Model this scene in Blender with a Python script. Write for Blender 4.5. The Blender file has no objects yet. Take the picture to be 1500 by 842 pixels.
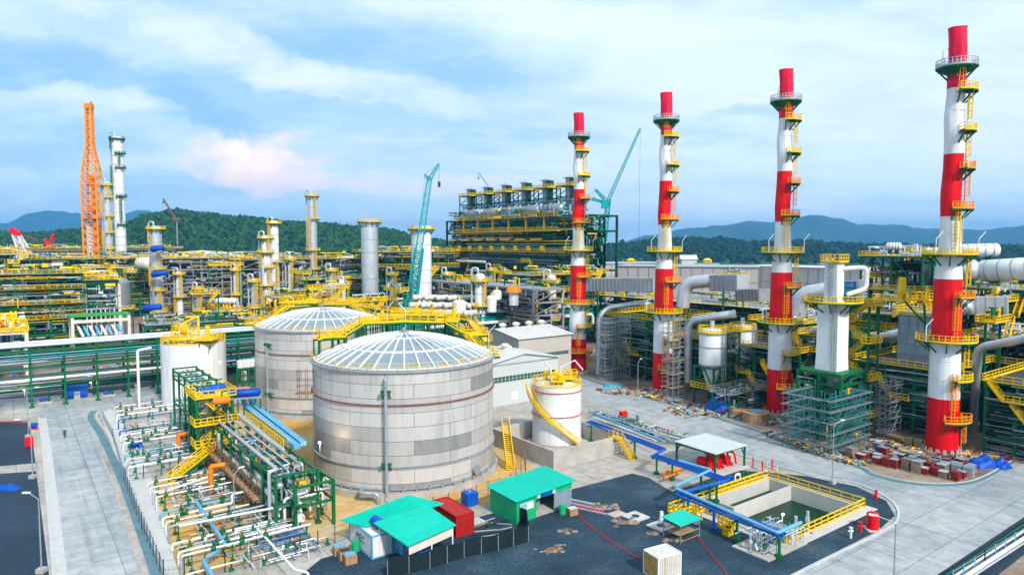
import bpy, math, random
from mathutils import Vector, Matrix, noise
R = math.radians
rnd = random.Random(7)
C = bpy.context.scene.collection
S = bpy.context.scene
# ---------------- camera, world, sun, exposure ----------------
H = 35.0
cam = bpy.data.objects.new('camera', bpy.data.cameras.new('camera')); C.objects.link(cam)
cam.data.sensor_width = 36; cam.data.lens = 24; cam.data.clip_end = 40000; cam.data.clip_start = .5
PITCH = math.atan(.063)
cam.location = (0, 0, H); cam.rotation_euler = (R(90)-PITCH, 0, 0); S.camera = cam
SUN_EL, SUN_AZ = 40, 148        # azimuth clockwise from +Y
w = bpy.data.worlds.new('World'); S.world = w; w.use_nodes = True
def setup_world():
    nt = w.node_tree; nt.nodes.clear(); N = nt.nodes.new; L = nt.links.new
    out = N('ShaderNodeOutputWorld'); bg = N('ShaderNodeBackground'); L(bg.outputs[0], out.inputs[0])
    bg.inputs[1].default_value = .11
    sky = N('ShaderNodeTexSky'); sky.sky_type = 'NISHITA'; sky.sun_disc = False
    sky.sun_elevation = R(SUN_EL); sky.sun_rotation = R(SUN_AZ); sky.air_density = 1.0; sky.dust_density = .6; sky.ozone_density = 2.5
    tc = N('ShaderNodeTexCoord'); sep = N('ShaderNodeSeparateXYZ'); L(tc.outputs['Generated'], sep.inputs[0])
    def m(op, a, b=None, c=None):
        n = N('ShaderNodeMath'); n.operation = op
        for i, x in enumerate((a, b, c)):
            if x is None: continue
            if isinstance(x, (int, float)): n.inputs[i].default_value = x
            else: L(x, n.inputs[i])
        return n.outputs[0]
    z = m('ADD', m('MAXIMUM', sep.outputs[2], 0.0), .16)
    u, v = m('DIVIDE', sep.outputs[0], z), m('DIVIDE', sep.outputs[1], z)
    def layer(sx, sy, scale, detail, rough, off, dist=0.):
        cb = N('ShaderNodeCombineXYZ'); L(m('MULTIPLY', u, sx), cb.inputs[0]); L(m('MULTIPLY', v, sy), cb.inputs[1]); cb.inputs[2].default_value = off
        n = N('ShaderNodeTexNoise'); n.inputs['Scale'].default_value = scale; n.inputs['Detail'].default_value = detail
        n.inputs['Roughness'].default_value = rough; n.inputs['Distortion'].default_value = dist; L(cb.outputs[0], n.inputs['Vector']); return n.outputs[0]
    def ramp(x, *st):
        r = N('ShaderNodeValToRGB'); L(x, r.inputs[0])
        while len(r.color_ramp.elements) < len(st): r.color_ramp.elements.new(.5)
        for e, (p, c) in zip(r.color_ramp.elements, st): e.position = p; e.color = (c, c, c, 1) if isinstance(c, (int, float)) else (*c, 1)
        return r.outputs[0]
    def mix(f, a, b):
        n = N('ShaderNodeMixRGB'); 
        (L(f, n.inputs[0]) if not isinstance(f, float) else setattr(n.inputs[0], 'default_value', f))
        for i, x in ((1, a), (2, b)):
            if isinstance(x, tuple): n.inputs[i].default_value = (*x, 1)
            else: L(x, n.inputs[i])
        return n.outputs[0]
    big = layer(.55, .8, 1.1, 9, .58, 3.3, .4)
    fine = layer(.5, 1.1, 2.6, 10, .62, 9.1, .6)
    right = ramp(m('ADD', m('MULTIPLY', sep.outputs[0], .8), .5), (.18, 0.), (.62, 1.))       # thicker, paler cover towards the east
    msum = m('ADD', m('ADD', m('MULTIPLY', big, .72), m('MULTIPLY', fine, .34)), m('MULTIPLY', right, .10))
    cov = ramp(msum, (.44, .0), (.56, .55), (.68, 1.))
    k = 1/.11
    haze_blue = (.30*k, .60*k, .86*k)
    base = mix(.72, sky.outputs[0], haze_blue)
    white = tuple(c*k for c in (.78, .89, .99))
    col = mix(cov, base, white)
    # darker blue-grey cloud bellies
    dk = ramp(layer(.42, .95, 2.2, 9, .6, 21.7, .5), (.48, 0.), (.70, .6))
    col = mix(dk, col, tuple(c*k for c in (.33, .58, .84)))
    # low pale band over the horizon
    hz = ramp(sep.outputs[2], (.0, .62), (.2, .25), (.45, 0.))
    col = mix(hz, col, tuple(c*k for c in (.58, .77, .93)))
    # cloud masses placed by compass direction: tangent coordinates of the northern sky, edges broken by noise
    yy = m('MAXIMUM', sep.outputs[1], .05)
    gu, gv = m('DIVIDE', sep.outputs[0], yy), m('DIVIDE', sep.outputs[2], yy)
    gc = N('ShaderNodeCombineXYZ'); L(gu, gc.inputs[0]); L(gv, gc.inputs[1])
    def nz(sc, det, offz, sy=1.):
        mp = N('ShaderNodeMapping'); L(gc.outputs[0], mp.inputs[0]); mp.inputs['Scale'].default_value = (1, sy, 1); mp.inputs['Location'].default_value = (0, 0, offz)
        n = N('ShaderNodeTexNoise'); n.inputs['Scale'].default_value = sc; n.inputs['Detail'].default_value = det; n.inputs['Roughness'].default_value = .6; L(mp.outputs[0], n.inputs['Vector']); return n.outputs[0]
    w1, w2, w3 = nz(5, 8, 1.3), nz(5, 8, 7.7), nz(9, 11, 3.1, 2.6)
    gu2 = m('ADD', gu, m('MULTIPLY', m('SUBTRACT', w1, .5), .30)); gv2 = m('ADD', gv, m('MULTIPLY', m('SUBTRACT', w2, .5), .12))
    front = ramp(sep.outputs[1], (.25, 0.), (.45, 1.))
    def patch(col, px, py, rx, ry, rot, c, st, hard=0.):
        du, dv = m('SUBTRACT', gu2, (px-750)/1000), m('SUBTRACT', gv2, (358-py)/1000); ca, sa = math.cos(R(rot)), math.sin(R(rot))
        a = m('DIVIDE', m('ADD', m('MULTIPLY', du, ca), m('MULTIPLY', dv, sa)), rx/1000); b = m('DIVIDE', m('SUBTRACT', m('MULTIPLY', dv, ca), m('MULTIPLY', du, sa)), ry/1000)
        d2 = m('ADD', m('MULTIPLY', a, a), m('MULTIPLY', b, b)); f = m('ADD', d2, m('MULTIPLY', m('SUBTRACT', w3, .5), 3.4))
        msk = m('MULTIPLY', ramp(f, (.0 if not hard else .2, st), (.6 if not hard else .75, st*(.45 if not hard else .65)), (1.6 if not hard else 1.25, 0.)), front)
        return mix(msk, col, tuple(x*k for x in c))
    blue, wht, pnk = (.27, .53, .80), (.78, .88, .98), (.98, .80, .79)
    for a_ in ((60, 100, 190, 46, -8, blue, .8), (310, 165, 150, 44, -16, blue, .85), (450, 60, 130, 40, -10, blue, .6), (680, 95, 170, 46, -5, blue, .65), (70, 225, 160, 30, 0, blue, .5), (240, 285, 260, 26, 0, blue, .45), (700, 200, 150, 18, 0, blue, .4), (500, 300, 200, 20, 0, (.42, .68, .90), .5),
               (300, 62, 260, 34, -18, wht, .6), (540, 128, 190, 26, -8, wht, .6), (130, 152, 170, 20, -10, wht, .7), (650, 14, 230, 26, 0, wht, .6), (200, 190, 300, 22, -14, (.66, .80, .94), .5), (820, 130, 160, 24, 10, (.66, .80, .95), .5), (1050, 60, 420, 80, 0, (.76, .90, 1.), .6), (1250, 230, 360, 60, 0, (.74, .89, 1.), .6), (1000, 300, 240, 30, 0, (.74, .88, 1.), .5),
               (1088, 162, 80, 15, 3, (.40, .64, .88), .8), (1060, 205, 90, 7, 3, (.48, .72, .92), .6), (940, 235, 120, 8, 0, (.48, .72, .92), .4)): col = patch(col, *a_)
    for a_ in ((400, 236, 112, 40, 6, pnk, .8), (400, 232, 84, 30, 6, (1.1, .94, .90), .7), (440, 268, 110, 18, 0, pnk, .7), (372, 222, 46, 16, 0, (1.12, .96, .92), .8), (560, 270, 240, 18, 0, (.86, .82, .92), .5)): col = patch(col, *a_)
    L(col, bg.inputs[0])
setup_world()
sun = bpy.data.objects.new('sun', bpy.data.lights.new('sun', 'SUN')); C.objects.link(sun)
sun.data.energy = 3.6; sun.data.angle = R(6); sun.data.color = (1, .93, .84)
sd = Vector((math.sin(R(SUN_AZ))*math.cos(R(SUN_EL)), math.cos(R(SUN_AZ))*math.cos(R(SUN_EL)), math.sin(R(SUN_EL))))
sun.rotation_euler = sd.to_track_quat('Z', 'Y').to_euler()
S.view_settings.view_transform = 'Standard'; S.view_settings.look = 'None'; S.view_settings.exposure = .34; S.view_settings.gamma = 1
S.render.engine = 'CYCLES'; S.cycles.max_bounces = 5; S.cycles.diffuse_bounces = 2; S.cycles.glossy_bounces = 2; S.cycles.transmission_bounces = 2
S.cycles.volume_bounces = 0; S.cycles.transparent_max_bounces = 6; S.cycles.caustics_reflective = False; S.cycles.caustics_refractive = False
# ---------------- materials ----------------
MATS = {}
def material(name, col, rough=.6, metal=0., var=.12, scale=.5, bump=0., emit=None, fine=6., stain=None, streak=None):
    if name in MATS: return MATS[name]
    m = bpy.data.materials.new(name); m.use_nodes = True; nt = m.node_tree; N = nt.nodes.new; L = nt.links.new
    b = nt.nodes['Principled BSDF']; b.inputs['Roughness'].default_value = rough; b.inputs['Metallic'].default_value = metal; b.inputs['Specular IOR Level'].default_value = .22 if metal < .1 and rough > .3 else .5
    if emit:
        b.inputs['Emission Color'].default_value = (*col, 1); b.inputs['Emission Strength'].default_value = emit
    tc = N('ShaderNodeTexCoord'); n = N('ShaderNodeTexNoise'); n.inputs['Scale'].default_value = scale; n.inputs['Detail'].default_value = 8; n.inputs['Roughness'].default_value = .65
    L(tc.outputs['Object'], n.inputs['Vector'])
    r = N('ShaderNodeValToRGB'); L(n.outputs[0], r.inputs[0])
    r.color_ramp.elements[0].position = .3; r.color_ramp.elements[1].position = .7
    lo = tuple(max(0, c*(1-var)) for c in col) if stain is None else stain; hi = tuple(min(1, c*(1+var)) for c in col)
    r.color_ramp.elements[0].color = (*lo, 1); r.color_ramp.elements[1].color = (*hi, 1)
    L(r.outputs[0], b.inputs['Base Color'])
    if streak:      # rain-washed dirt running down the sheet
        mp = N('ShaderNodeMapping'); L(tc.outputs['Object'], mp.inputs[0]); mp.inputs['Scale'].default_value = (1.6, 1.6, .10)
        n3 = N('ShaderNodeTexNoise'); n3.inputs['Scale'].default_value = 1.1; n3.inputs['Detail'].default_value = 8; n3.inputs['Roughness'].default_value = .7; L(mp.outputs[0], n3.inputs['Vector'])
        r3 = N('ShaderNodeValToRGB'); L(n3.outputs[0], r3.inputs[0]); r3.color_ramp.elements[0].position = .50; r3.color_ramp.elements[0].color = (0, 0, 0, 1); r3.color_ramp.elements[1].position = .78; r3.color_ramp.elements[1].color = (1, 1, 1, 1)
        mx = N('ShaderNodeMixRGB'); L(r3.outputs[0], mx.inputs[0]); L(r.outputs[0], mx.inputs[1]); mx.inputs[2].default_value = (*streak, 1); L(mx.outputs[0], b.inputs['Base Color'])
    if bump:
        bp = N('ShaderNodeBump'); bp.inputs['Strength'].default_value = bump; bp.inputs['Distance'].default_value = .05
        n2 = N('ShaderNodeTexNoise'); n2.inputs['Scale'].default_value = fine; n2.inputs['Detail'].default_value = 5; L(tc.outputs['Object'], n2.inputs['Vector'])
        L(n2.outputs[0], bp.inputs['Height']); L(bp.outputs[0], b.inputs['Normal'])
    MATS[name] = m; return m
GREEN = material('green_steel', (.003, .13, .04), .5, 0, .3, .6)
DGREEN = material('dark_green_steel', (.002, .062, .034), .55, 0, .35, .4)
TEAL = material('teal_paint', (.0, .33, .33), .5, 0, .2)
YEL = material('yellow_paint', (.82, .53, .0), .5, 0, .18, .8)
ORG = material('orange_paint', (.90, .22, .005), .5, 0, .15)
ORY = material('amber_paint', (.85, .30, .01), .5, 0, .15)
RED = material('red_paint', (.70, .004, .006), .45, 0, .12, .3)
REDC = material('chimney_red_paint', (.78, .0, .004), .5, 0, .16, .4, streak=(.34, .01, .01))
WHTC = material('chimney_white_paint', (.74, .76, .78), .5, 0, .08, .4, streak=(.54, .53, .50))
RED2 = material('sunfaded_red_paint', (.74, .004, .05), .5, 0, .2, .5, streak=(.30, .03, .04))
WHT = material('white_paint', (.74, .76, .76), .5, 0, .08, .3, streak=(.50, .47, .42))
CRM = material('cream_paint', (.70, .68, .60), .6, 0, .12, .3, stain=(.55, .48, .38))
SIL = material('aluminium_cladding', (.62, .66, .70), .38, .55, .15, .7)
SIL2 = material('weathered_cladding', (.30, .33, .35), .45, .5, .2, .7)
SILB = material('blue_grey_cladding', (.30, .40, .48), .5, .3, .2, .4)
GAL = material('galvanised_steel', (.34, .40, .44), .5, .4, .25, .8)
RUST = material('rusty_steel', (.22, .10, .06), .8, 0, .4, 1.)
BLUE = material('blue_paint', (.003, .09, .48), .45, 0, .2, .8)
LBLUE = material('light_blue_paint', (.12, .38, .60), .45, 0, .15, .8)
TARP = material('blue_tarpaulin', (.004, .07, .42), .45, 0, .3, 1.5, .4)
TURQ = material('turquoise_sheet_metal', (.0, .50, .38), .45, 0, .10, .5, streak=(.02, .36, .28))
SGREEN = material('green_sheet_metal', (.01, .40, .16), .5, 0, .1, .5)
CONC = material('concrete', (.46, .44, .41), .85, 0, .15, .35, .3, stain=(.33, .30, .27))
CONCW = material('pale_concrete', (.50, .50, .48), .85, 0, .12, .3, .2)
WOOD = material('plywood', (.38, .24, .12), .8, 0, .3, 1.5)
BRICK = material('red_brick', (.24, .022, .022), .85, 0, .4, 1.4)
BRICK2 = material('tan_brick', (.26, .19, .15), .85, 0, .35, 1.4)
GREY = material('grey_sheet_metal', (.36, .40, .42), .5, .1, .15, .3)
DARK = material('dark_steel', (.03, .04, .05), .6, .1, .3)
BLACKN = material('black_shade_netting', (.008, .02, .026), .8, 0, .4, 2.)
GLASS = material('dark_glass', (.02, .10, .07), .12, 0, .2)
BEIGE = material('beige_wall_panel', (.50, .46, .42), .6, 0, .08, .2)
PALE = material('pale_wall_panel', (.52, .56, .56), .6, 0, .06, .2)
ROOFP = material('pale_roof_sheet', (.60, .60, .58), .55, 0, .08, .2)
SKIN = material('skin', (.35, .2, .13), .6)
LAMPM = material('lamp_glow', (1, .78, .35), .4, emit=30.)
# ---------------- mesh collector ----------------
TAU = math.tau
class M:
    def __init__(s): s.v = []; s.f = []; s.s = []; s.m = []; s.cm = 0
    def add(s, vs, fs, smooth=False):
        o = len(s.v); s.v += [tuple(x) for x in vs]; s.f += [tuple(i+o for i in q) for q in fs]; s.s += [smooth]*len(fs); s.m += [s.cm]*len(fs); return s
    def box(s, c, d, rz=0, rx=0, ry=0):
        hx, hy, hz = d[0]/2, d[1]/2, d[2]/2
        vs = [Vector((x, y, z)) for z in (-hz, hz) for x, y in ((-hx, -hy), (hx, -hy), (hx, hy), (-hx, hy))]
        if rz or rx or ry:
            m = Matrix.Rotation(rz, 3, 'Z') @ Matrix.Rotation(ry, 3, 'Y') @ Matrix.Rotation(rx, 3, 'X'); vs = [m @ q for q in vs]
        c = Vector(c); return s.add([q+c for q in vs], [(3, 2, 1, 0), (4, 5, 6, 7), (0, 1, 5, 4), (1, 2, 6, 5), (2, 3, 7, 6), (3, 0, 4, 7)])
    def bz(s, x0, x1, y0, y1, z0, z1): return s.box(((x0+x1)/2, (y0+y1)/2, (z0+z1)/2), (x1-x0, y1-y0, z1-z0))
    def beam(s, p, q, w, h=None):
        p, q = Vector(p), Vector(q); d = q-p
        if d.length < 1e-5: return s
        h = h or w; d.normalize(); up = Vector((0, 0, 1)) if abs(d.z) < .98 else Vector((0, 1, 0))
        a = d.cross(up).normalized()*w/2; b = a.cross(d).normalized()*h/2
        vs = [e+i*a+j*b for e in (p, q) for i, j in ((-1, -1), (1, -1), (1, 1), (-1, 1))]
        return s.add(vs, [(0, 1, 2, 3), (7, 6, 5, 4), (0, 4, 5, 1), (1, 5, 6, 2), (2, 6, 7, 3), (3, 7, 4, 0)])
    def tube(s, pts, r, n=8, caps=True, bend=0):
        pts = [Vector(p) for p in pts]
        if bend and len(pts) > 2:
            out = [pts[0]]
            for i in range(1, len(pts)-1):
                a, b, c = pts[i-1], pts[i], pts[i+1]; k = min(bend, (a-b).length*.45, (c-b).length*.45)
                p0 = b+(a-b).normalized()*k; p1 = b+(c-b).normalized()*k
                for t in (0, .25, .5, .75, 1): out.append((1-t)**2*p0+2*t*(1-t)*b+t*t*p1)
            out.append(pts[-1]); pts = out
        rs = r if isinstance(r, (list, tuple)) else [r]*len(pts)
        rings = []; ref = None
        for i, p in enumerate(pts):
            d = ((pts[i]-pts[i-1]).normalized() if i else Vector()) + ((pts[i+1]-pts[i]).normalized() if i < len(pts)-1 else Vector())
            if d.length < 1e-6: d = Vector((0, 0, 1))
            d.normalize()
            if ref is None: ref = d.cross(Vector((0, 0, 1)) if abs(d.z) < .9 else Vector((0, 1, 0))).normalized()
            ref = (ref-d*ref.dot(d)).normalized(); b = d.cross(ref)
            rings.append([p+(ref*math.cos(TAU*k/n)+b*math.sin(TAU*k/n))*rs[i] for k in range(n)])
        vs = [q for g in rings for q in g]; fs = []
        for i in range(len(rings)-1):
            for k in range(n): fs.append((i*n+k, i*n+(k+1) % n, (i+1)*n+(k+1) % n, (i+1)*n+k))
        s.add(vs, fs, True)
        if caps: s.add(rings[0], [tuple(reversed(range(n)))]); s.add(rings[-1], [tuple(range(n))])
        return s
    def lathe(s, prof, n=24, c=(0, 0, 0), a0=0, a1=TAU, smooth_prof=False):
        full = abs(a1-a0-TAU) < 1e-6; k = n if full else n+1
        A = [a0+(a1-a0)*i/n for i in range(k)]
        def ring(r, z): return [(c[0]+r*math.cos(a), c[1]+r*math.sin(a), c[2]+z) for a in A]
        if smooth_prof:
            vs = [q for p in prof for q in ring(*p)]; fs = []
            for j in range(len(prof)-1):
                for i in range(n if full else n): fs.append((j*k+i, j*k+(i+1) % k, (j+1)*k+(i+1) % k, (j+1)*k+i))
            s.add(vs, fs, True)
        else:
            for (r0, z0), (r1, z1) in zip(prof, prof[1:]):
                s.add(ring(r0, z0)+ring(r1, z1), [(i, (i+1) % k, k+(i+1) % k, k+i) for i in range(n)], True)
        return s
    def cyl(s, c, r, z0, z1, n=16, r1=None):
        r1 = r if r1 is None else r1
        return s.lathe([(0.001, z0), (r, z0), (r1, z1), (0.001, z1)], n, (c[0], c[1], 0))
    def drum(s, p, q, r, n=14):   # horizontal or vertical vessel with dished ends
        p, q = Vector(p), Vector(q); d = (q-p).normalized()
        pts = [p-d*r*.45, p-d*r*.3, p, q, q+d*r*.3, q+d*r*.45]
        return s.tube(pts, [r*.25, r*.75, r, r, r*.75, r*.25], n)
    def poly(s, pts, z=None): return s.add([(p[0], p[1], p[2] if z is None else z) for p in pts], [tuple(range(len(pts)))])
    def prism(s, pts, z0, z1):
        n = len(pts); a = sum(pts[i][0]*pts[(i+1) % n][1]-pts[(i+1) % n][0]*pts[i][1] for i in range(n))
        if a < 0: pts = list(reversed(pts))
        return s.add([(p[0], p[1], z0) for p in pts]+[(p[0], p[1], z1) for p in pts], [tuple(reversed(range(n))), tuple(range(n, 2*n))]+[(i, (i+1) % n, n+(i+1) % n, n+i) for i in range(n)])
    def rail(s, pts, h=1.1, sp=1.8, t=.07, closed=False, plate=True):
        pts = [Vector(p) for p in pts]
        if closed: pts = pts+[pts[0]]
        for a, b in zip(pts, pts[1:]):
            L_ = (b-a).length; n = max(1, round(L_/sp))
            for k in range(n): q = a.lerp(b, k/n); s.beam(q, q+Vector((0, 0, h)), t)
            for zz in (h, h*.52): s.beam(a+Vector((0, 0, zz)), b+Vector((0, 0, zz)), t)
            if plate: s.beam(a+Vector((0, 0, .1)), b+Vector((0, 0, .1)), t*.6, .2)
        s.beam(pts[-1], pts[-1]+Vector((0, 0, h)), t); return s
    def ladder(s, x, y, z0, z1, ang, w=.5, t=.07, cage=True, off=0.):
        dx, dy = math.cos(ang), math.sin(ang); px, py = -dy, dx
        for k in (-1, 1): s.beam((x+px*w/2*k, y+py*w/2*k, z0), (x+px*w/2*k, y+py*w/2*k, z1+1), t)
        z = z0+.3
        while z < z1: s.beam((x-px*w/2, y-py*w/2, z), (x+px*w/2, y+py*w/2, z), t*.7); z += .6
        if cage:
            A = [R(-80+i*40) for i in range(5)]; P = lambda a, z: (x+(dx*math.cos(a)+px*math.sin(a))*.65*1+dx*.05, y+(dy*math.cos(a)+py*math.sin(a))*.65+dy*.05, z)
            z = z0+2.2
            while z < z1+1:
                for a, b in zip(A, A[1:]): s.beam(P(a, z), P(b, z), t*.8)
                z += 1.2
            for a in A: s.beam(P(a, z0+2.2), P(a, z1+1), t*.6)
        return s
    def stair(s, p, q, w=1., t=.08, steps=True, rails=True):
        p, q = Vector(p), Vector(q); d = q-p; hd = Vector((d.x, d.y, 0)).normalized(); sd_ = Vector((-hd.y, hd.x, 0))
        for k in (-1, 1):
            o = sd_*w/2*k; s.beam(p+o, q+o, t, .25)
            if rails:
                for hh in (1., .5): s.beam(p+o+Vector((0, 0, hh)), q+o+Vector((0, 0, hh)), t*.8)
                n = max(2, int(d.length/1.4))
                for i in range(n+1): c = p.lerp(q, i/n)+o; s.beam(c, c+Vector((0, 0, 1)), t*.8)
        n = max(2, int(abs(d.z)/.25))
        if steps:
            for i in range(n+1): c = p.lerp(q, i/n); s.beam(c-sd_*w/2, c+sd_*w/2, .28, .05)
        return s
    def lattice(s, p, q, w0, w1, t, n, wm=None):   # square lattice boom from p to q
        p, q = Vector(p), Vector(q); d = (q-p).normalized(); up = Vector((0, 1, 0)) if abs(d.y) < .8 else Vector((1, 0, 0))
        a = d.cross(up).normalized(); b = a.cross(d).normalized(); cs = []
        for i in range(n+1):
            f = i/n; ww = (w0+(w1-w0)*f)/2 if wm is None else ((w0+(wm-w0)*min(1, f*6)) if f < .5 else (w1+(wm-w1)*min(1, (1-f)*6)))/2
            c = p.lerp(q, f); cs.append([c+a*ww*i_+b*ww*j_ for i_, j_ in ((-1, -1), (1, -1), (1, 1), (-1, 1))])
        for i in range(n):
            for k in range(4):
                s.beam(cs[i][k], cs[i+1][k], t)
                s.beam(cs[i][k], cs[i+1][(k+1) % 4], t*.6) if i % 2 else s.beam(cs[i][(k+1) % 4], cs[i+1][k], t*.6)
                s.beam(cs[i][k], cs[i][(k+1) % 4], t*.6)
        return s
    def build(s, name, mats, parent=None, loc=None):
        me = bpy.data.meshes.new(name); off = Vector(loc) if loc is not None else None
        vs = s.v if off is None else [(a-off.x, b-off.y, c-off.z) for a, b, c in s.v]
        me.from_pydata(vs, [], s.f); me.polygons.foreach_set('use_smooth', s.s); me.polygons.foreach_set('material_index', s.m)
        for mm in (mats if isinstance(mats, (list, tuple)) else [mats]): me.materials.append(mm)
        me.update(); o = bpy.data.objects.new(name, me); C.objects.link(o)
        if off is not None: o.location = off
        if parent is not None: o.parent = parent
        return o
def tag(o, label=None, cat=None, group=None, kind=None):
    if label: o['label'] = label
    if cat: o['category'] = cat
    if group: o['group'] = group
    if kind: o['kind'] = kind
    return o
def thing(name, label, cat, loc=(0, 0, 0), rz=0, group=None):
    o = bpy.data.objects.new(name, None); C.objects.link(o); o.empty_display_size = .5
    o.location = loc; o.rotation_euler = (0, 0, rz); return tag(o, label, cat, group)
def kids(o): return [c for c in bpy.data.objects if c.parent == o]
def snapshot(o):
    return (o, [snapshot(c) for c in kids(o)])
def copy_tree(t, parent=None):
    o, ch = t; c = o.copy(); C.objects.link(c)
    if parent is not None: c.parent = parent
    for x in ch: copy_tree(x, c)
    return c
def place(t, loc, rz=0, label=None, group=None, scale=None, first=False):
    o = t[0] if first else copy_tree(t); o.location = loc; o.rotation_euler = (0, 0, rz)
    if scale: o.scale = scale if isinstance(scale, tuple) else (scale,)*3
    if label: o['label'] = label
    if group: o['group'] = group
    return o
def struct(name, m, mat, kind='structure'): o = m.build(name, mat); o['kind'] = kind; return o
cp, sp_ = math.cos(PITCH), math.sin(PITCH)
def ray(px, py):
    b = 421-py; return Vector((px-750, 1000*cp+b*sp_, -1000*sp_+b*cp))
def G(px, py, z=0.): d = ray(px, py); t = (z-H)/d.z; return Vector((d.x*t, d.y*t, z))
def A(px, py, D): d = ray(px, py); t = D/d.y; return Vector((d.x*t, D, H+d.z*t))
VA = R(36.5); vx, vy = math.cos(VA), math.sin(VA)
Vv = Vector((vx, vy, 0)); Uu = Vector((vy, -vx, 0))      # v: right and away, u: right and towards us
def off(p, u=0, v=0, z=0): return Vector(p)+Uu*u+Vv*v+Vector((0, 0, z))
# ---------------- ground ----------------
def ground_mat(name, cols, scales, rough=.9, joints=None, bump=.3, ct=(.6, 1.25)):
    m = bpy.data.materials.new(name); m.use_nodes = True; nt = m.node_tree; N = nt.nodes.new; L = nt.links.new
    b = nt.nodes['Principled BSDF']; b.inputs['Roughness'].default_value = rough
    tc = N('ShaderNodeTexCoord'); mp = N('ShaderNodeMapping'); L(tc.outputs['Object'], mp.inputs[0]); mp.inputs['Rotation'].default_value = (0, 0, -VA)
    def nz(sc, det=8, ro=.6):
        n = N('ShaderNodeTexNoise'); n.inputs['Scale'].default_value = sc; n.inputs['Detail'].default_value = det; n.inputs['Roughness'].default_value = ro; L(mp.outputs[0], n.inputs['Vector']); return n.outputs[0]
    r = N('ShaderNodeValToRGB'); L(nz(scales[0]), r.inputs[0])
    while len(r.color_ramp.elements) < len(cols): r.color_ramp.elements.new(.5)
    for i, e in enumerate(r.color_ramp.elements): e.position = .32+.36*i/(len(cols)-1); e.color = (*cols[i], 1)
    out = r.outputs[0]
    r2 = N('ShaderNodeValToRGB'); L(nz(scales[1], 6, .7), r2.inputs[0]); r2.color_ramp.elements[0].position = .3; r2.color_ramp.elements[0].color = (ct[0],)*3+(1,); r2.color_ramp.elements[1].position = .7; r2.color_ramp.elements[1].color = (ct[1],)*3+(1,)
    mm = N('ShaderNodeMixRGB'); mm.blend_type = 'MULTIPLY'; mm.inputs[0].default_value = .7; L(out, mm.inputs[1]); L(r2.outputs[0], mm.inputs[2]); out = mm.outputs[0]
    r4 = N('ShaderNodeValToRGB'); L(nz(scales[0]*5, 10, .75), r4.inputs[0]); r4.color_ramp.elements[0].position = .56; r4.color_ramp.elements[0].color = (1, 1, 1, 1); r4.color_ramp.elements[1].position = .72; r4.color_ramp.elements[1].color = (.62, .60, .58, 1)
    m4 = N('ShaderNodeMixRGB'); m4.blend_type = 'MULTIPLY'; m4.inputs[0].default_value = .8; L(out, m4.inputs[1]); L(r4.outputs[0], m4.inputs[2]); out = m4.outputs[0]
    mp5 = N('ShaderNodeMapping'); L(mp.outputs[0], mp5.inputs[0]); mp5.inputs['Scale'].default_value = (1.3, .035, 1); n5 = N('ShaderNodeTexNoise'); n5.inputs['Scale'].default_value = 1.; n5.inputs['Detail'].default_value = 5; L(mp5.outputs[0], n5.inputs['Vector'])
    r5 = N('ShaderNodeValToRGB'); L(n5.outputs[0], r5.inputs[0]); r5.color_ramp.elements[0].position = .52; r5.color_ramp.elements[0].color = (1, 1, 1, 1); r5.color_ramp.elements[1].position = .7; r5.color_ramp.elements[1].color = (.78, .78, .79, 1)
    m5 = N('ShaderNodeMixRGB'); m5.blend_type = 'MULTIPLY'; m5.inputs[0].default_value = 1. if joints else 0.; L(out, m5.inputs[1]); L(r5.outputs[0], m5.inputs[2]); out = m5.outputs[0]
    if joints:
        bk = N('ShaderNodeTexBrick'); bk.offset = 0; L(mp.outputs[0], bk.inputs['Vector']); bk.inputs['Scale'].default_value = 1
        bk.inputs['Brick Width'].default_value = joints[0]; bk.inputs['Row Height'].default_value = joints[1]; bk.inputs['Mortar Size'].default_value = joints[2]
        bk.inputs['Color1'].default_value = (1, 1, 1, 1); bk.inputs['Color2'].default_value = (.86, .88, .9, 1); bk.inputs['Mortar'].default_value = (.45, .5, .52, 1)
        m3 = N('ShaderNodeMixRGB'); m3.blend_type = 'MULTIPLY'; m3.inputs[0].default_value = 1; L(out, m3.inputs[1]); L(bk.outputs[0], m3.inputs[2]); out = m3.outputs[0]
    L(out, b.inputs['Base Color'])
    if bump:
        bp = N('ShaderNodeBump'); bp.inputs['Strength'].default_value = bump; bp.inputs['Distance'].default_value = .2; L(nz(scales[1]*2, 6, .7), bp.inputs['Height']); L(bp.outputs[0], b.inputs['Normal'])
    return m
EARTH = ground_mat('bare_earth', [(.13, .085, .06), (.26, .19, .14), (.38, .31, .25)], (.08, .9))
SCRUB = ground_mat('scrub_land', [(.03, .07, .03), (.12, .13, .07), (.25, .19, .13)], (.01, .15))
ROADM = ground_mat('road_concrete', [(.27, .31, .34), (.38, .41, .42), (.46, .46, .45)], (.07, .5), .8, (9., 5.4, .05), .05)
YARDC = ground_mat('yard_concrete', [(.34, .29, .23), (.44, .40, .35), (.50, .48, .44)], (.1, .7), .85, (7, 7, .04), .05)
GRAVEL = ground_mat('dark_gravel', [(.003, .020, .040), (.010, .038, .064), (.032, .070, .098)], (.16, 2.6), .9, None, 1., (.2, 2.4))
ASPH = ground_mat('asphalt', [(.003, .018, .040), (.007, .028, .054), (.018, .046, .074)], (.06, 1.5), .8, None, .3, (.4, 1.6))
SAND = ground_mat('ochre_sand', [(.58, .28, .03), (.58, .36, .11), (.58, .46, .28)], (.09, .9))
DRAIN = material('drain_slab', (.10, .20, .24), .7, 0, .25, .5)
KERB = material('kerb_concrete', (.50, .50, .48), .8, 0, .12, 1.)
from mathutils.geometry import tessellate_polygon
BC = Vector((35.2, 88.9, 0)); BV, BU = 9.2, 7.1            # the basin: centre and half sizes
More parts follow.
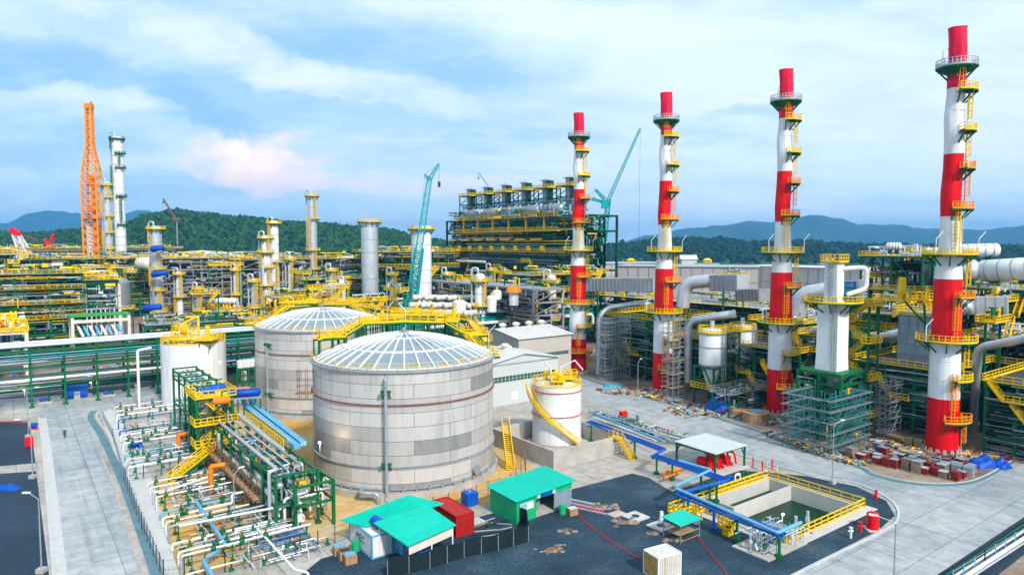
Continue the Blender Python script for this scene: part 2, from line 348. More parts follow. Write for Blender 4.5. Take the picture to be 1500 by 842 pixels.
HOLE = [BC+Vv*BV*i+Uu*BU*j for i, j in ((-1, -1), (1, -1), (1, 1), (-1, 1))]
def sheet(name, pts, z, mat, hole=False):
    m = M(); loops = [[Vector((p[0], p[1], 0)) for p in pts]]
    if hole: loops.append([p.copy() for p in HOLE])
    tri = tessellate_polygon(loops); fl = [p for l in loops for p in l]; out = []
    for t in tri:
        a, b, c = (fl[i] for i in t); out.append(tuple(t) if (b-a).cross(c-a).z > 0 else tuple(reversed(t)))
    m.add([(p.x, p.y, z) for p in fl], out); return struct(name, m, mat)
sheet('ground', [(-12000, -300, 0), (12000, -300, 0), (12000, 14000, 0), (-12000, 14000, 0)], 0, EARTH, True)
def RLp(x, y): return Vector((-103, 144.6, 0))+Vv*x-Uu*y
def gp(*pp): return [G(*p) for p in pp]
m = M(); m.poly([(-9000, 520), (9000, 520), (9000, 13000), (-9000, 13000)], .02); struct('scrub_land', m, SCRUB)
SEA = material('sea_water', (.03, .14, .20), .15, 0, .2, .01)
m = M(); m.poly([(-5000, 2100), (-700, 2100), (-1000, 4300), (-5000, 4300)], .06); struct('sea', m, SEA)
# plant floor (pale pad) under the near half of the site
sheet('site_pad', [G(-300, 900), G(-300, 560), G(330, 560), G(700, 560), G(860, 548), G(1270, 690), G(1500, 790), G(1900, 1000)], .006, YARDC, True)
# left service road
sheet('left_road', gp((-160, 612), (-160, 596), (150, 574), (262, 560), (300, 576), (150, 603), (135, 612), (205, 842), (240, 1000), (80, 1000), (75, 842), (62, 640), (57, 606)), .012, ROADM)
# main road beyond the small tank and round the corner
p0 = G(842, 553); far1, near1 = [], []
sheet('main_road', gp((720, 530), (800, 530), (860, 556), (1050, 612), (1238, 676), (1280, 697), (1340, 709), (1400, 710), (1440, 700), (1500, 668), (1700, 590), (1900, 700), (1480, 770), (1372, 842), (1200, 1000), (1000, 1000), (1160, 842), (1290, 777), (1314, 755), (1302, 733), (1255, 710), (1180, 695), (1060, 655), (940, 612), (860, 585), (760, 555)), .012, ROADM)
sheet('dark_ground', [RLp(-40, -3.5), RLp(34, -3.5), RLp(40, -1), RLp(175, -1), RLp(175, 16), RLp(-40, 16)], .010, ground_mat('dark_earth', [(.02, .02, .022), (.05, .04, .035), (.10, .075, .06)], (.1, 1.)))
# dark gravel yard
sheet('gravel_yard', gp((390, 1000), (440, 842), (470, 818), (560, 792), (720, 752), (842, 715), (926, 693), (950, 699), (985, 720), (1075, 688), (1130, 692), (1182, 697), (1254, 712), (1298, 733), (1311, 755), (1286, 777), (1156, 842), (990, 1000)), .014, GRAVEL, True)
# left asphalt lot
sheet('asphalt_lot', gp((-200, 622), (40, 616), (47, 640), (52, 678), (-200, 700)), .014, ASPH)
sheet('asphalt_lot', gp((-200, 706), (53, 690), (72, 842), (78, 1000), (-200, 1000)), .014, ASPH)
# sandy ground inside the tank and pipework enclosure
sheet('sandy_ground', gp((215, 660), (250, 600), (520, 590), (745, 640), (790, 700), (700, 742), (520, 782), (440, 800), (300, 842), (240, 842)), .018, SAND)
sheet('pipework_pad', gp((150, 610), (175, 592), (270, 588), (330, 640), (300, 690), (250, 712), (195, 690)), .022, YARDC)
sheet('walkway_slab', gp((147, 607), (160, 598), (172, 603), (222, 700), (262, 842), (232, 842), (180, 700)), .026, CONCW)
def strip(name, pts, wd, z0, h, mat):
    m = M(); P = [Vector((p[0], p[1], 0)) for p in pts]; Ls, Rs = [], []
    for i, p in enumerate(P):
        d = (P[min(i+1, len(P)-1)]-P[max(i-1, 0)]).normalized(); n = Vector((-d.y, d.x, 0)); Ls.append(p+n*wd/2); Rs.append(p-n*wd/2)
    n = len(P)
    for i in range(n-1):
        a, b, c, d = Ls[i], Ls[i+1], Rs[i+1], Rs[i]
        m.add([(q.x, q.y, zz) for zz in (z0, z0+h) for q in (a, d, c, b)], [(4, 5, 6, 7), (0, 1, 5, 4), (1, 2, 6, 5), (2, 3, 7, 6), (3, 0, 4, 7)])
    return struct(name, m, mat)
def smooth_path(pts, n=6):
    P = [Vector(p) for p in pts]; out = []
    for i in range(len(P)-1):
        a, b, c, d = P[max(i-1, 0)], P[i], P[i+1], P[min(i+2, len(P)-1)]
        for k in range(n):
            t = k/n; out.append(.5*((2*b)+(-a+c)*t+(2*a-5*b+4*c-d)*t*t+(-a+3*b-3*c+d)*t**3))
    return out+[P[-1]]
dl = smooth_path(gp((138, 602), (133, 612), (150, 640), (178, 700), (208, 780), (236, 860)))
strip('drain_channel', dl, 1.1, 0, .10, DRAIN)
strip('kerb', [Uu*-.0+p+Vector((1.0, .3, 0)) for p in dl], .25, 0, .16, KERB)
lk = gp((57, 612), (62, 650), (70, 740), (80, 860)); strip('kerb', lk, .3, 0, .14, KERB)
strip('gutter_strip', [p+Vector((.75, 0, 0)) for p in lk], 1.2, 0, .035, KERB)
rk = smooth_path(gp((800, 532), (862, 557), (1050, 613), (1236, 677), (1282, 698), (1340, 710), (1400, 711), (1442, 700), (1500, 668), (1600, 625)))
strip('drain_channel', [p+Vector((.3, .4, 0)) for p in rk], .9, 0, .09, DRAIN)
strip('kerb', [p+Vector((.75, .9, 0)) for p in rk], .22, 0, .16, KERB)
gk = smooth_path(gp((850, 590), (940, 616), (1060, 659), (1180, 694), (1256, 709), (1303, 732), (1316, 756), (1292, 779), (1160, 844), (1000, 940)))
strip('kerb', gk, .3, 0, .15, KERB)
# soil and dark strip in the right-hand corner
sheet('asphalt_lot', gp((1372, 842), (1500, 757), (1600, 700), (1700, 760), (1500, 900), (1330, 1000), (1250, 950)), .018, ASPH)
sheet('soil_patch', gp((1462, 842), (1500, 812), (1640, 800), (1500, 1000), (1380, 950)), .022, EARTH)
# ---------------- hills ----------------
def hill(name, prof, D, depth, mat, jag=1., step=6, base=0., rows=14):
    m = M(); xs = []; x = prof[0][0]
    while x <= prof[-1][0]: xs.append(x); x += step
    rowsv = []
    for j in range(rows+1):
        f = j/rows; row = []
        for x in xs:
            for (a, ya), (b, yb) in zip(prof, prof[1:]):
                if a <= x <= b: t = (x-a)/(b-a); t = t*t*(3-2*t); y = ya+(yb-ya)*t; break
            top = (358-y)*D/1000+H
            d = D-depth+depth*f; X = (x-750)/1000*d
            nz_ = noise.fractal(Vector((X*.01, d*.01, D*.1)), 1., 2., 5)
            hz = max(base, (top-base)*math.sin(f*math.pi/2)**.9*(1+.12*nz_*(1-f))+base + jag*(noise.noise(Vector((X*.07, d*.07, 3)))+.6*noise.noise(Vector((X*.2, d*.2, 9))))*min(1, f*3))
            row.append((X, d, hz if j else base-2))
        rowsv.append(row)
    rowsv.append([(q[0]*1.06, q[1]*1.06+depth*.5, base-2) for q in rowsv[-1]])
    k = len(xs); vs = [q for r_ in rowsv for q in r_]
    m.add(vs, [(j*k+i, j*k+i+1, (j+1)*k+i+1, (j+1)*k+i) for j in range(len(rowsv)-1) for i in range(k-1)], True)
    o = struct(name, m, mat); return o, rowsv
def forest_mat(name, a, b, c, sc):
    m = ground_mat(name, [a, b, c], (sc, sc*6), .95, None, 1.); return m
FOR1 = forest_mat('forest_slope', (.008, .035, .018), (.016, .07, .026), (.045, .11, .035), .03)
FOR2 = forest_mat('distant_forest', (.008, .045, .05), (.014, .07, .075), (.025, .095, .09), .004)  # blue of the distant haze mixed into the forest colours
left_prof = [(-300, 340), (0, 343), (60, 345), (110, 340), (150, 338), (190, 328), (220, 318), (262, 313), (300, 316), (350, 321), (420, 328), (470, 331), (520, 335), (570, 339), (620, 352), (700, 364)]
_, rv = hill('forested_hill', left_prof, 950, 330, FOR1, 3., 3)
LEAF = material('tree_foliage', (.02, .085, .025), .9, 0, .5, .08)
LEAFD = material('dark_tree_foliage', (.007, .038, .024), .9, 0, .5, .05)
def woods(name, rows, n, s0, s1, mat, label, jmin=1):
    m = M()
    for _ in range(n):
        j = rnd.randrange(jmin, len(rows)-2); i = rnd.randrange(len(rows[j])-1); f, g = rnd.random(), rnd.random()
        a, b, c = Vector(rows[j][i]), Vector(rows[j+1][i]), Vector(rows[j][i+1]); p = a+(b-a)*f+(c-a)*g
        s_ = rnd.uniform(s0, s1)*rnd.uniform(.7, 1.2); q = rnd.uniform(0, 6); vs = []
        for el, rr in ((-.35, .75), (.35, 1.), (.95, .62)):
            for k in range(5): w = rnd.uniform(.7, 1.25); an = q+el+k*TAU/5; vs.append((p.x+math.cos(an)*s_*rr*w, p.y+math.sin(an)*s_*rr*w, max(p.z, 0)+s_*(el+rnd.uniform(-.15, .15))))
        vs.append((p.x, p.y, max(p.z, 0)+s_*rnd.uniform(1.2, 1.5)))
        m.add(vs, [(l*5+k, l*5+(k+1) % 5, l*5+5+(k+1) % 5, l*5+5+k) for l in range(2) for k in range(5)]+[(10+k, 10+(k+1) % 5, 15) for k in range(5)])
    o = m.build(name, mat); tag(o, label, 'trees', None, 'stuff'); return o
woods('hill_trees', rv, 11000, 1.8, 3.8, LEAF, 'dense green woodland covering the long low hill behind the plant')
woods('hill_trees', rv, 9000, 1.7, 3.6, LEAFD, 'darker trees mixed through the woodland on the low hill')
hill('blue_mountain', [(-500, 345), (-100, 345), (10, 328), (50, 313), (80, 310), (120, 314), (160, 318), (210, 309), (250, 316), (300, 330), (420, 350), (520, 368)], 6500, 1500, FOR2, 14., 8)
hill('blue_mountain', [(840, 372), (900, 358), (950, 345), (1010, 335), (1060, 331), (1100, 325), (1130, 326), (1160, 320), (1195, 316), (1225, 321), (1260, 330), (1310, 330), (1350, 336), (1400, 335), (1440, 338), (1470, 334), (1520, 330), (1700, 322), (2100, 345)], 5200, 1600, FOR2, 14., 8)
_, rv2 = hill('wooded_ridge', [(840, 372), (880, 362), (920, 358), (960, 354), (1000, 352), (1050, 353), (1100, 357), (1160, 356), (1220, 359), (1290, 362), (1400, 364), (1560, 362), (2000, 360)], 1400, 350, FOR1, 4., 4)
woods('ridge_trees', rv2, 5000, 3.5, 7, LEAFD, 'dark wooded ridge between the plant and the blue mountain')
rows3 = [[(x, 640+15*j+30*math.sin(x*.01), 0) for x in range(60, 700, 4)] for j in range(8)]
woods('tree_belt', rows3, 2600, 3, 7, LEAF, 'belt of green trees just beyond the long grey warehouses', 0)
rows4 = [[(x, 720+20*j, 0) for x in range(-700, 90, 5)] for j in range(7)]
woods('tree_belt', rows4, 2200, 3, 7, LEAFD, 'belt of dark trees at the foot of the hill behind the columns', 0)

# ---------------- air ----------------
hm = bpy.data.materials.new('haze'); hm.use_nodes = True; hn = hm.node_tree; hn.nodes.clear(); ho = hn.nodes.new('ShaderNodeOutputMaterial'); hv = hn.nodes.new('ShaderNodeVolumePrincipled')
hv.inputs['Color'].default_value = (.10, .46, .95, 1); hv.inputs['Density'].default_value = 1.3e-4; hn.links.new(hv.outputs[0], ho.inputs['Volume'])
m = M(); m.bz(-7000, 7000, -400, 8500, -6, 290); o = m.build('haze', hm); o['kind'] = 'stuff'
# ---------------- chimneys ----------------
def sector(t, name, r0, r1, z, a0, a1, rail_mat=YEL, deck=GREEN, brk=True, inner=True):
    n = max(6, int(abs(a1-a0)/TAU*32)); m = M()
    m.lathe([(r0, z-.15), (r1, z-.15), (r1, z+.05), (r0, z+.05), (r0, z-.15)], n, a0=a0, a1=a1)
    if brk:
        k = max(2, int((a1-a0)/R(38)))
        for i in range(k+(0 if a1-a0 > 6.2 else 1)):
            a = a0+(a1-a0)*i/k; m.beam((math.cos(a)*r0, math.sin(a)*r0, z-1.9), (math.cos(a)*(r1-.2), math.sin(a)*(r1-.2), z-.2), .2)
            m.beam((math.cos(a)*r0, math.sin(a)*r0, z-.25), (math.cos(a)*r1, math.sin(a)*r1, z-.25), .2)
    d = m.build(name, deck, t)
    full = a1-a0 > 6.2; P = [(math.cos(a0+(a1-a0)*i/n)*(r1-.06), math.sin(a0+(a1-a0)*i/n)*(r1-.06), z+.05) for i in range(n if full else n+1)]
    m = M()
    if not full:
        P = [(math.cos(a0)*(r0+.2), math.sin(a0)*(r0+.2), z+.05)]+P+[(math.cos(a1)*(r0+.2), math.sin(a1)*(r0+.2), z+.05)]
    m.rail(P, 1.15, 1.0, .09, full); 
    m.lathe([(r1-.02, z+.0), (r1+.04, z+.0), (r1+.04, z+.32), (r1-.02, z+.32)], n, a0=a0, a1=a1)
    m.build('handrail', rail_mat, d); return d
def chimney():
    t = thing('chimney', '', 'chimney', (0, 0, 0))
    prof = [(2.38, 0), (2.34, 9.6), (2.22, 19.4), (2.05, 29.9), (1.5, 37.5), (1.46, 40.4), (1.42, 50.8), (1.34, 61.6), (1.34, 71.5)]
    def rad(z):
        for (r0, z0), (r1, z1) in zip(prof, prof[1:]):
            if z <= z1: return r0+(r1-r0)*(z-z0)/(z1-z0)
        return 1.34
    zs = [0, 9.6, 19.4, 29.9, 40.4, 50.8, 61.6, 71.5]
    for i, (a, b) in enumerate(zip(zs, zs[1:])):
        m = M(); st = max(3, int((b-a)/.8)); P = []
        for k in range(st+1):
            z = a+(b-a)*k/st; wob = 0
            P.append((rad(z), z))
        # shell with slight dents of the upper lagging
        n = 40; vs = []
        for r_, z in P:
            for q in range(n):
                ang = TAU*q/n; dd = 0 if z < 30 else .20*noise.noise(Vector((math.cos(ang)*1.2, math.sin(ang)*1.2, z*.22)))*min(1, (z-30)/8)
                sx = 0 if z < 38 else .34*noise.noise(Vector((z*.13, 4.2, 1)))
                vs.append(((r_+dd)*math.cos(ang)+sx, (r_+dd)*math.sin(ang), z))
        m.add(vs, [(j*n+q, j*n+(q+1) % n, (j+1)*n+(q+1) % n, (j+1)*n+q) for j in range(st) for q in range(n)], True)
        if i == 6: m.lathe([(1.34, 71.5), (1.2, 71.5), (1.2, 66), (.01, 66)], 32)
        if i % 2 or True:
            for z in [a+(b-a)*k/3 for k in range(1, 3)]: m.lathe([(rad(z)+.03, z-.06), (rad(z)+.05, z), (rad(z)+.03, z+.06)], 32)
        m.build('red_band' if i % 2 == 0 else 'white_band', (REDC if i < 5 else RED2) if i % 2 == 0 else WHTC, t)
    m = M(); m.lathe([(2.5, 0), (3.1, 0), (3.1, .5), (2.5, .5)], 32)
    for k in range(16): a = TAU*k/16; m.box((math.cos(a)*2.75, math.sin(a)*2.75, .8), (.15, .5, .6), a)
    m.build('base_flange', CONC, t)
    f = R(-90)
    sector(t, 'ring_platform', 2.25, 4.5, 19.4, 0, TAU)
    sector(t, 'ring_platform', 1.8, 4.0, 34, 0, TAU)
    sector(t, 'top_platform', 1.34, 3.0, 65, 0, TAU, GAL)
    m = M(); m.lathe([(1.42, 63.9), (2.9, 64.8)], 32); m.build('platform_soffit', GREEN, t)
    half = [(5.9, -118, -20), (12.9, -95, -5), (26.8, -95, -5), (41.6, -118, -20), (48.2, -85, 0), (54.4, -95, -5), (61., -110, -30)]
    for k, (z, a, b) in enumerate(half):
        r0 = rad(z); sector(t, 'landing_platform', r0, r0+1.75, z, R(a), R(b), ORY if z < 62 and any(q <= z < p for q, p in ((0, 9.6), (19.4, 29.9), (40.4, 50.8))) else YEL)
    lad = [(0, 5.9, -25), (5.9, 12.9, -92), (12.9, 19.4, -30), (19.4, 26.8, -92), (26.8, 34, -30), (34, 41.6, -92), (41.6, 48.2, -25), (48.2, 54.4, -22), (54.4, 61., -30), (61., 65, -100)]
    for a, b, ang in lad:
        r0 = max(rad(a), rad(b))+.35; m = M(); m.ladder(math.cos(R(ang))*r0, math.sin(R(ang))*r0, a, b, R(ang), .55, .1); red = any(q <= (a+b)/2 < p for q, p in ((0, 9.6), (19.4, 29.9), (40.4, 50.8), (61.6, 70)))
        m.build('ladder', ORY if red else YEL, t)
    m = M()
    for a in (100,): m.beam((math.cos(R(a))*2.9, math.sin(R(a))*2.9, 65.2), (math.cos(R(a))*3., math.sin(R(a))*3., 68.5), .07)
    m.build('lightning_rod', GAL, t)
    m = M(); m.tube([(math.cos(R(35))*2.5, math.sin(R(35))*2.5, .3), (math.cos(R(35))*2.5, math.sin(R(35))*2.5, 34)], .12, 6); m.build('conduit', GAL, t)
    # two slanting lamp posts on the lower ring
    for z, r_, a in ((19.4, 4.6, 200), (34, 4.1, 210), (34, 4.1, -20)):
        m = M(); x, y = math.cos(R(a))*r_, math.sin(R(a))*r_; m.beam((x, y, z), (x, y, z+2.6), .09); m.beam((x, y, z+2.6), (x+.9, y-.3, z+3.9), .13); m.build('lamp_post', WHT, t)
    return t
CH = [(G(846, 545)), G(970.5, 573), G(1140, 605), G(1379, 662)]
cn = snapshot(chimney())
cl = ['red and white banded chimney rising behind the small white tank, the farthest of four', 'red and white banded chimney just left of the twin white hoppers', 'red and white banded chimney between the twin hoppers and the white square tower', 'tallest looking red and white chimney standing behind the brick stacks, nearest of four']
for i, p in enumerate(CH): place(cn, p, R(0), cl[i], 'red and white chimneys in a row', scale=(1, 1, .98), first=(i == 0))
# ---------------- storage tanks ----------------
def plate_mat(name, radius, ph=1.98, pl=9.2, cols=((.31, .32, .33), (.46, .45, .45), (.55, .54, .53), (.62, .61, .60))):
    m = bpy.data.materials.new(name); m.use_nodes = True; nt = m.node_tree; N = nt.nodes.new; L = nt.links.new
    b = nt.nodes['Principled BSDF']; b.inputs['Roughness'].default_value = .48; b.inputs['Metallic'].default_value = .25
    tc = N('ShaderNodeTexCoord'); sp = N('ShaderNodeSeparateXYZ'); L(tc.outputs['Object'], sp.inputs[0])
    at = N('ShaderNodeMath'); at.operation = 'ARCTAN2'; L(sp.outputs[1], at.inputs[0]); L(sp.outputs[0], at.inputs[1])
    mu = N('ShaderNodeMath'); mu.operation = 'MULTIPLY'; L(at.outputs[0], mu.inputs[0]); mu.inputs[1].default_value = radius
    cb = N('ShaderNodeCombineXYZ'); L(mu.outputs[0], cb.inputs[0]); L(sp.outputs[2], cb.inputs[1])
    bk = N('ShaderNodeTexBrick'); L(cb.outputs[0], bk.inputs['Vector']); bk.offset = .42; bk.inputs['Scale'].default_value = 1; bk.inputs['Brick Width'].default_value = pl; bk.inputs['Row Height'].default_value = ph; bk.inputs['Mortar Size'].default_value = .035
    bk.inputs['Color1'].default_value = (0, 0, 0, 1); bk.inputs['Color2'].default_value = (1, 1, 1, 1); bk.inputs['Mortar'].default_value = (.45, .45, .45, 1)
    r = N('ShaderNodeValToRGB'); L(bk.outputs[0], r.inputs[0])
    while len(r.color_ramp.elements) < 4: r.color_ramp.elements.new(.5)
    for e, p, c in zip(r.color_ramp.elements, (.05, .13, .4, 1.), cols): e.position = p; e.color = (*c, 1)
    mp = N('ShaderNodeMapping'); L(tc.outputs['Object'], mp.inputs[0]); mp.inputs['Scale'].default_value = (1.2, 1.2, .18)
    n = N('ShaderNodeTexNoise'); n.inputs['Scale'].default_value = .8; n.inputs['Detail'].default_value = 9; n.inputs['Roughness'].default_value = .7; L(mp.outputs[0], n.inputs['Vector'])
    r2 = N('ShaderNodeValToRGB'); L(n.outputs[0], r2.inputs[0]); r2.color_ramp.elements[0].position = .32; r2.color_ramp.elements[0].color = (.62, .56, .50, 1); r2.color_ramp.elements[1].position = .55; r2.color_ramp.elements[1].color = (1.05, 1.03, 1.02, 1)
    m1 = N('ShaderNodeMixRGB'); m1.blend_type = 'MULTIPLY'; m1.inputs[0].default_value = .5; L(r.outputs[0], m1.inputs[1]); L(r2.outputs[0], m1.inputs[2])
    m2 = N('ShaderNodeMixRGB'); L(bk.outputs[1], m2.inputs[0]); L(m1.outputs[0], m2.inputs[1]); m2.inputs[2].default_value = (.13, .12, .115, 1); L(m2.outputs[0], b.inputs['Base Color'])
    bp = N('ShaderNodeBump'); bp.inputs['Strength'].default_value = .25; bp.inputs['Distance'].default_value = .1; L(n.outputs[0], bp.inputs['Height']); L(bp.outputs[0], b.inputs['Normal'])
    return m
TR = 13.9; PLATE = plate_mat('tank_plate', TR)
DOME = material('dome_sheet', (.24, .31, .36), .35, .25, .12, .4)
def big_tank(loc, label, h=17.6, ribs=40):
    t = thing('storage_tank', label, 'tank', loc, 0, 'large domed storage tanks'); rise = 3.4
    m = M(); m.lathe([(TR, .9), (TR, h)], 96); m.build('shell', PLATE, t)
    m = M(); m.lathe([(TR+.05, 0), (TR+.75, 0), (TR+.75, .9), (TR, .9)], 96)
    m.build('foundation_ring', CONC, t)
    m = M()
    for k in range(48): a = TAU*k/48; m.box((math.cos(a)*(TR+.2), math.sin(a)*(TR+.2), 1.15), (.45, .2, .5), a)
    m.lathe([(TR+.02, 1.25), (TR+.3, 1.25), (TR+.3, 1.4), (TR+.02, 1.4)], 96); m.build('anchor_chairs', GAL, t)
    for z in (4.4, h-4.6):
        m = M(); m.lathe([(TR, z-.1), (TR+.22, z-.1), (TR+.22, z+.1), (TR, z+.1)], 96); m.build('wind_girder', RUST if z > 9 else GAL, t)
    m = M(); m.lathe([(TR, h-.12), (TR+.35, h-.12), (TR+.35, h+.12), (TR-.2, h+.12)], 96); m.build('top_curb', GAL, t)
    def dz(r): return h+.1+rise*(1-(r/TR)**2)
    m = M(); m.lathe([(TR-.1-(TR-.2)*i/12, dz(TR-.1-(TR-.2)*i/12)) for i in range(13)], 80, smooth_prof=False); m.build('dome', DOME, t)
    m = M()
    for k in range(ribs):
        a = TAU*k/ribs; rr = [TR-.1, TR*.86, TR*.7, TR*.5, TR*.3, .8 if k % 2 == 0 else TR*.3]
        pts = [(math.cos(a)*r_, math.sin(a)*r_, dz(r_)+.12) for r_ in rr]
        for p, q in zip(pts, pts[1:]): m.beam(p, q, .19, .22)
    m.build('radial_ribs', WHT, t)
    for r_ in (TR*.3, TR*.68, TR*.985):
        m = M(); m.lathe([(r_-.12, dz(r_)), (r_-.12, dz(r_)+.22), (r_+.12, dz(r_)+.18), (r_+.12, dz(r_)-.02)], 80); m.build('ring_rib', WHT, t)
    m = M(); m.cyl((0, 0), .8, dz(0), dz(0)+.3, 16); m.cyl((0, 0), .3, dz(0), dz(0)+.9, 12); m.build('roof_vent', GAL, t)
    m = M(); P = [(math.cos(TAU*k/64)*(TR+.1), math.sin(TAU*k/64)*(TR+.1), h+.12) for k in range(64)]; m.rail(P, 1.05, 1.3, .06, True, False); m.build('roof_handrail', YEL, t)
    return t
T1 = Vector((-16.9, 106.2, 0)); T2 = Vector((-41.5, 148.5, 0))
t1 = big_tank(T1, 'large grey plated storage tank with a ribbed dome, nearest to the camera')
t2 = big_tank(T2, 'large grey domed storage tank half hidden behind the nearer one')
def side_pipe(t, ang, z1, z0=.5, r=.22, br=(4.9, 14.9), mat=GAL):
    a = R(ang); x, y = math.cos(a), math.sin(a); q = TR+.75
    m = M(); m.tube([(x*TR, y*TR, z1+.2), (x*q, y*q, z1+.3), (x*q, y*q, z0), (x*(q+1), y*(q+1), z0)], r, 10, bend=.5); m.build('down_pipe', mat, t)
    for z in br:
        m = M(); tx, ty = -y, x
        for s_ in (-1, 1): m.beam((x*TR+tx*s_*.5, y*TR+ty*s_*.5, z), (x*(q+.4)+tx*s_*.5, y*(q+.4)+ty*s_*.5, z), .18); m.beam((x*TR+tx*s_*.5, y*TR+ty*s_*.5, z-.9), (x*(q+.2)+tx*s_*.5, y*(q+.2)+ty*s_*.5, z-.1), .16)
        m.beam((x*q-tx*.7, y*q-ty*.7, z+.15), (x*q+tx*.7, y*q+ty*.7, z+.15), .3); m.build('pipe_bracket', GREEN, t)
side_pipe(t1, -91, 16.6, -.0)
side_pipe(t2, -122, 14.5)
# bottom nozzle and manway on the near tank, scaffold cradle on its left
m = M(); m.tube([(-3.8, -13.6, 1.2), (-3.8, -15.6, 1.4), (-1.2, -15.9, 1.4), (-1.2, -15.9, .1)], .3, 10, bend=.6); m.build('bottom_nozzle', GAL, t1)
m = M(); a = R(-35); m.tube([(math.cos(a)*TR, math.sin(a)*TR, 2.2), (math.cos(a)*(TR+.5), math.sin(a)*(TR+.5), 2.2)], .55, 14); m.tube([(math.cos(a)*(TR+.5), math.sin(a)*(TR+.5), 2.2), (math.cos(a)*(TR+.6), math.sin(a)*(TR+.6), 2.2)], .75, 14); m.build('manway', GAL, t1)
cr = thing('scaffold_cradle', 'small tube scaffold with a plank deck hung on the near tank shell', 'scaffold', T1+Vector((-13.4, -6.2, 13.2)))
m = M()
for x in (-1.2, 0, 1.2):
    for y in (-1.0, 0.): m.beam((x, y, -1), (x, y, 3.6), .07)
for z in (0, 1, 2, 3.2):
    for y in (-1., 0): m.beam((-1.4, y, z), (1.4, y, z), .06)
    for x in (-1.2, 1.2): m.beam((x, -1.2, z), (x, .2, z), .06)
m.build('tube_frame', RUST, cr); m = M(); m.box((.2, -.6, -.1), (4, 1.2, .1)); m.build('plank_deck', WOOD, cr)
# faint stencilled code near the rim
def text(s, size, mat, parent, loc, rot, name='lettering', ex=.01):
    c = bpy.data.curves.new(name, 'FONT'); c.body = s; c.size = size; c.extrude = ex; c.align_x = 'CENTER'; c.align_y = 'CENTER'; c.materials.append(mat)
    o = bpy.data.objects.new(name, c); C.objects.link(o); bpy.context.view_layer.update(); me = bpy.data.meshes.new_from_object(o.evaluated_get(bpy.context.evaluated_depsgraph_get())); bpy.data.objects.remove(o); o = bpy.data.objects.new(name, me); C.objects.link(o); o.parent = parent; o.location = loc; o.rotation_euler = rot; return o
# raised yellow walkways over the tanks (world coordinates)
def walkway(name, label, pts, base, w=1.3, legz=None, plat=()):
    t = thing(name, label, 'walkway', base); o = Vector(base); P = [Vector(p)-o for p in pts]; d, r_, g = M(), M(), M()
    for a, b in zip(P, P[1:]):
        dd = b-a; h = Vector((dd.x, dd.y, 0)).normalized(); n = Vector((-h.y, h.x, 0))
        slope = abs(dd.z) > .25*Vector((dd.x, dd.y, 0)).length
        for s_ in (-1, 1): g.beam(a+n*w/2*s_+Vector((0, 0, -.15)), b+n*w/2*s_+Vector((0, 0, -.15)), .14, .3)
        if slope: d.stair(a, b, w*.9, rails=False)
        else: d.add([a+n*w/2, a-n*w/2, b-n*w/2, b+n*w/2], [(0, 1, 2, 3)])
        for s_ in (-1, 1): r_.rail([a+n*w/2*s_, b+n*w/2*s_], 1.15, 1.3, .075)
        if legz is not None:
            k = max(1, int(dd.length/2.6))
            for i in range(k+1):
                c = a.lerp(b, i/k); 
                for s_ in (-1, 1): e = c+n*w/2*s_; gz = legz(Vector((e.x+o.x, e.y+o.y)))-o.z; gz < e.z-.4 and g.beam((e.x, e.y, gz), (e.x, e.y, e.z), .18)
    for (c, sx, sy, rz) in plat:
        c = Vector(c)-o; mt = Matrix.Rotation(rz, 3, 'Z'); d.box(c, (sx, sy, .12), rz); g.box(c-Vector((0, 0, .25)), (sx, sy, .3), rz)
        r_.rail([c+mt @ Vector((i*sx/2, j*sy/2, .06)) for i, j in ((-1, -1), (1, -1), (1, 1), (-1, 1))], 1.15, 1.2, .075, True)
        if legz is not None:
            for i, j in ((-1, -1), (1, -1), (1, 1), (-1, 1), (0, -1), (0, 1)):
                e = c+mt @ Vector((i*sx/2, j*sy/2, 0)); gz = legz(Vector((e.x+o.x, e.y+o.y)))-o.z; gz < e.z-.4 and g.beam((e.x, e.y, gz), (e.x, e.y, e.z), .18)
    d.build('deck', YEL, t); r_.build('handrail', YEL, t); g.build('support_frame', GREEN, t)
    return t
def lz(T):
    def f(p):
        q = Vector((p.x-T.x, p.y-T.y)).length
        return 17.7+3.4*(1-(q/TR)**2) if q < TR else 17.
    return f
k1 = [A(463, 497, 103), A(500, 492, 106), A(530, 474, 110), A(590, 471, 112), A(652, 472, 112), A(680, 488, 112), A(706, 516, 110)]
walkway('roof_walkway', 'yellow railed walkway on green legs climbing over the near tank dome', k1, T1+Vector((0, 6, 18)), 1.5, lz(T1), [(A(700, 522, 108), 6.5, 3, R(35)), (A(655, 470, 113), 4, 2.5, R(0)), (A(487, 493, 104.5), 4, 2.2, R(20))])
k2 = [A(372, 478, 150), A(393, 470, 152), A(422, 450, 157), A(470, 446, 160), A(512, 446, 160), A(545, 466, 158), A(565, 480, 156)]
walkway('roof_walkway', 'yellow railed walkway on green legs round the back of the far tank dome', k2, T2+Vector((0, 6, 18)), 1.6, lz(T2), [(A(440, 443, 160), 9, 4, R(0)), (A(495, 444, 162), 6, 4, 0), (A(378, 474, 151), 5, 3, 0)])
k3 = [A(520, 476, 140), A(560, 470, 132), A(600, 462, 126), A(650, 462, 122)]
walkway('link_walkway', 'yellow footbridge linking the two domed tanks', k3, (-22, 128, 18), 2.2, lambda p: 12., [(A(600, 463, 127), 7, 3.5, 0), (A(548, 470, 133), 5, 3, 0), (A(690, 490, 118), 5, 3, R(30))])
walkway('link_walkway', 'yellow bridge leading from the far tank to the structures behind it', [A(512, 446, 162), A(540, 452, 172), A(570, 456, 180), A(620, 458, 185), A(690, 470, 160), A(715, 500, 140)], (-20, 170, 18), 1.8, lambda p: 8.)
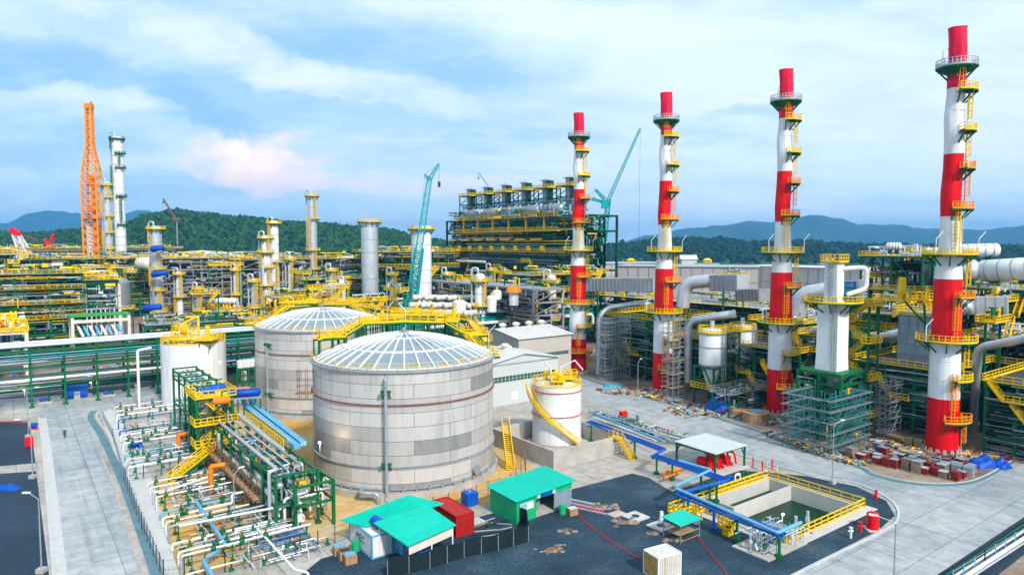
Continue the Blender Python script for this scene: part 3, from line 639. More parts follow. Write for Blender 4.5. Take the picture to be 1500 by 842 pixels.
# odd yellow plant on top of the walkways
for i, (px, py, D) in enumerate(((420, 440, 160), (455, 436, 160), (500, 438, 162), (560, 458, 134), (610, 452, 128), (665, 458, 116), (634, 460, 124))):
    b = A(px, py+8, D); t = thing('valve_stand', f'yellow valve stand number {i+1} along the tank walkways', 'valve', b); t['label'] = ['yellow valve stand at the left end of the far tank walkway', 'yellow valve stand in the middle of the far tank walkway', 'yellow valve stand at the right end of the far tank walkway', 'yellow valve stand where the footbridge leaves the far tank', 'yellow valve stand at the middle of the footbridge between the tanks', 'yellow valve stand above the right side of the near tank dome', 'yellow valve stand at the near end of the footbridge between the tanks'][i]
    m = M(); m.cyl((0, 0), .35, 0, 1.6, 10); m.tube([(-1, 0, .8), (1, 0, .8)], .22, 8); m.build('valve_body', YEL, t); m = M(); m.tube([(0, 0, 1.6), (0, 0, 2.2)], .08, 6); m.lathe([(.5, 2.2), (.6, 2.25), (.5, 2.3)], 12); m.build('hand_wheel', RED if i == 3 else YEL, t)
# roof lamps leaning over the walkways
for i, (px, py, D, s_) in enumerate(((568, 462, 128, 1), (430, 447, 158, -1), (462, 441, 160, 1), (546, 470, 140, 1), (594, 466, 120, -1), (716, 500, 112, 1), (690, 462, 124, -1))):
    b = A(px, py+6, D); t = thing('walkway_lamp', ['white slanting lamp on the footbridge left of the teal crane', 'white slanting lamp at the left end of the far tank walkway', 'white slanting lamp over the centre of the far tank dome', 'white slanting lamp where the far tank walkway comes down', 'white slanting lamp above the near tank dome top', 'white slanting lamp on the platform at the right rim of the near tank', 'white slanting lamp behind the near tank beside the pale warehouses'][i], 'lamp', b, 0, 'slanting walkway lamps')
    m = M(); m.beam((0, 0, -1), (0, 0, 2.2), .09); m.build('pole', WHT, t); m = M(); m.beam((0, 0, 2.2), (1.1*s_, -.3, 3.4), .2, .12); m.build('lamp_head', WHT, t)
# ---------------- small white tank in its concrete bund ----------------
W = Vector((8.0, 120.3, 0)); wt = thing('white_tank', 'small white tank with two red rings and a spiral stair, inside a concrete bund', 'tank', W)
wr = 4.35; wh = 10.2
m = M(); m.lathe([(wr, .3), (wr, wh)], 56); m.build('shell', WHT, wt)
m = M(); m.lathe([(wr+.25, 0), (wr+.25, .3), (wr, .3)], 48); m.build('base_ring', CONC, wt)
m = M(); m.lathe([(wr, wh), (wr*.6, wh+.6), (.01, wh+.9)], 48); m.build('roof', CRM, wt)
for z in (5.2, wh-.8): m = M(); m.lathe([(wr+.05, z-.06), (wr+.16, z-.05), (wr+.16, z+.05), (wr+.05, z+.06)], 48); m.build('red_ring', RED, wt)
m = M(); n = 36; r1 = wr+.15; A0, A1 = R(200), R(305)
P1, P2 = [], []
for i in range(n+1):
    f = i/n; a = R(178)+R(137)*f; z = wh*(1-f)**1.0+.3*f; P1.append((math.cos(a)*(wr+.2), math.sin(a)*(wr+.2), z)); P2.append((math.cos(a)*(wr+1.15), math.sin(a)*(wr+1.15), z))
for i in range(n):
    for P in (P1, P2):
        m.beam(P[i], P[i+1], .1, .22)
        m.beam(Vector(P[i])+Vector((0, 0, 1)), Vector(P[i+1])+Vector((0, 0, 1)), .07)
    m.beam(Vector(P2[i]), Vector(P2[i])+Vector((0, 0, 1)), .08); m.beam(P1[i], P2[i], .3, .06)
    m.beam(Vector(P2[i])+Vector((0, 0, .5)), Vector(P2[i+1])+Vector((0, 0, .5)), .06)
m.build('spiral_stair', YEL, wt)
m = M(); P = [(math.cos(TAU*k/32)*(wr-.05), math.sin(TAU*k/32)*(wr-.05), wh) for k in range(32)]; m.rail(P, 1.15, 1., .09, True); m.build('roof_handrail', YEL, wt)
m = M(); m.box((1.3, .3, wh+1.1), (5, 3.4, .15)); m.box((0, -.5, wh+1.), (2.4, 6, .12)); m.rail([(3.6, -1.4, wh+1.2), (3.6, 2, wh+1.2), (-1.2, 2, wh+1.2), (-1.2, -1.4, wh+1.2)], 1.1, .9, .1, True); m.rail([(-1.2, -3.4, wh+1.1), (1.2, -3.4, wh+1.1)], 1.1, .8, .1); m.build('roof_platform', YEL, wt)
m = M(); m.tube([(-1.2, -1, wh+.5), (-1.2, -1, wh+3.4), (-2.2, -1.6, wh+3.9)], .16, 8, bend=.3); m.tube([(.6, 0, wh+.6), (.6, 0, wh+3.), (3.2, .3, wh+4.2), (4.6, -.3, wh+2.6)], .13, 8); m.build('vent_pipe', WHT, wt)
for (x, y) in ((-2, .3), (.3, -2.4), (2.4, 1)): m = M(); m.cyl((x, y), .35, wh+.5, wh+2., 10); m.cyl((x, y), .5, wh+1.9, wh+2.3, 10); m.build('roof_nozzle', YEL, wt)
bc = [G(845, 690), G(777, 613), G(735, 648), G(912, 640)]
# bund: rectangle aligned to the plant grid
b0 = G(811, 688); bl = G(736, 655); br_ = G(913, 660)
# nearest corner b0, sides along v (right) and -u (left, away)
bd = thing('concrete_bund', 'grey concrete bund wall around the small white tank', 'wall', b0)
Lv, Lu, bh = 15.5, 16.5, 3.0
m = M()
def wall_seg(m, p, q, th, h, z0=0): m.beam(Vector(p)+Vector((0, 0, z0+h/2)), Vector(q)+Vector((0, 0, z0+h/2)), th, h)
c0 = Vector((0, 0, 0)); c1 = Vv*Lv; c2 = Vv*Lv-Uu*Lu; c3 = -Uu*Lu
for nm, p, q in (('wall', c0, c1), ('wall', c1, c2), ('wall', c2, c3), ('wall', c3, c0)):
    m = M(); d = (q-p).normalized(); wall_seg(m, p+d*.16, q+d*.16-d*.004, .32, bh); m.build(nm, CONC, bd)
m = M(); m.poly([c0+Vv*.2-Uu*.2, c1-Vv*.2-Uu*.2, c2-Vv*.2+Uu*.2, c3+Vv*.2+Uu*.2], .05); m.build('floor_slab', CONC, bd)
st = thing('access_stair', 'yellow stile stair over the right corner of the concrete bund', 'stair', off(b0, 0, Lv-2))
m = M(); a0 = Uu*3.6-Vv*.3; m.stair(Uu*3.8+Vector((0, 0, .1)), Uu*.9+Vector((0, 0, 2.8)), 1.1, .1); m.box((0, 0, 2.85), (1.6, 2.2, .1), VA); m.rail([Uu*.9-Vv*.6+Vector((0, 0, 2.9)), Uu*-1.+Vv*-.6+Vector((0, 0, 2.9))], 1.1, .9, .1); m.rail([Uu*.9+Vv*.6+Vector((0, 0, 2.9)), Uu*-1.+Vv*.6+Vector((0, 0, 2.9))], 1.1, .9, .1); m.stair(-Uu*1.+Vector((0, 0, 2.8)), -Uu*3.2+Vector((0, 0, .3)), 1.1, .1); m.build('stair_flight', YEL, st)
st = thing('access_stair', 'steep yellow stair beside the right side of the near tank', 'stair', G(748, 688))
m = M(); m.stair((0, 0, .1), Vector((-.9, 5., 6.)), 1.2, .14); m.build('stair_flight', YEL, st)
# ---------------- generic steel frame ----------------
def frame(t, X, Y, Z, col=GREEN, cw=.35, bw=.28, decks=(), rails=(), brace=True, colname='column', rail_mat=YEL, z0=0., deckmat=GAL, railt=.09, bsp=1.4):
    """columns on the X by Y grid, beams at the heights Z, a deck and a handrail at the listed heights"""
    for x in X:
        for y in Y: m = M(); m.beam((x, y, z0), (x, y, Z[-1]+bw/2), cw); m.build(colname, col, t)
    for z in Z:
        m = M()
        for y in Y: m.beam((X[0], y, z), (X[-1], y, z), bw*.7, bw)
        for x in X: m.beam((x, Y[0], z-.02), (x, Y[-1], z-.02), bw*.7, bw)
        o = m.build('floor_beams', col, t)
        if z in decks: m = M(); m.bz(X[0], X[-1], Y[0], Y[-1], z+bw/2+.01, z+bw/2+.06); m.build('deck', deckmat, t)
        if z in rails:
            m = M(); e = .5; zz = z+bw/2; m.rail([(X[0]-e, Y[0]-e, zz), (X[-1]+e, Y[0]-e, zz), (X[-1]+e, Y[-1]+e, zz), (X[0]-e, Y[-1]+e, zz)], 1.15, bsp, railt, True); m.bz(X[0]-e, X[-1]+e, Y[0]-e, Y[0], zz-.06, zz); m.bz(X[0]-e, X[-1]+e, Y[-1], Y[-1]+e, zz-.06, zz); m.build('handrail', rail_mat, t)
    if brace:
        m = M(); zs = [z0]+list(Z)
        for a, b in zip(zs, zs[1:]):
            for x0, x1 in list(zip(X, X[1:]))[::2]:
                for y in (Y[0], Y[-1]): m.beam((x0, y, a), (x1, y, b), bw*.5)
            for y0, y1 in list(zip(Y, Y[1:]))[::2]:
                for x in (X[0], X[-1]): m.beam((x, y0, a), (x, y1, b), bw*.5)
        m.build('bracing_lattice', col, t)
def span(a, b, n): return [a+(b-a)*i/n for i in range(n+1)]
def clutter(t, x0, x1, y0, y1, z0, z1, n, mats=None, rs=(.06, .22), seed=1, name='pipework', big=True):
    """dense small-bore piping, trays and vessels inside a unit"""
    q = random.Random(seed); mats = mats or [SIL, GAL, DGREEN, WHT, SILB, YEL, DARK]; m = M()
    for _ in range(n):
        m.cm = q.choices(range(len(mats)), [6, 5, 3, 2, 3, 1.2, 1][:len(mats)])[0]
        x, y, z = q.uniform(x0, x1), q.uniform(y0, y1), q.uniform(z0, z1); r = q.uniform(*rs); k = q.random()
        if k < .4: e = min(x1, x+q.uniform(2, 9)); m.tube([(x, y, z), (e, y, z), (e, y, max(z0, z-q.uniform(.5, 3)))], r, 5, bend=.3)
        elif k < .62: m.tube([(x, y, z), (x, min(y1, y+q.uniform(1.5, 6)), z)], r, 5)
        elif k < .88: m.tube([(x, y, z), (x, y, min(z1, z+q.uniform(1, 4)))], r, 5)
        elif not big: m.tube([(x, y, z), (x, y, z+.3)], r*2.2, 6)
        elif k < .95: m.box((x, y, z), (q.uniform(.4, 1.4), q.uniform(.4, 1.2), q.uniform(.4, 1.3)))
        else: m.drum((x, y, z), (min(x1, x+q.uniform(1, 3)), y, z), q.uniform(.35, .7), 8)
    o = m.build(name, mats, t); o['kind'] = 'stuff'; return o
def lines(t, x0, x1, y0, y1, z0, z1, n, seed, mats, r=(.06, .14), name='long_pipes'):
    q = random.Random(seed); m = M()
    for _ in range(n):
        m.cm = q.randrange(len(mats)); z = q.uniform(z0, z1); y = q.uniform(y0, y1); a = q.uniform(x0, x0+(x1-x0)*.6); b = min(x1, a+q.uniform(.25, .9)*(x1-x0)); m.tube([(a, y, z), (b, y, z)], q.uniform(*r), 5)
        if q.random() < .4: m.tube([(b, y, z), (b, y, max(z0, z-q.uniform(2, 6)))], q.uniform(*r), 5)
    o = m.build(name, mats, t); o['kind'] = 'stuff'; return o
def pipe(name, pts, r, mat, label, group=None, cat='pipe', bend=None, n=10):
    m = M(); m.tube(pts, r, n, bend=bend if bend is not None else r*3); o = m.build(name, mat, None, pts[0]); return tag(o, label, cat, group)
def W2L(t, pts):
    mi = t.matrix_world if False else Matrix.Translation(t.location) @ Matrix.Rotation(t.rotation_euler.z, 4, 'Z'); mi = mi.inverted(); return [mi @ Vector(p) for p in pts]
# ---------------- long pipe rack ----------------
RK0 = Vector((-103, 144.6, 0))
rack = thing('pipe_rack', 'long green steel rack carrying silver pipes behind the tall white tank and the domed tanks', 'pipe rack', RK0, VA)
i0, i1 = -4, 28
for i in range(i0, i1+1):
    x = i*6.1; m = M()
    for y in (0, 7.5): m.beam((x, y, 0), (x, y, 13.2), .42); m.bz(x-.5, x+.5, y-.5, y+.5, 0, .35)
    for z in (5.2, 9.1, 12.9): m.beam((x, -.6, z), (x, 8.1, z), .32, .4)
    m.beam((x, 0, 9.1), (x, 7.5, 12.8), .16); m.build('bent', GREEN, rack)
for y in (0, 7.5):
    for z in (4.7, 8.6, 12.4): m = M(); m.beam((i0*6.1, y, z), (i1*6.1, y, z), .24, .3); m.build('stringer', GREEN, rack)
def RL(x, y, z): return RK0+Vv*x-Uu*y+Vector((0, 0, z))
ordn = ['first', 'second', 'third', 'fourth', 'fifth', 'sixth', 'seventh', 'eighth', 'ninth', 'tenth', 'eleventh', 'twelfth', 'thirteenth', 'fourteenth', 'fifteenth', 'sixteenth']
e0, e1 = i0*6.1-2, i1*6.1+2
for k, (y, r) in enumerate(((-.2, .22), (.7, .28), (1.7, .3), (2.8, .35), (3.9, .22), (4.9, .4), (6.1, .3), (7.2, .25))):
    pipe('rack_pipe', [RL(e0, y, 13.1+r), RL(e1, y, 13.1+r)], r, SIL if k % 3 else SILB, f'long silver pipe on the top tier of the long rack, {ordn[k]} from its road side', 'pipes on the long rack', n=8)
for k, (y, z, r, a, b, mat) in enumerate(((.7, 9.3, .36, e0, 43, SIL), (3.2, 9.3, .3, e0, e1, SIL), (5., 9.3, .35, e0, e1, SILB), (.9, 5.4, .4, e0+30, 46, SIL), (3, 5.4, .25, e0, e1, SIL), (5, 5.4, .35, e0, e1, LBLUE), (6.4, 5.4, .2, e0, e1, SIL))):
    pts = [RL(a, y, z+r), RL(b, y, z+r)]
    if k == 0: pts = [RL(a, y, z+r), RL(38, y, z+r), RL(38, y, 5.9), RL(46, y, 5.9)][:3]
    if k == 3: pts = [RL(-16, -5, 4.3), RL(-10, .9, 4.6), RL(-6, .9, 5.9), RL(36, .9, 5.9)]
    pipe('rack_pipe', pts, r, mat, ['thick white pipe on the middle tier of the long rack, dropping near the white tank', 'silver pipe on the middle tier of the long rack, behind the thick white one', 'pale grey pipe on the middle tier of the long rack, farthest back', 'thick white pipe on the lowest tier of the long rack', 'thin silver pipe on the lowest tier of the long rack', 'light blue pipe on the lowest tier of the long rack', 'thinnest silver pipe at the back of the lowest tier of the long rack'][k], 'pipes on the long rack', n=10)
pipe('rack_pipe', [RL(95, -1.2, 10.4), RL(e1-10, -1.2, 10.4), RL(e1-10, -1.2, 7)], .55, WHT, 'thick pale pipe hung outside the rack just behind the warehouse roof', 'pipes on the long rack')
for i in range(-3, 9):
    if i in (-1, 4): continue
    b = RL(i*6.1+2.4, rnd.uniform(1.5, 5), 0); h_ = rnd.uniform(1.2, 2.4); t = thing('electric_cabinet' if i % 2 else 'pump', f'', '', b, VA)
    if i % 2:
        tag(t, f'grey cabinet on the ground under bay {i+4} of the long rack', 'cabinet'); t['label'] = 'grey cabinet standing under the long pipe rack, ' + ordn[(i+3)//2] + ' from the left'; t['group'] = 'cabinets under the long rack'
        m = M(); m.box((0, 0, h_/2), (1.2, .8, h_)); m.build('case', CRM if i > 3 else GREY, t); m = M(); m.box((0, -.42, h_/2), (1., .04, h_*.8)); m.build('door', GREY, t)
    else:
        tag(t, 'pump set on a plinth under the long pipe rack, ' + ordn[(i+3)//2] + ' from the left', 'pump', 'pumps under the long rack')
        m = M(); m.box((0, 0, .2), (2.6, 1.1, .4)); m.build('plinth', CONC, t); m = M(); m.drum((-.9, 0, .9), (.2, 0, .9), .35, 10); m.build('motor', BLUE, t); m = M(); m.drum((.6, 0, .9), (.9, 0, .9), .45, 10); m.tube([(.8, 0, 1), (.8, 0, 2.6)], .14, 8); m.build('casing', GREEN, t)
t = thing('store_container', 'dark blue container standing under the long pipe rack', 'container', G(112, 583), VA)
m = M(); m.box((0, 1, 1.5), (4.4, 2.4, 3)); [m.box((x, -.24, 1.5), (.12, .06, 2.8)) for x in span(-2, 2, 12)]; m.build('body', BLUE, t)
for k_, (y_, z0_, z1_, n_) in enumerate(((-.5, 9.2, 12.4, 60), (2., 5.4, 8.6, 70), (5., 9.2, 12.4, 60), (6.5, 1.5, 5., 60))): lines(rack, -24, 172, y_, y_+1.5, z0_, z1_, n_, 60+k_, [TEAL, SILB, DGREEN, LBLUE, SIL2, GREEN], (.07, .17))
# lit lamps on the rack
def star_lamp(px, py, D, label):
    b = A(px, py, D); t = thing('flood_lamp', label, 'lamp', b); m = M(); m.box((0, .12, 0), (.34, .2, .24)); m.build('housing', GREY, t); m = M(); m.box((0, 0, 0), (.28, .04, .18)); m.build('lens', LAMPM, t); m = M(); m.beam((0, .2, -1.5), (0, .2, .1), .09); m.build('bracket', GAL, t)
    l = bpy.data.lights.new('lamp_light', 'POINT'); l.energy = 220; l.color = (1, .75, .4); l.shadow_soft_size = .3; o = bpy.data.objects.new('lamp_light', l); C.objects.link(o); o.parent = t; o.location = (0, -.3, 0)
star_lamp(35, 571, 143, 'lit yellow flood lamp low on the long rack, leftmost one')
star_lamp(133, 560, 154, 'lit yellow flood lamp on the long rack above the blue container')
star_lamp(1147, 753, 88, 'lit flood lamp low over the dark green basin water')
star_lamp(322, 530, 140, 'lit amber flood lamp just right of the white tank')
star_lamp(468, 648, 93, 'lit amber flood lamp at the foot of the near tank shell')
# ---------------- tall white tank behind the yellow stairs ----------------
t = thing('white_storage_tank', 'tall plain white tank topped by a yellow platform, standing in front of the long rack', 'tank', Vector((-70.5, 150, 0)))
m = M(); m.lathe([(6.6, 0), (6.6, 13.6)], 56); m.build('shell', WHT, t)
m = M(); m.lathe([(6.6, 13.6), (3.5, 14.6), (.01, 15)], 48); m.build('roof', CRM, t)
m = M(); P = [(math.cos(TAU*k/32)*6.5, math.sin(TAU*k/32)*6.5, 13.7) for k in range(32)]; m.rail(P, 1.2, 1.2, .1, True); m.build('roof_handrail', YEL, t)
m = M(); m.box((1.5, -3.2, 14.6), (10.5, 5.4, .16)); m.rail([(-3.7, -.6, 14.7), (-3.7, -5.9, 14.7), (6.7, -5.9, 14.7), (6.7, -.6, 14.7)], 1.2, 1., .1, True); m.build('roof_platform', YEL, t)
m = M()
for x in (-3.4, -1, 1.5, 4, 6.4): m.beam((x, -5.8, 14.5), (x*.9, -5.2, 12.6), .2)
m.build('platform_brackets', GREEN, t)
m = M(); m.bz(-4, .5, -2, 2, 14.9, 15.1); m.rail([(-4, -2, 16.), (.5, -2, 16.), (.5, 2, 16.), (-4, 2, 16.)], 1.2, 1., .1, True); m.cyl((-2, 0), .9, 15, 17.6, 12); m.cyl((2.5, 1.5), .5, 14.6, 17, 12); m.tube([(-2, 0, 17.6), (1.2, 0, 19.2), (1.2, 0, 15)], .3, 8, bend=.4); m.stair((0, -1, 15), (-3.4, -1, 17.2), 1, .1); m.build('roof_equipment', YEL, t)
m = M()
for k in range(3): m.beam((-1+k*1.8, -4, 14.7), (-1+k*1.8, -4, 17), .09); m.beam((-1+k*1.8, -4, 17), (-.2+k*1.8, -4.4, 18.1), .16)
m.build('roof_lamps', WHT, t)
m = M()
for k in range(5): m.drum((9.6+k*.28, -14+k*.9, 9.4), (11+k*.28, -14+k*.9, 9.9), .42, 10)
g = thing('silencer_bank', 'bank of small white silencers on green legs beside the tall white tank', 'silencers', A(352, 540, 136)); m = M()
for k in range(4): x, y = k*.62, k*.45; m.cyl((x, y), .55, .2, 1.7, 12, .6)
for z in (.5, 1., 1.4):
    for k in range(4): m.lathe([(.6, z-.06), (.68, z), (.6, z+.06)], 12, (k*.62, k*.45, 0))
m.build('silencers', WHT, g); m = M()
for k in range(4): m.beam((-.5+k, -.4+k*.4, -9.6), (-.5+k, -.4+k*.4, .2), .22)
for z in (-.1, -3, -6): m.beam((-.6, -.5, z), (2.7, .9, z), .22)
m.build('support_frame', GREEN, g)
pipe('pipe', [Vector((-79.3, 143.4, .2)), Vector((-79.3, 143.4, 12.6)), Vector((-77.5, 145.5, 12.9))], .28, WHT, 'white vertical pipe rising up the left side of the tall white tank', bend=.5)
# ---------------- stair tower and elevated pipeways on the left ----------------
TW = Vector((-48.5, 108.5, 0))
tw = thing('stair_tower', 'green and yellow stair tower with zigzag flights amid the pipework', 'stair tower', TW, VA)
frame(tw, [-2.6, 2.6], [-2.8, 0, 2.8], [3.2, 6.6, 10.9], GREEN, .42, .34, decks=(10.9,), rails=(10.9,), deckmat=YEL, railt=.11, bsp=1.)
for k, (za, zb, s_) in enumerate(((3.3, 6.7, 1), (6.8, 11., -1), (0.1, 3.3, -1))):
    m = M(); m.stair((-1.9*s_ if k < 2 else -1.9, -1.6, za), (1.9*s_ if k < 2 else 1.9, -1.6, zb), 1.1, .16); m.build('stair_flight', YEL, tw)
for z in (3.3, 6.7): m = M(); m.bz(-3.2, 3.2, -3.6, -.4, z+.1, z+.18); m.rail([(-3.2, -.4, z+.2), (-3.2, -3.6, z+.2), (3.2, -3.6, z+.2), (3.2, -.4, z+.2)], 1.15, .9, .12); m.build('landing', YEL, tw)
st = thing('access_stair', 'long yellow stair on green stringers leading up to the stair tower', 'stair', G(246, 708))
fp = W2L(st, [G(246, 708)+Vector((0, 0, .1)), A(312, 668, 105)])
m = M(); m.stair(fp[0], Vector((fp[1].x, fp[1].y, 3.4)), 1.3, .14); m.build('flight', YEL, st)
m = M(); q = Vector((fp[1].x, fp[1].y, 3.2)); sd2 = Vector((-q.y, q.x, 0)).normalized()*.68; [m.beam(fp[0]+s_*sd2-Vector((0, 0, .25)), q+s_*sd2-Vector((0, 0, .25)), .2, .4) for s_ in (-1, 1)]; m.build('stringers', GREEN, st)
for k, (px, py, D, mat, mn, lb) in enumerate(((303, 573, 108, BLUE, 'vessel', 'dark blue pump drum on top of the stair tower'), (318, 568, 111, BLUE, 'vessel', 'second dark blue drum behind the first on the stair tower top'), (325, 586, 104, ORG, 'vessel', 'short orange drum at the right end of the tower deck'), (355, 572, 110, ORG, 'vessel', 'orange drum above the long blue cover beside the far tank'))):
    b = A(px, py, D); t = thing('vessel', lb, 'vessel', b); m = M(); m.drum((-.9, -.5, 0), (.9, .4, 0), .62, 12); m.build('shell', mat, t); m = M(); m.beam((-.7, -.4, -1.1), (-.7, -.4, 0), .3); m.beam((.7, .4, -1.1), (.7, .4, 0), .3); m.tube([(0, 0, .4), (0, 0, 1.3), (.8, 0, 1.5)], .12, 6); m.build('saddle', GREEN, t)
t = thing('covered_cooler', 'long blue sheeted roller on a grey shelf beside the far tank', 'cooler', A(358, 575, 109), R(20)); m = M(); m.drum((-2.2, 0, 0), (2.2, 0, 0), .62, 12); m.box((0, 0, .35), (4.6, .9, .5)); m.build('cover', TARP, t); m = M(); m.box((0, 0, -.75), (5.2, 1.9, .2)); m.build('shelf', GAL, t); m = M(); [m.beam((x, y, -10), (x, y, -.8), .25) for x in (-2.4, 2.4) for y in (-.8, .8)]; m.build('leg', GREEN, t)
def pipeway(nm, label, p0, L, W_, levels, step=5., railz=None, cw=.32):
    """rack running along U from p0"""
    t = thing(nm, label, 'pipe rack', p0, VA-R(90)); n = max(1, round(L/step))
    for i in range(n+1):
        x = L*i/n; m = M()
        for y in (-W_/2, W_/2): m.beam((x, y, 0), (x, y, levels[-1]), cw); m.bz(x-.35, x+.35, y-.35, y+.35, 0, .3)
        for z in levels: m.beam((x, -W_/2-.2, z), (x, W_/2+.2, z), cw*.8)
        m.build('bent', GREEN, t)
    for y in (-W_/2, W_/2):
        for z in levels: m = M(); m.beam((0, y, z-.25), (L, y, z-.25), .2, .28); m.build('stringer', GREEN, t)
    if railz: m = M(); m.rail([(0, -W_/2-.8, railz), (L*.62, -W_/2-.8, railz)], 1.1, 1.2, .1); m.rail([(0, -W_/2-.1, railz), (L*.62, -W_/2-.1, railz)], 1.1, 1.2, .1); m.bz(0, L*.62, -W_/2-.85, -W_/2-.05, railz-.1, railz-.02); m.build('side_walkway', YEL, t)
    return t
pw = pipeway('pipeway', 'green pipeway running from the stair tower down to the near tank corner', TW+Uu*3+Vv*2.2, 31, 5.2, [3.4, 6.9], 5.2)
PW = lambda x, y, z: TW+Uu*(3+x)+Vv*(2.2+y)+Vector((0, 0, z))
pw2 = pipeway('pipeway', 'high green pipeway leading back from the stair tower towards the white tank', TW-Uu*22+Vv*.5, 20, 4., [6, 10.6, 12.], 5.)
PW2 = lambda x, y, z: TW-Uu*(22-x)+Vv*(.5+y)+Vector((0, 0, z))
for k in range(5): pipe('pipe', [PW2(-2, -1.5+k*.75, 10.9+.1*k), PW2(19, -1.5+k*.75, 10.9+.1*k)], .18+.05*(k % 2), [WHT, SIL, SILB, GAL, WHT][k], f'pipe on the high pipeway behind the stair tower, {ordn[k]} from the road side', 'pipes on the high pipeway')
for k in range(6): pipe('pipe', [PW2(-1, -1.5+k*.6, 6.3), PW2(19, -1.5+k*.6, 6.3)], .13, [SIL, WHT, GAL][k % 3], f'thin pipe on the lower tier of the high pipeway, {ordn[k]} from the road side', 'pipes on the high pipeway')
t = thing('tall_duct', 'twin light blue ducts with a yellow catwalk running down to the near tank', 'duct', PW(0, 2.4, 7.2))
for k, y in enumerate((3.0, 4.2)):
    m = M(); a = PW(-2, y, 8.4)-t.location; b = PW(22.5-k, y, 7.6)-t.location; m.beam(a, b, .85, .6); m.tube([a+Vector((0, 0, 0)), a+Vector((-.8, .8, 1.2))], .4, 10); m.build('duct', LBLUE, t)
m = M(); a = PW(-1, 1.5, 7.6)-t.location; b = PW(21, 1.5, 7.)-t.location; m.beam(a, b, .7, .4); m.build('duct', SIL, t)
m = M()
for y in (1.95, 2.6): m.rail([PW(2, y, 7.4)-t.location, PW(20, y, 7.1)-t.location], 1.1, 1.2, .1)
m.build('catwalk_rail', YEL, t)
q_ = random.Random(5)
for k in range(9):
    y = -2.3+k*.5; x0 = q_.uniform(0, 3); x1 = q_.uniform(24, 31); z = 7.2 if k % 2 else 3.7; r = q_.choice((.14, .18, .24)); pts = [PW(x0, y, z+2), PW(x0, y, z), PW(x1, y, z), PW(x1, y, z-2.)] if k % 3 == 0 else [PW(0, y, z), PW(x1, y, z), PW(x1, y-1, z), PW(x1, y-1, .8)]
    pipe('pipe', pts, r, [WHT, SIL, GAL, SILB][k % 4], f'pipe on the pipeway from stair tower to near tank, {ordn[k]} from its road side', 'pipes on the long pipeway')
clutter(pw, 1, 30, -2.4, 2.4, .6, 3.3, 90, seed=11); clutter(pw, 1, 30, -2.4, 2.4, 3.5, 6.6, 70, seed=12); clutter(tw, -2.5, 2.5, -2.6, 2.6, .6, 10.5, 50, [GREEN, YEL, SIL, GREEN, YEL], seed=13)
clutter(pw2, 0, 20, -2, 2, 1, 10, 60, seed=14)
# scaffold tubes along the pipeway's road side
t = thing('scaffold_run', 'low brown tube scaffold along the road side of the pipeway', 'scaffold', PW(0, -3.4, 0), VA-R(90)); m = M()
for x in span(0, 26, 13):
    for y in (-.5, .5): m.beam((x, y, 0), (x, y, 5.), .06)
for z in (1.2, 2.6, 3.9, 4.8):
    for y in (-.5, .5): m.beam((0, y, z), (26, y, z), .06)
    for x in span(0, 26, 13): m.beam((x, -.6, z), (x, .6, z), .05)
m.build('tube_frame', RUST, t); m = M()
for k in range(10): m.box((k*2.6+1.2, 0, 2.7+(k % 3)*.02), (2.4, .8, .06))
m.build('plank_deck', WOOD, t)
# pipe runs (metering skids): each one pipe, its feet and its valves
def run(p, L, z, r, mat, label, group, valves=2, riser=1.5, seed=0, vm=GREEN, dropz=None):
    q = random.Random(seed); t = thing('pipe_run', label, 'pipe run', p, VA); m = M()
    pts = [(0, 0, .15), (0, 0, z), (L, 0, z)]
    if riser: pts += [(L, 0, z+riser), (L+1.6, 0, z+riser)]
    m.tube(pts, r, 8, bend=.35); m.build('pipe', mat, t)
    for i in range(max(2, int(L/3))):
        x = 1+i*(L-1.5)/max(1, int(L/3)-1); m = M(); m.beam((x, 0, 0), (x, 0, z-r), .14); m.box((x, 0, .12), (.5, .5, .24)); m.beam((x, -.3, z-r-.05), (x, .3, z-r-.05), .12); m.build('support', GREEN, t)
    for k in range(valves):
        x = q.uniform(.8, L*.75); m = M(); m.tube([(x-.28, 0, z), (x+.28, 0, z)], r+.1, 8); m.cyl((x, 0), .1, z, z+.6, 8); m.build('valve', vm, t); m = M(); m.lathe([(.22, z+.65), (.28, z+.69), (.22, z+.73)], 10, (x, 0, 0)); m.build('hand_wheel', q.choice((RED, GREEN, BLUE)), t)
    return t
q_ = random.Random(21)
matsA = [WHT, SIL, WHT, BLUE, BLUE, WHT, SIL, WHT, LBLUE, WHT, SILB, WHT]
nmA = {WHT: 'white', SIL: 'silver', BLUE: 'dark blue', LBLUE: 'light blue', SILB: 'grey blue'}
for k in range(12):
    p = G(168+k*1.9, 602+k*9.2); L = q_.uniform(10.5, 13.5); mm = matsA[k]
    run(p, L, .9+.35*(k % 4), .10+.04*(k % 3), mm, f'{nmA[mm]} pipe run in the far skid by the road bend, {ordn[k]} from the back', 'pipe runs of the far skid', 3, q_.choice((0, 1.5, 2.)), k)
matsB = [WHT, WHT, SIL, WHT, LBLUE, WHT, WHT, SILB, WHT, GAL, WHT, SIL, WHT, WHT]; nmB = dict(nmA); nmB[GAL] = 'galvanised'
for k in range(13):
    p = G(216+k*4.6, 716+k*11.5); L = q_.uniform(8, 17); mm = matsB[k]
    run(p, L, .9+.4*(k % 4), .10+.03*(k % 3), mm, f'{nmB[mm]} pipe run in the near skid inside the mesh fence, {ordn[k]} from the back', 'pipe runs of the near skid', 3, q_.choice((0, 0, 1.2)), 40+k)
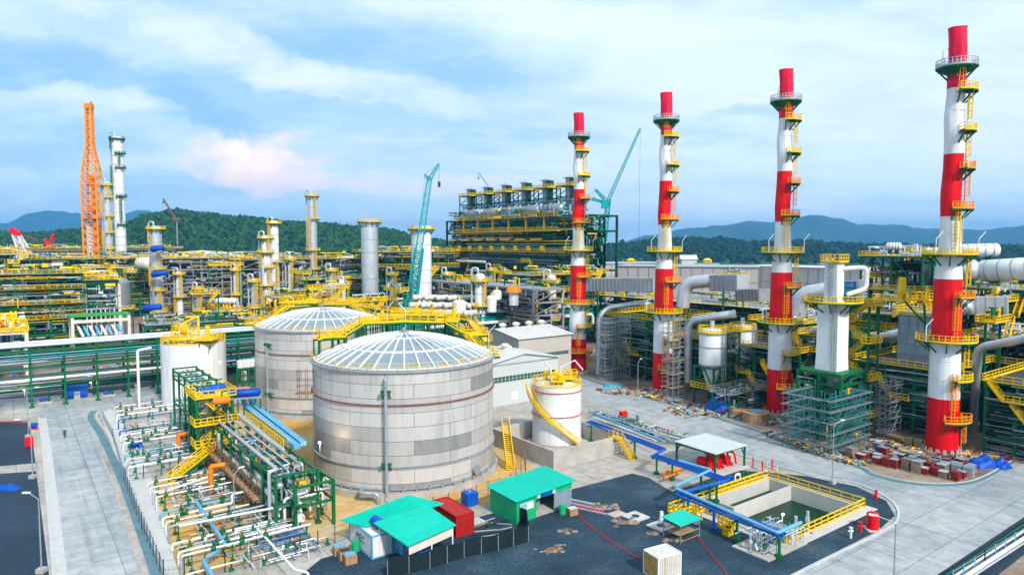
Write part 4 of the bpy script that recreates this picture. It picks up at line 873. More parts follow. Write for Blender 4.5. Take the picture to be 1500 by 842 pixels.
for k in range(10):
    p = G(255+k*19+q_.uniform(-6, 6), 705+(k % 3)*34+q_.uniform(-6, 6)); t = thing('valve_post', 'green valve on a short post in the sand, '+ordn[k]+' from the left', 'valve', p, 0, 'green valves standing in the sand')
    m = M(); m.box((0, 0, .1), (.7, .7, .2)); m.beam((0, 0, .1), (0, 0, 1.), .12); m.build('post', GREEN, t); m = M(); m.tube([(-.35, 0, 1.), (.35, 0, 1.)], .2, 8); m.cyl((0, 0), .1, 1, 1.5, 6); m.build('valve', GREEN, t)
zz = [G(358, 725, 1.6), G(420, 775, 1.6), G(388, 800, 1.6), G(398, 838, 1.6)]
zz = [G(288, 735, 1.6), G(331, 798, 1.6), G(297, 820, 1.6), G(322, 860, 1.6)]
pipe('pipe', zz, .22, LBLUE, 'light blue pipe zigzagging over the near skid beside the road fence', bend=.6)
pipe('pipe', [G(378, 775, 2), G(432, 834, 2), G(452, 838, 2), G(452, 860, 0)], .13, WHT, 'white pipe slanting forward out of the near skid to the fence', bend=.5)
pipe('pipe', [G(233, 722, 2.2), G(330, 690, 2.4), G(352, 690, 2.4), G(352, 676, 3.6)], .15, WHT, 'white pipe climbing from the skid fence towards the stair tower foot', bend=.5)
pipe('pipe', [G(262, 770, 2.6), G(440, 736, 3.), G(440, 736, 5)], .14, WHT, 'long white overhead pipe crossing the whole near skid', bend=.5)
for k, (px, py, h_, lb) in enumerate(((262, 650, 3, 'orange covered riser in the far metering skid'), (310, 712, 4, 'orange covered riser in the near skid close to the yellow stair'), (350, 660, 2.6, 'orange covered riser under the blue ducts'), (385, 655, 2.6, 'orange box beside the pipeway under the blue ducts'))):
    b = G(px, py+12); t = thing('riser_cover', lb, 'riser', b); m = M(); m.cyl((0, 0), .35, 0, h_, 10); m.tube([(0, 0, h_), (1.8, .6, h_+.1)], .33, 10); m.build('cover', ORG, t)
for k, (px, py) in enumerate(((383, 690), (376, 716), (420, 700), (300, 640), (198, 660))):
    b = G(px, py); t = thing('pump_set', 'dark blue pump on a grey plinth, '+['beside the near tank side of the pipeway', 'under the middle of the pipeway', 'near the foot of the near tank', 'left of the stair tower foot', 'at the left end of the far skid'][k], 'pump', b, VA)
    m = M(); m.box((0, 0, .2), (2.2, 1., .4)); m.build('plinth', GREY, t); m = M(); m.drum((-.8, 0, .95), (.2, 0, .95), .42, 10); m.build('motor', BLUE, t); m = M(); m.cyl((.7, 0), .4, .4, 1.3, 10); m.tube([(.7, 0, 1.2), (.7, 0, 2.2)], .14, 6); m.build('casing', BLUE, t)
# green corner portal by the near tank
t = thing('portal_frame', 'green portal frame with white pipes at the near end of the pipeway', 'frame', G(455, 768), VA)
frame(t, [-2.4, 2.4], [-1.6, 2.4], [3.2, 5.6], GREEN, .36, .3, decks=(), rails=(), brace=False); clutter(t, -2.4, 2.4, -1.6, 2.4, 1, 5.6, 26, [WHT, SIL, WHT, GAL], (.09, .16), 9)
# ---------------- fences ----------------
def fence(label, pts, h=2., sp=2.4, mat=DARK):
    P = [Vector((p[0], p[1], 0)) for p in pts]; o = P[0]; t = thing('mesh_fence', label, 'fence', o)
    P = [p-o for p in P]; w_ = M()
    for a, b in zip(P, P[1:]):
        n = max(1, round((b-a).length/sp))
        for i in range(n+1): q = a.lerp(b, i/n); m = M(); m.beam(q, q+Vector((0, 0, h+.2)), .09); m.build('post', mat, t)
        for z in (.15, h*.5, h): w_.beam(a+Vector((0, 0, z)), b+Vector((0, 0, z)), .05)
        L = (b-a).length; k = int(L/.45)
        for i in range(k): q = a.lerp(b, i/k); w_.beam(q+Vector((0, 0, .15)), q+Vector((0, 0, h)), .018)
    w_.build('wire_panel', GAL, t); return t
fence('dark mesh fence between the drain channel and the near skid', gp((182, 706), (208, 775), (240, 850)))
fence('dark mesh fence across the sand behind the near skid', gp((184, 706), (262, 692), (345, 676)))
fence('dark mesh fence along the front of the near skid and tank', gp((240, 848), (330, 838), (440, 812), (560, 772), (680, 738), (748, 716), (770, 690), (768, 668)))
fence('pale mesh fence beside the pipes in the bottom right corner', gp((1395, 862), (1442, 832), (1500, 795), (1560, 760)), 1.8, 2.5, LBLUE)
fence('thin mesh fence along the road edge between stack fuel skid and tank', gp((862, 606), (905, 622), (962, 644)), 1.6, 2.2, GAL)
fence('thin mesh fence closing the metering skid at the road bend', gp((150, 612), (165, 640), (183, 704)), 1.4, 2.4, GAL)

for k, (a_, b_, w_) in enumerate((((185, 640), (262, 600), 8), ((205, 672), (290, 640), 8), ((250, 740), (330, 712), 10), ((285, 800), (400, 760), 12), ((345, 820), (450, 790), 10), ((270, 600), (300, 575), 5))):
    p = G(*a_); q = G(*b_); t = thing('small_bore_piping', ['small bore pipes and valves filling the back of the far metering skid', 'small bore pipes and valves at the front of the far metering skid', 'small bore pipes and valves by the yellow stair foot', 'small bore pipes and valves in the middle of the near skid', 'small bore pipes and valves close to the front fence', 'small bore pipes and valves beside the tall white tank'][k], 'pipework', p, VA)
    L = (q-p).dot(Vv); clutter(t, 0, max(8, L), -w_/2, w_/2, .15, 1.5, 110, [WHT, SIL, GAL, GREEN, GREEN, SILB, BLUE], (.04, .09), 700+k, big=False); m = M(); m.bz(0, max(8, L), -.5, .5, 0, .12); m.build('plinth', CONC, t)
# ---------------- sheds and site huts ----------------
def corr(m, x0, x1, y, z0, z1, pitch=.3, d=.05, axis='x'):
    n = int((x1-x0)/pitch)
    for i in range(n):
        x = x0+(i+.5)*pitch
        if axis == 'x': m.box((x, y, (z0+z1)/2), (pitch*.5, d, z1-z0))
        else: m.box((y, x, (z0+z1)/2), (d, pitch*.5, z1-z0))
def container(t, L, W_, H_, mat, endmat=None):
    m = M(); m.bz(0, L, 0, W_, .12, H_)
    corr(m, .2, L-.2, -.02, .3, H_-.2); corr(m, .2, L-.2, W_+.02, .3, H_-.2); corr(m, .2, W_-.2, L+.02, .3, H_-.2, axis='y'); m.build('body', mat, t)
    m = M()
    for x in (0, L):
        for y in (0, W_): m.beam((x, y, 0), (x, y, H_+.03), .16)
    for z in (.1, H_): m.beam((0, -.02, z), (L, -.02, z), .14); m.beam((0, W_+.02, z), (L, W_+.02, z), .14); m.beam((-.02, 0, z), (-.02, W_, z), .14); m.beam((L+.02, 0, z), (L+.02, W_, z), .14)
    m.build('corner_frame', endmat or mat, t)
    m = M()
    for y in (W_*.25, W_*.45, W_*.55, W_*.75): m.beam((-.08, y, .2), (-.08, y, H_-.1), .05)
    m.build('door_bars', GAL, t)
UA = VA-R(90)
rc = thing('shipping_container', 'dark red shipping container standing against the turquoise roofed shed', 'container', Vector((-10.3, 84.6, 0)), UA); container(rc, 6.1, 2.44, 2.6, material('container_red', (.42, .014, .012), .5, 0, .2, .6, streak=(.20, .03, .02)))
wc = thing('shipping_container', 'white container with dark stencilled letters at the left end of the shed', 'container', Vector((-19.2, 78.9, 0)), UA); container(wc, 6.1, 2.44, 2.6, WHT, LBLUE)
text('MEC', 1.2, DARK, wc, (3.1, -.06, 1.45), (R(90), 0, 0))
for k, (x, s_, h_) in enumerate(((6.5, 1.6, 2.6), (7.6, 1.5, 2.4))):
    b = Vector((-19.2, 78.9, 0))+Uu*(5.0+k*1.3)+Vv*(2.6+k*.5); t = thing('switch_cabinet', ['tall light blue cabinet beside the white container, farther one', 'tall light blue cabinet with a pale door beside the white container, nearer one'][k], 'cabinet', b, UA)
    m = M(); m.bz(0, 1.2, 0, 1.7, 0, h_+.1); m.build('case', LBLUE, t); m = M(); m.bz(1.2, 1.24, .3, 1.3, .5, 2.); m.build('door', PALE, t); m = M(); m.bz(-.1, 1.3, -.1, 1.8, h_+.1, h_+.2); m.build('lid', CRM, t)
t = thing('water_tank', 'blue drum lying on top of the white container', 'tank', Vector((-19.2, 78.9, 2.65))+Uu*4.+Vv*1.6, UA); m = M(); m.drum((-.6, 0, .6), (.6, 0, .6), .58, 14); [m.lathe([(.6, -.04), (.64, 0), (.6, .04)], 14) for _ in ()]; m.build('drum', BLUE, t); m = M(); m.box((0, 0, .06), (1.3, .9, .12)); m.build('cradle', WOOD, t)
def slab_roof(t, pts, th, mat, name='roof'):
    P = [Vector(p)-t.location for p in pts]; m = M(); n = 4; a = (P[1]-P[0]).cross(P[2]-P[0]).z
    if a < 0: P.reverse()
    m.add(P+[p-Vector((0, 0, th)) for p in P], [(0, 1, 2, 3), (7, 6, 5, 4)]+[(i, i+4, (i+1) % 4+4, (i+1) % 4) for i in range(4)])
    # standing ribs
    for i in range(1, 16):
        f = i/16; m.beam(P[0].lerp(P[3], f)+Vector((0, 0, .03)), P[1].lerp(P[2], f)+Vector((0, 0, .03)), .06)
    m.build(name, mat, t)
sh = thing('site_shed', 'open site shed under two overlapping turquoise metal roofs', 'shed', Vector((-12.5, 79, 0)))
slab_roof(sh, [G(498, 761, 2.9), G(598, 724, 3.5), G(650, 737, 3.4), G(535, 771, 2.8)], .1, TURQ, 'rear_roof')
slab_roof(sh, [G(547, 765, 3.7), G(626, 739, 3.9), G(668, 768, 3.4), G(597, 799, 3.3)], .12, TURQ, 'front_roof')
pl = [G(556, 766, 3.5), G(623, 744, 3.6), G(663, 770, 3.2), G(600, 796, 3.1)]
for p in pl+[(pl[2]+pl[3])/2]: m = M(); q = p-sh.location; m.beam((q.x, q.y, 0), (q.x, q.y, q.z), .14); m.build('post', WHT, sh)
a, b = pl[3]-sh.location, pl[2]-sh.location; m = M(); m.add([(a.x, a.y, a.z-1.2), (b.x, b.y, b.z-1.1), (b.x, b.y, b.z), (a.x, a.y, a.z)], [(0, 1, 2, 3)]); m.add([(a.x, a.y+.06, a.z-1.2), (b.x, b.y+.06, b.z-1.1), (b.x, b.y+.06, b.z), (a.x, a.y+.06, a.z)], [(3, 2, 1, 0)]); m.build('front_fascia', CRM, sh)
c_, d_ = pl[0]-sh.location, pl[1]-sh.location; m = M(); m.beam((c_.x, c_.y, 1.5), (d_.x, d_.y, 1.5), .06, 3); m.build('back_wall', GREY, sh)
# second shed
s2 = thing('site_office', 'green walled hut with a turquoise mono pitch roof and posters by its door', 'hut', Vector((2.6, 88.8, 0)), R(40))
m = M(); P = [Vector((-5.3, -3.1, 3.1)), Vector((5.3, -3.1, 3.5)), Vector((5.3, 3.1, 3.9)), Vector((-5.3, 3.1, 3.5))]
m.add(P+[p-Vector((0, 0, .12)) for p in P], [(0, 1, 2, 3), (7, 6, 5, 4)]+[(i, i+4, (i+1) % 4+4, (i+1) % 4) for i in range(4)]); [m.beam(P[0].lerp(P[1], i/20)+Vector((0, 0, .03)), P[3].lerp(P[2], i/20)+Vector((0, 0, .03)), .05) for i in range(1, 20)]; m.build('roof', TURQ, s2)
m = M(); m.bz(-4.9, -4.8, -2.7, 2.7, .6, 3.); m.bz(-4.9, -4.8, -2.7, 2.7, 0, .59); m.bz(-4.8, 4.8, 2.6, 2.7, 0, 3.3); m.build('side_wall', SGREEN, s2)
m = M(); m.bz(-4.8, -1.6, -2.7, -2.6, 0, 3.); m.bz(4.7, 4.8, -2.4, 2.6, 0, 3.3); m.bz(-1.59, 4.8, -2.7, -2.6, 2.45, 3.25); m.build('front_wall', SGREEN, s2)
m = M(); m.bz(1.6, 4.8, -2.66, -2.6, 0, 2.44); corr(m, 1.6, 4.8, -2.69, 0, 2.44, .25); m.build('corrugated_panel', SILB, s2)
m = M(); m.bz(-1.6, .4, -1.2, -1.1, 0, 2.4); corr(m, -1.6, .4, -1.22, 0, 2.4, .2); m.build('inner_screen', GAL, s2)
m = M(); m.bz(-4.3, -2.1, -2.76, -2.71, 1.5, 2.4); m.build('notice_board', WHT, s2); m = M(); [m.bz(-4.2+i*.52, -3.8+i*.52, -2.78, -2.765, 1.6, 2.3) for i in range(2)]; m.build('poster', LBLUE, s2)
m = M(); m.bz(-.9, 1.2, -2.78, -2.72, 2.55, 3.15); m.build('name_board', BLUE, s2); m = M(); m.bz(-1.5, -.95, -2.78, -2.72, 2.5, 3.15); m.bz(1.25, 1.7, -2.78, -2.72, 2.5, 3.15); m.build('poster', WHT, s2)
m = M(); m.bz(-4.85, 4.85, -2.65, 2.65, 0, .08); m.build('floor', CONC, s2)
for px, py, mat, lb in ((824, 752, SGREEN, 'green drum standing by the hut opening'), (521, 806, SGREEN, 'green drum left of the white container'), (617, 824, BLUE, 'dark blue drum inside the black netting, left one'), (627, 820, BLUE, 'dark blue drum inside the black netting, right one'), (1020, 766, WHT, 'small white canister beside the little canopy')):
    t = thing('drum', lb, 'drum', G(px, py)); m = M(); m.cyl((0, 0), .48, 0, 1.15, 14); [m.lathe([(.48, z-.04), (.52, z), (.48, z+.04)], 14) for z in (.35, .75)]; m.build('barrel', mat, t); m = M(); m.cyl((0, 0), .3, 1.15, 1.2, 10); m.build('lid', mat, t)
t = thing('crate', 'brown crate beside the green drum at the hut', 'crate', G(838, 754), R(30)); m = M(); m.box((0, 0, .5), (1.2, .9, .9)); [m.box((0, -.47, .2+.3*i), (1.22, .04, .12)) for i in range(3)]; m.build('box', WOOD, t); m = M(); m.box((0, 0, .98), (1.1, .8, .06)); m.build('lid', PALE, t)
for i, (px, py) in enumerate(((497, 811), (513, 824), (505, 818))):
    t = thing('crate', ['brown crate with a blue lid left of the white container, farthest', 'brown crate with a blue lid left of the white container, nearest', 'brown crate between two others left of the white container'][i], 'crate', G(px, py), R(30)); m = M(); m.box((0, 0, .5), (1.3, 1., 1.)); [m.box((0, -.52, .2+.3*j), (1.32, .04, .12)) for j in range(3)]; m.build('box', WOOD, t); m = M(); m.box((0, 0, 1.04), (1.1, .8, .08)); m.build('lid', LBLUE if i < 2 else DARK, t)
t = thing('water_cube', 'dark blue tank box on the sand behind the red container', 'tank', G(688, 740), VA); m = M(); m.bz(-.85, .85, -.8, .8, .15, 1.9); [m.bz(-.88, .88, -.83, .83, z, z+.08) for z in (.5, 1., 1.5)]; m.build('tank', BLUE, t); m = M(); m.bz(-.9, .9, -.85, .85, 0, .15); m.build('pallet', WOOD, t); m = M(); m.cyl((0, 0), .25, 1.9, 2., 10); m.build('cap', LBLUE, t)
# netting screen
NP = gp((568, 846), (630, 832), (680, 816), (730, 806), (774, 793), (772, 770), (748, 762), (724, 748)); o = NP[0]; t = thing('netting_screen', 'low black shade netting on posts round the yard between the sheds', 'fence', o); m = M()
for a, b in zip(NP, NP[1:]):
    n = 6
    for i in range(n):
        p, q = a.lerp(b, i/n)-o, a.lerp(b, (i+1)/n)-o; z1, z2 = 2.+.12*math.sin(i*TAU/n/1), 2.+.12*math.sin((i+1)*TAU/n); m.add([p, q, (q.x, q.y, z2), (p.x, p.y, z1)], [(0, 1, 2, 3)]); m.add([p+Vector((0, .03, 0)), q+Vector((0, .03, 0)), (q.x, q.y+.03, z2), (p.x, p.y+.03, z1)], [(3, 2, 1, 0)])
m.build('netting', BLACKN, t)
for a, b in zip(NP, NP[1:]):
    for k in (0, .5): p = a.lerp(b, k)-o; m = M(); m.beam((p.x, p.y-.05, 0), (p.x, p.y-.05, 1.9), .07); m.build('post', GAL, t)
q_ = random.Random(3)
for k in range(9):
    p = G(700+q_.uniform(-4, 46), 772+q_.uniform(-6, 16)); a_ = q_.uniform(-.2, .9); L = q_.uniform(2, 4.4); m = M(); m.box((0, 0, .08+.04*k), (L, .16, .1), a_); o_ = m.build('steel_bar', [SIL, GAL, DARK][k % 3], None); o_.location = p; tag(o_, ['silver','galvanised','dark'][k % 3]+' steel bar on the ground inside the black netting, '+['first','second','third'][k//3]+' of its colour', 'bar', 'loose bars inside the netting')
for k in range(5):
    p = G(850+k*4, 735+k*3.5); m = M(); m.box((0, 0, .1), (4.2, .3, .14), R(-30)); o_ = m.build('steel_bar', [SIL, RUST, LBLUE, RED, GAL][k], None); o_.location = p; tag(o_, ['silver bar beside the hut', 'rusty bar beside the hut', 'light blue bar beside the hut', 'red bar beside the hut', 'grey bar beside the hut'][k]+' at the edge of the gravel', 'bar', 'bars beside the hut')
t = thing('goods_pallet', 'pallet of small white goods between red container and hut', 'pallet', G(692, 768), VA); m = M(); m.bz(-1.4, 1.4, -.9, .9, .05, .18); m.build('pallet', WOOD, t)
m = M(); [m.bz(-1.3+i*.55, -.85+i*.55, -.8+j*.55, -.4+j*.55, .2, .45) for i in range(5) for j in range(3)]; m.build('goods', PALE, t)
bc_ = thing('shipping_container', 'small white container with a rusty yellow end, on the gravel in front', 'container', G(964, 852), R(28)); container(bc_, 3., 2.3, 2.5, material('worn_white_container', (.62, .60, .55), .6, 0, .15, 1., streak=(.42, .28, .12)), WHT)
m = M(); m.bz(-.12, -.09, .15, 2.15, .25, 2.4); m.build('rusty_door', material('rusty_yellow', (.60, .30, .05), .7, 0, .3, 1.8, stain=(.34, .20, .10)), bc_);
for k in range(2):
    pts = [G(846, 750), G(858, 766), G(885, 786), G(925, 812), G(958, 828)] if k == 0 else [G(1018, 785), G(1030, 798), G(1048, 820), G(1062, 838), G(1070, 850)]
    pts = [p+Vector((0, 0, .07)) for p in smooth_path(pts, 5)]; pipe('hose', pts, .05, RED, ['red hose lying across the gravel towards the small container', 'red hose lying across the gravel below the little canopy'][k], cat='hose', n=6)
pits = [G(931, 757), G(968, 771)]
for i, p in enumerate(pits):
    t = thing('manhole', ['square white manhole slab in the middle of the gravel', 'square white manhole slab near the little canopy'][i], 'manhole', p, VA); m = M(); m.bz(-1.3, 1.3, -1.3, 1.3, 0, .16); m.build('slab', CONCW, t); m = M(); m.cyl((0, 0), .5, .16, .2, 20); m.build('cover', DARK, t)
    if i: m = M(); m.cyl((.9, .7), .3, .16, 1.5, 10, .22); m.build('marker', WHT, t)
m = M(); m.bz(-1.1, 1.1, -.7, .7, 0, .14); o_ = m.build('concrete_slab', CONC, None); o_.location = G(903, 753); o_.rotation_euler.z = VA; tag(o_, 'small grey slab lying left of the white manhole slab', 'slab')
HEAP = ground_mat('loose_soil', [(.10, .07, .05), (.24, .16, .11), (.36, .27, .20)], (.6, 4.))
for i, (px, py, s_) in enumerate(((880, 742, 2.), (918, 764, 1.8), (958, 780, 1.3), (830, 778, 1.4), (812, 806, 1.5), (818, 798, .8), (985, 790, 1.3))):
    m = M(); q = random.Random(i)
    for _ in range(16):
        r_ = s_*q.uniform(.08, .36); c_ = (q.gauss(0, s_*.5), q.gauss(0, s_*.28), 0); n0 = len(m.v); m.lathe([(.01, r_*.5), (r_*.5, r_*.36), (r_, .02)], 9, c_, smooth_prof=True)
        m.v[n0:] = [(c_[0]+(x-c_[0])*q.uniform(.6, 1.3), c_[1]+(y-c_[1])*q.uniform(.5, 1.1), z*q.uniform(.7, 1.2)) for x, y, z in m.v[n0:]]
    o_ = m.build('soil_heap', HEAP, None); o_.location = G(px, py); tag(o_, None, None, None, 'stuff')
# little canopy
cn_ = thing('canopy', 'little turquoise canopy on thin legs left of the basin', 'canopy', G(998, 786), VA); m = M(); m.box((0, 0, 2.35), (3.8, 3., .08), 0, R(4)); m.build('roof', TURQ, cn_)
for x in (-1.7, 1.7):
    for y in (-1.3, 1.3): m = M(); m.beam((x, y, 0), (x, y, 2.3), .08); m.build('leg', GAL, cn_)
m = M(); m.bz(-1.5, 1.5, -1., 1., .8, .86); [m.beam((-1.7, y, z), (1.7, y, z), .07) for y in (-1.3, 1.3) for z in (.3, 1.1)]; m.build('bench', WOOD, cn_)
# ---------------- basin ----------------
bs = thing('settling_basin', 'open concrete basin of dark green water with yellow rails round it', 'basin', BC, VA)
m = M(); d = 3.2
for (x0, x1, y0, y1) in ((-BV, -BV+.35, -BU, BU), (BV-.35, BV, -BU, BU), (-BV+.35, BV-.35, -BU, -BU+.35), (-BV+.35, BV-.35, BU-.35, BU)): mm_ = M(); mm_.bz(x0, x1, y0, y1, -d, .25); mm_.build('wall', CONCW, bs)
m = M(); m.bz(-4.5, BV-.35, 3.2, 3.5, -d, .15); m.build('dividing_wall', CONCW, bs); m = M(); m.bz(-4.8, -4.5, 3.2, BU-.35, -d, .15); m.build('dividing_wall', CONCW, bs); m = M(); m.bz(-6.6, -6.3, -BU+.35, BU-.35, -d, .0); m.build('dividing_wall', CONCW, bs)
m = M(); m.bz(-BV+.1, BV-.1, -BU+.1, BU-.1, -d-.2, -d+.02); m.build('floor', CONC, bs)
WAT = material('green_water', (.002, .035, .018), .25, 0, .5, .25, .12, fine=.8); WAT.node_tree.nodes['Principled BSDF'].inputs['Specular IOR Level'].default_value = .12
m = M(); m.poly([(-6.3, -BU+.35), (BV-.35, -BU+.35), (BV-.35, 3.2), (-6.3, 3.2)], -1.9); o_ = m.build('water', WAT, bs); m = M(); m.poly([(-4.5, 3.5), (BV-.35, 3.5), (BV-.35, BU-.35), (-4.5, BU-.35)], -1.5); m.build('water', WAT, bs)
m = M(); m.poly([(-BV+.35, -BU+.35), (-6.6, -BU+.35), (-6.6, BU-.35), (-BV+.35, BU-.35)], -1.9); m.build('water', WAT, bs)
e = .3
for P in ([(-BV, BU), (BV, BU)], [(BV, BU), (BV, -BU)], [(BV, -BU), (-BV, -BU)], [(-BV, BU), (-BV, 1.)]):
    m = M(); m.rail([(x, y, .25) for x, y in P], 1.15, 1.5, .12); m.build('handrail', YEL, bs)
for x, y, w1, w2, nm in ((0, BU+.6, BV*2+2.4, 1.2, 'kerb_slab'), (0, -BU-.6, BV*2+2.4, 1.2, 'kerb_slab'), (-BV-.6, 0, 1.2, BU*2, 'kerb_slab'), (BV+.6, 0, 1.2, BU*2, 'kerb_slab')): m = M(); m.box((x, y, .02), (w1, w2, .1)); m.build(nm, CONCW, bs)
for k in range(2): x, y = -6.4+k*2.6, -BU+.5; m = M(); m.cyl((x, y), .26, -1, 1.6, 12); m.box((x, y-.4, .3), (.6, .9, .12)); m.cyl((x, y), .2, 1.6, 1.9, 12); m.cyl((x, y), .18, 1.9, 2.6, 10); m.build('pump_motor', SIL, bs)
# dosing skid in front of the basin
dk = thing('dosing_skid', 'cluster of white pipes and valves on a slab at the basin front corner', 'pipework', G(1120, 800), VA); m = M(); m.bz(-3.2, 4.6, -2.6, 2.2, 0, .15); m.build('slab', CONC, dk)
for k in range(12):
    q = random.Random(70+k); x, y = q.uniform(-3, 4), q.uniform(-2.2, 1.8); z = q.uniform(.9, 2.1); m = M(); m.tube([(x, y, .15), (x, y, z), (x+q.uniform(1, 2.4)*(1 if x < 2 else -1), y, z), (x+1.2*(1 if x < 2 else -1), y, .3)][:3+(k % 2)], .11, 8, bend=.2); m.tube([(x, y, z*.5), (x, y, z*.5+.3)], .24, 8); m.build('pipe', WHT if k % 3 else SIL, dk)
for k in range(4): m = M(); m.drum((-2+k*1.5, -1+.5*(k % 2), .8), (-1.4+k*1.5, -1+.5*(k % 2), .8), .3, 8); m.build('pump', BLUE if k % 2 else GREEN, dk)
for x, y in ((-8.5, 2.5), (-8.5, .5)):
    pass
t = thing('valve_platform', 'small yellow railed valve platform at the left corner of the basin', 'platform', G(1008, 762), VA); m = M(); m.bz(-2.4, 1.6, -1.2, 1.2, 1.2, 1.3); m.rail([(-2.4, -1.2, 1.3), (1.6, -1.2, 1.3), (1.6, 1.2, 1.3), (-2.4, 1.2, 1.3)], 1.1, .9, .11, True); m.build('deck', YEL, t); m = M(); [m.beam((x, y, 0), (x, y, 1.2), .14) for x in (-2.2, 1.4) for y in (-1, 1)]; m.build('legs', YEL, t)
t = thing('valve_platform', 'tall yellow valve stand between the blue pipes and the basin water', 'platform', G(1066, 783), VA); m = M(); m.bz(-.8, .8, -.8, .8, .9, 1.); m.rail([(-.8, -.8, 1), (.8, -.8, 1), (.8, .8, 1), (-.8, .8, 1)], 1.1, .6, .1, True); m.build('deck', YEL, t); m = M(); m.beam((0, 0, 0), (0, 0, 1), .9); m.build('pedestal', YEL, t)
t = thing('valve_header', 'row of small valves behind a yellow rail along the upper edge of the basin', 'valves', G(1060, 712), VA); m = M(); m.rail([(-4, -1.4, 0), (7, -1.4, 0)], 1.1, 1.4, .11); m.build('handrail', YEL, t)
for k in range(5): x = -3+k*1.9; m = M(); m.tube([(x, 0, 0), (x, 0, 1.1), (x+1.2, 0, 1.1), (x+1.2, 0, 0)], .12, 8, bend=.2); m.tube([(x+.4, 0, 1.1), (x+.8, 0, 1.1)], .24, 8); m.build('valve', [GREEN, SIL, BLUE, WHT, GREEN][k], t)
# ---------------- pump shelter ----------------
ps = thing('pump_shelter', 'flat pale roofed shelter on green posts over the red fire pumps', 'shelter', Vector((31.6, 106.9, 0)), VA)
m = M(); m.box((0, 0, 3.45), (8., 8., .12), 0, R(1)); m.build('roof', PALE, ps)
m = M(); [m.beam((-3.8, y, 3.25), (3.8, y, 3.25), .22, .3) for y in (-3.7, 0, 3.7)]; [m.beam((x, -3.8, 3.2), (x, 3.8, 3.2), .2, .3) for x in (-3.7, 3.7)]; m.build('roof_beams', GREEN, ps)
for x in (-3.7, 3.7):
    for y in (-3.7, 3.7): m = M(); m.beam((x, y, 0), (x, y, 3.2), .26); m.beam((x, y, 1.9), (x-.9*(1 if x > 0 else -1), y, 3.1), .14); m.build('post', GREEN, ps)
m = M(); m.bz(-4.6, 4.6, -4.6, 4.6, 0, .12); m.build('floor_slab', CONCW, ps)
for k in range(3):
    t = thing('fire_pump', ['red fire pump at the left side of the shelter', 'red fire pump in the middle of the shelter', 'red fire pump at the right side of the shelter'][k], 'pump', Vector((31.6, 106.9, .12))+Vv*(-2.4+2.2*k)+Uu*.8, UA, 'red pumps under the shelter')
    m = M(); m.box((0, 0, .15), (3.4, 1.2, .3)); m.build('base_frame', RED, t); m = M(); m.drum((-1.2, 0, .95), (.2, 0, .95), .5, 12); m.box((-.5, 0, 1.2), (1.2, .7, .8)); m.build('motor', RED, t); m = M(); m.cyl((1, 0), .5, .3, 1.3, 12); m.tube([(1, 0, 1.2), (1, 0, 2.2), (2.2, 0, 2.2), (2.6, 0, .5)], .16, 8, bend=.3); m.build('casing', RED, t)
for k in range(6):
    t = thing('hydrant_post', ['white bollard beside the shelter, ', 'red marker post beside the shelter, '][k % 2 == 0]+ordn[k]+' from the left', 'bollard', G(1103+k*7, 684+(k % 3)*3)); m = M(); m.cyl((0, 0), .1, 0, 1.2 if k % 2 else 1.6, 8); m.build('post', RED if k % 2 == 0 else WHT, t); m = M(); m.cyl((0, 0), .18, 1.1, 1.25, 8); m.build('cap', RED if k % 2 == 0 else GREY, t)
# ---------------- blue pipes ----------------
R2 = lambda px, py, z=3.: G(px, py, z)
br = thing('blue_pipe_rack', 'row of green posts holding up the blue pipes towards the basin', 'pipe rack', G(955, 690))
for i, (px, py, z, cr_) in enumerate(((866, 622, 3, 1), (900, 634, 3, 1), (930, 645, 3, 1), (962, 668, 2.8, 0), (985, 676, 2.8, 0), (1027, 692, 2.8, 0), (1040, 706, 2.8, 0), (993, 724, 2.8, 0), (1008, 728, 2.8, 0), (1046, 744, 2.8, 0), (1080, 760, 2.8, 0), (1142, 784, 2.6, 0), (1050, 706, 2.8, 0))):
    p = G(px, py, z)-br.location; m = M(); m.beam((p.x, p.y, 0), (p.x, p.y, z-.1), .26); m.box((p.x, p.y, .2), (.7, .7, .4)); d_ = Vv*1. if i not in (6, 7) else Uu*.9; m.beam(p-d_-Vector((0, 0, .15)), p+d_-Vector((0, 0, .15)), .2); m.build('post', BLUE if i in (8, 9) else GREEN, br)
def offp(pts, o): return [Vector(p)+o for p in pts]
b1 = [R2(858, 618), R2(968, 660), R2(953, 668), R2(1062, 705), R2(990, 724), R2(1142, 786)]
for k in range(3): pipe('blue_pipe', offp(b1, Vv*(.62*k)+Vector((0, 0, .03*k))), .14, BLUE, ['outer', 'middle', 'inner'][k]+' one of three parallel dark blue pipes zigzagging to the basin', 'blue pipes to the basin', bend=.35)
pipe('blue_pipe', [R2(862, 602, 2.6), R2(972, 646, 2.6)], .16, LBLUE, 'light blue pipe beside the road, leading from the white tank', bend=.3)
pipe('blue_pipe', [R2(995, 675, 3.1), R2(1042, 688, 3.1), R2(988, 712, 3.1), R2(988, 712, 0)], .22, LBLUE, 'light blue pipe bending back and down at the gravel edge', bend=.4)
pipe('blue_pipe', [R2(992, 716, 3.4), R2(1139, 780, 3.4), R2(1173, 765, 3.4), R2(1173, 765, 0)], .22, LBLUE, 'light blue pipe running above the dosing skid by the basin', bend=.4)
for k in range(7):
    off_ = Uu*0+Vv*(1.3+.55*k); pipe('pipe', [G(858, 612, 1.4)+off_, G(948+q_.uniform(0, 22), 648, 1.4)+off_], .09+.03*(k % 3), [SIL, WHT, GAL, BLUE, GREEN, SIL, WHT][k], f'small pipe in the bundle along the road edge behind the bund, {ordn[k]} from the bund', 'small pipes along the road edge')
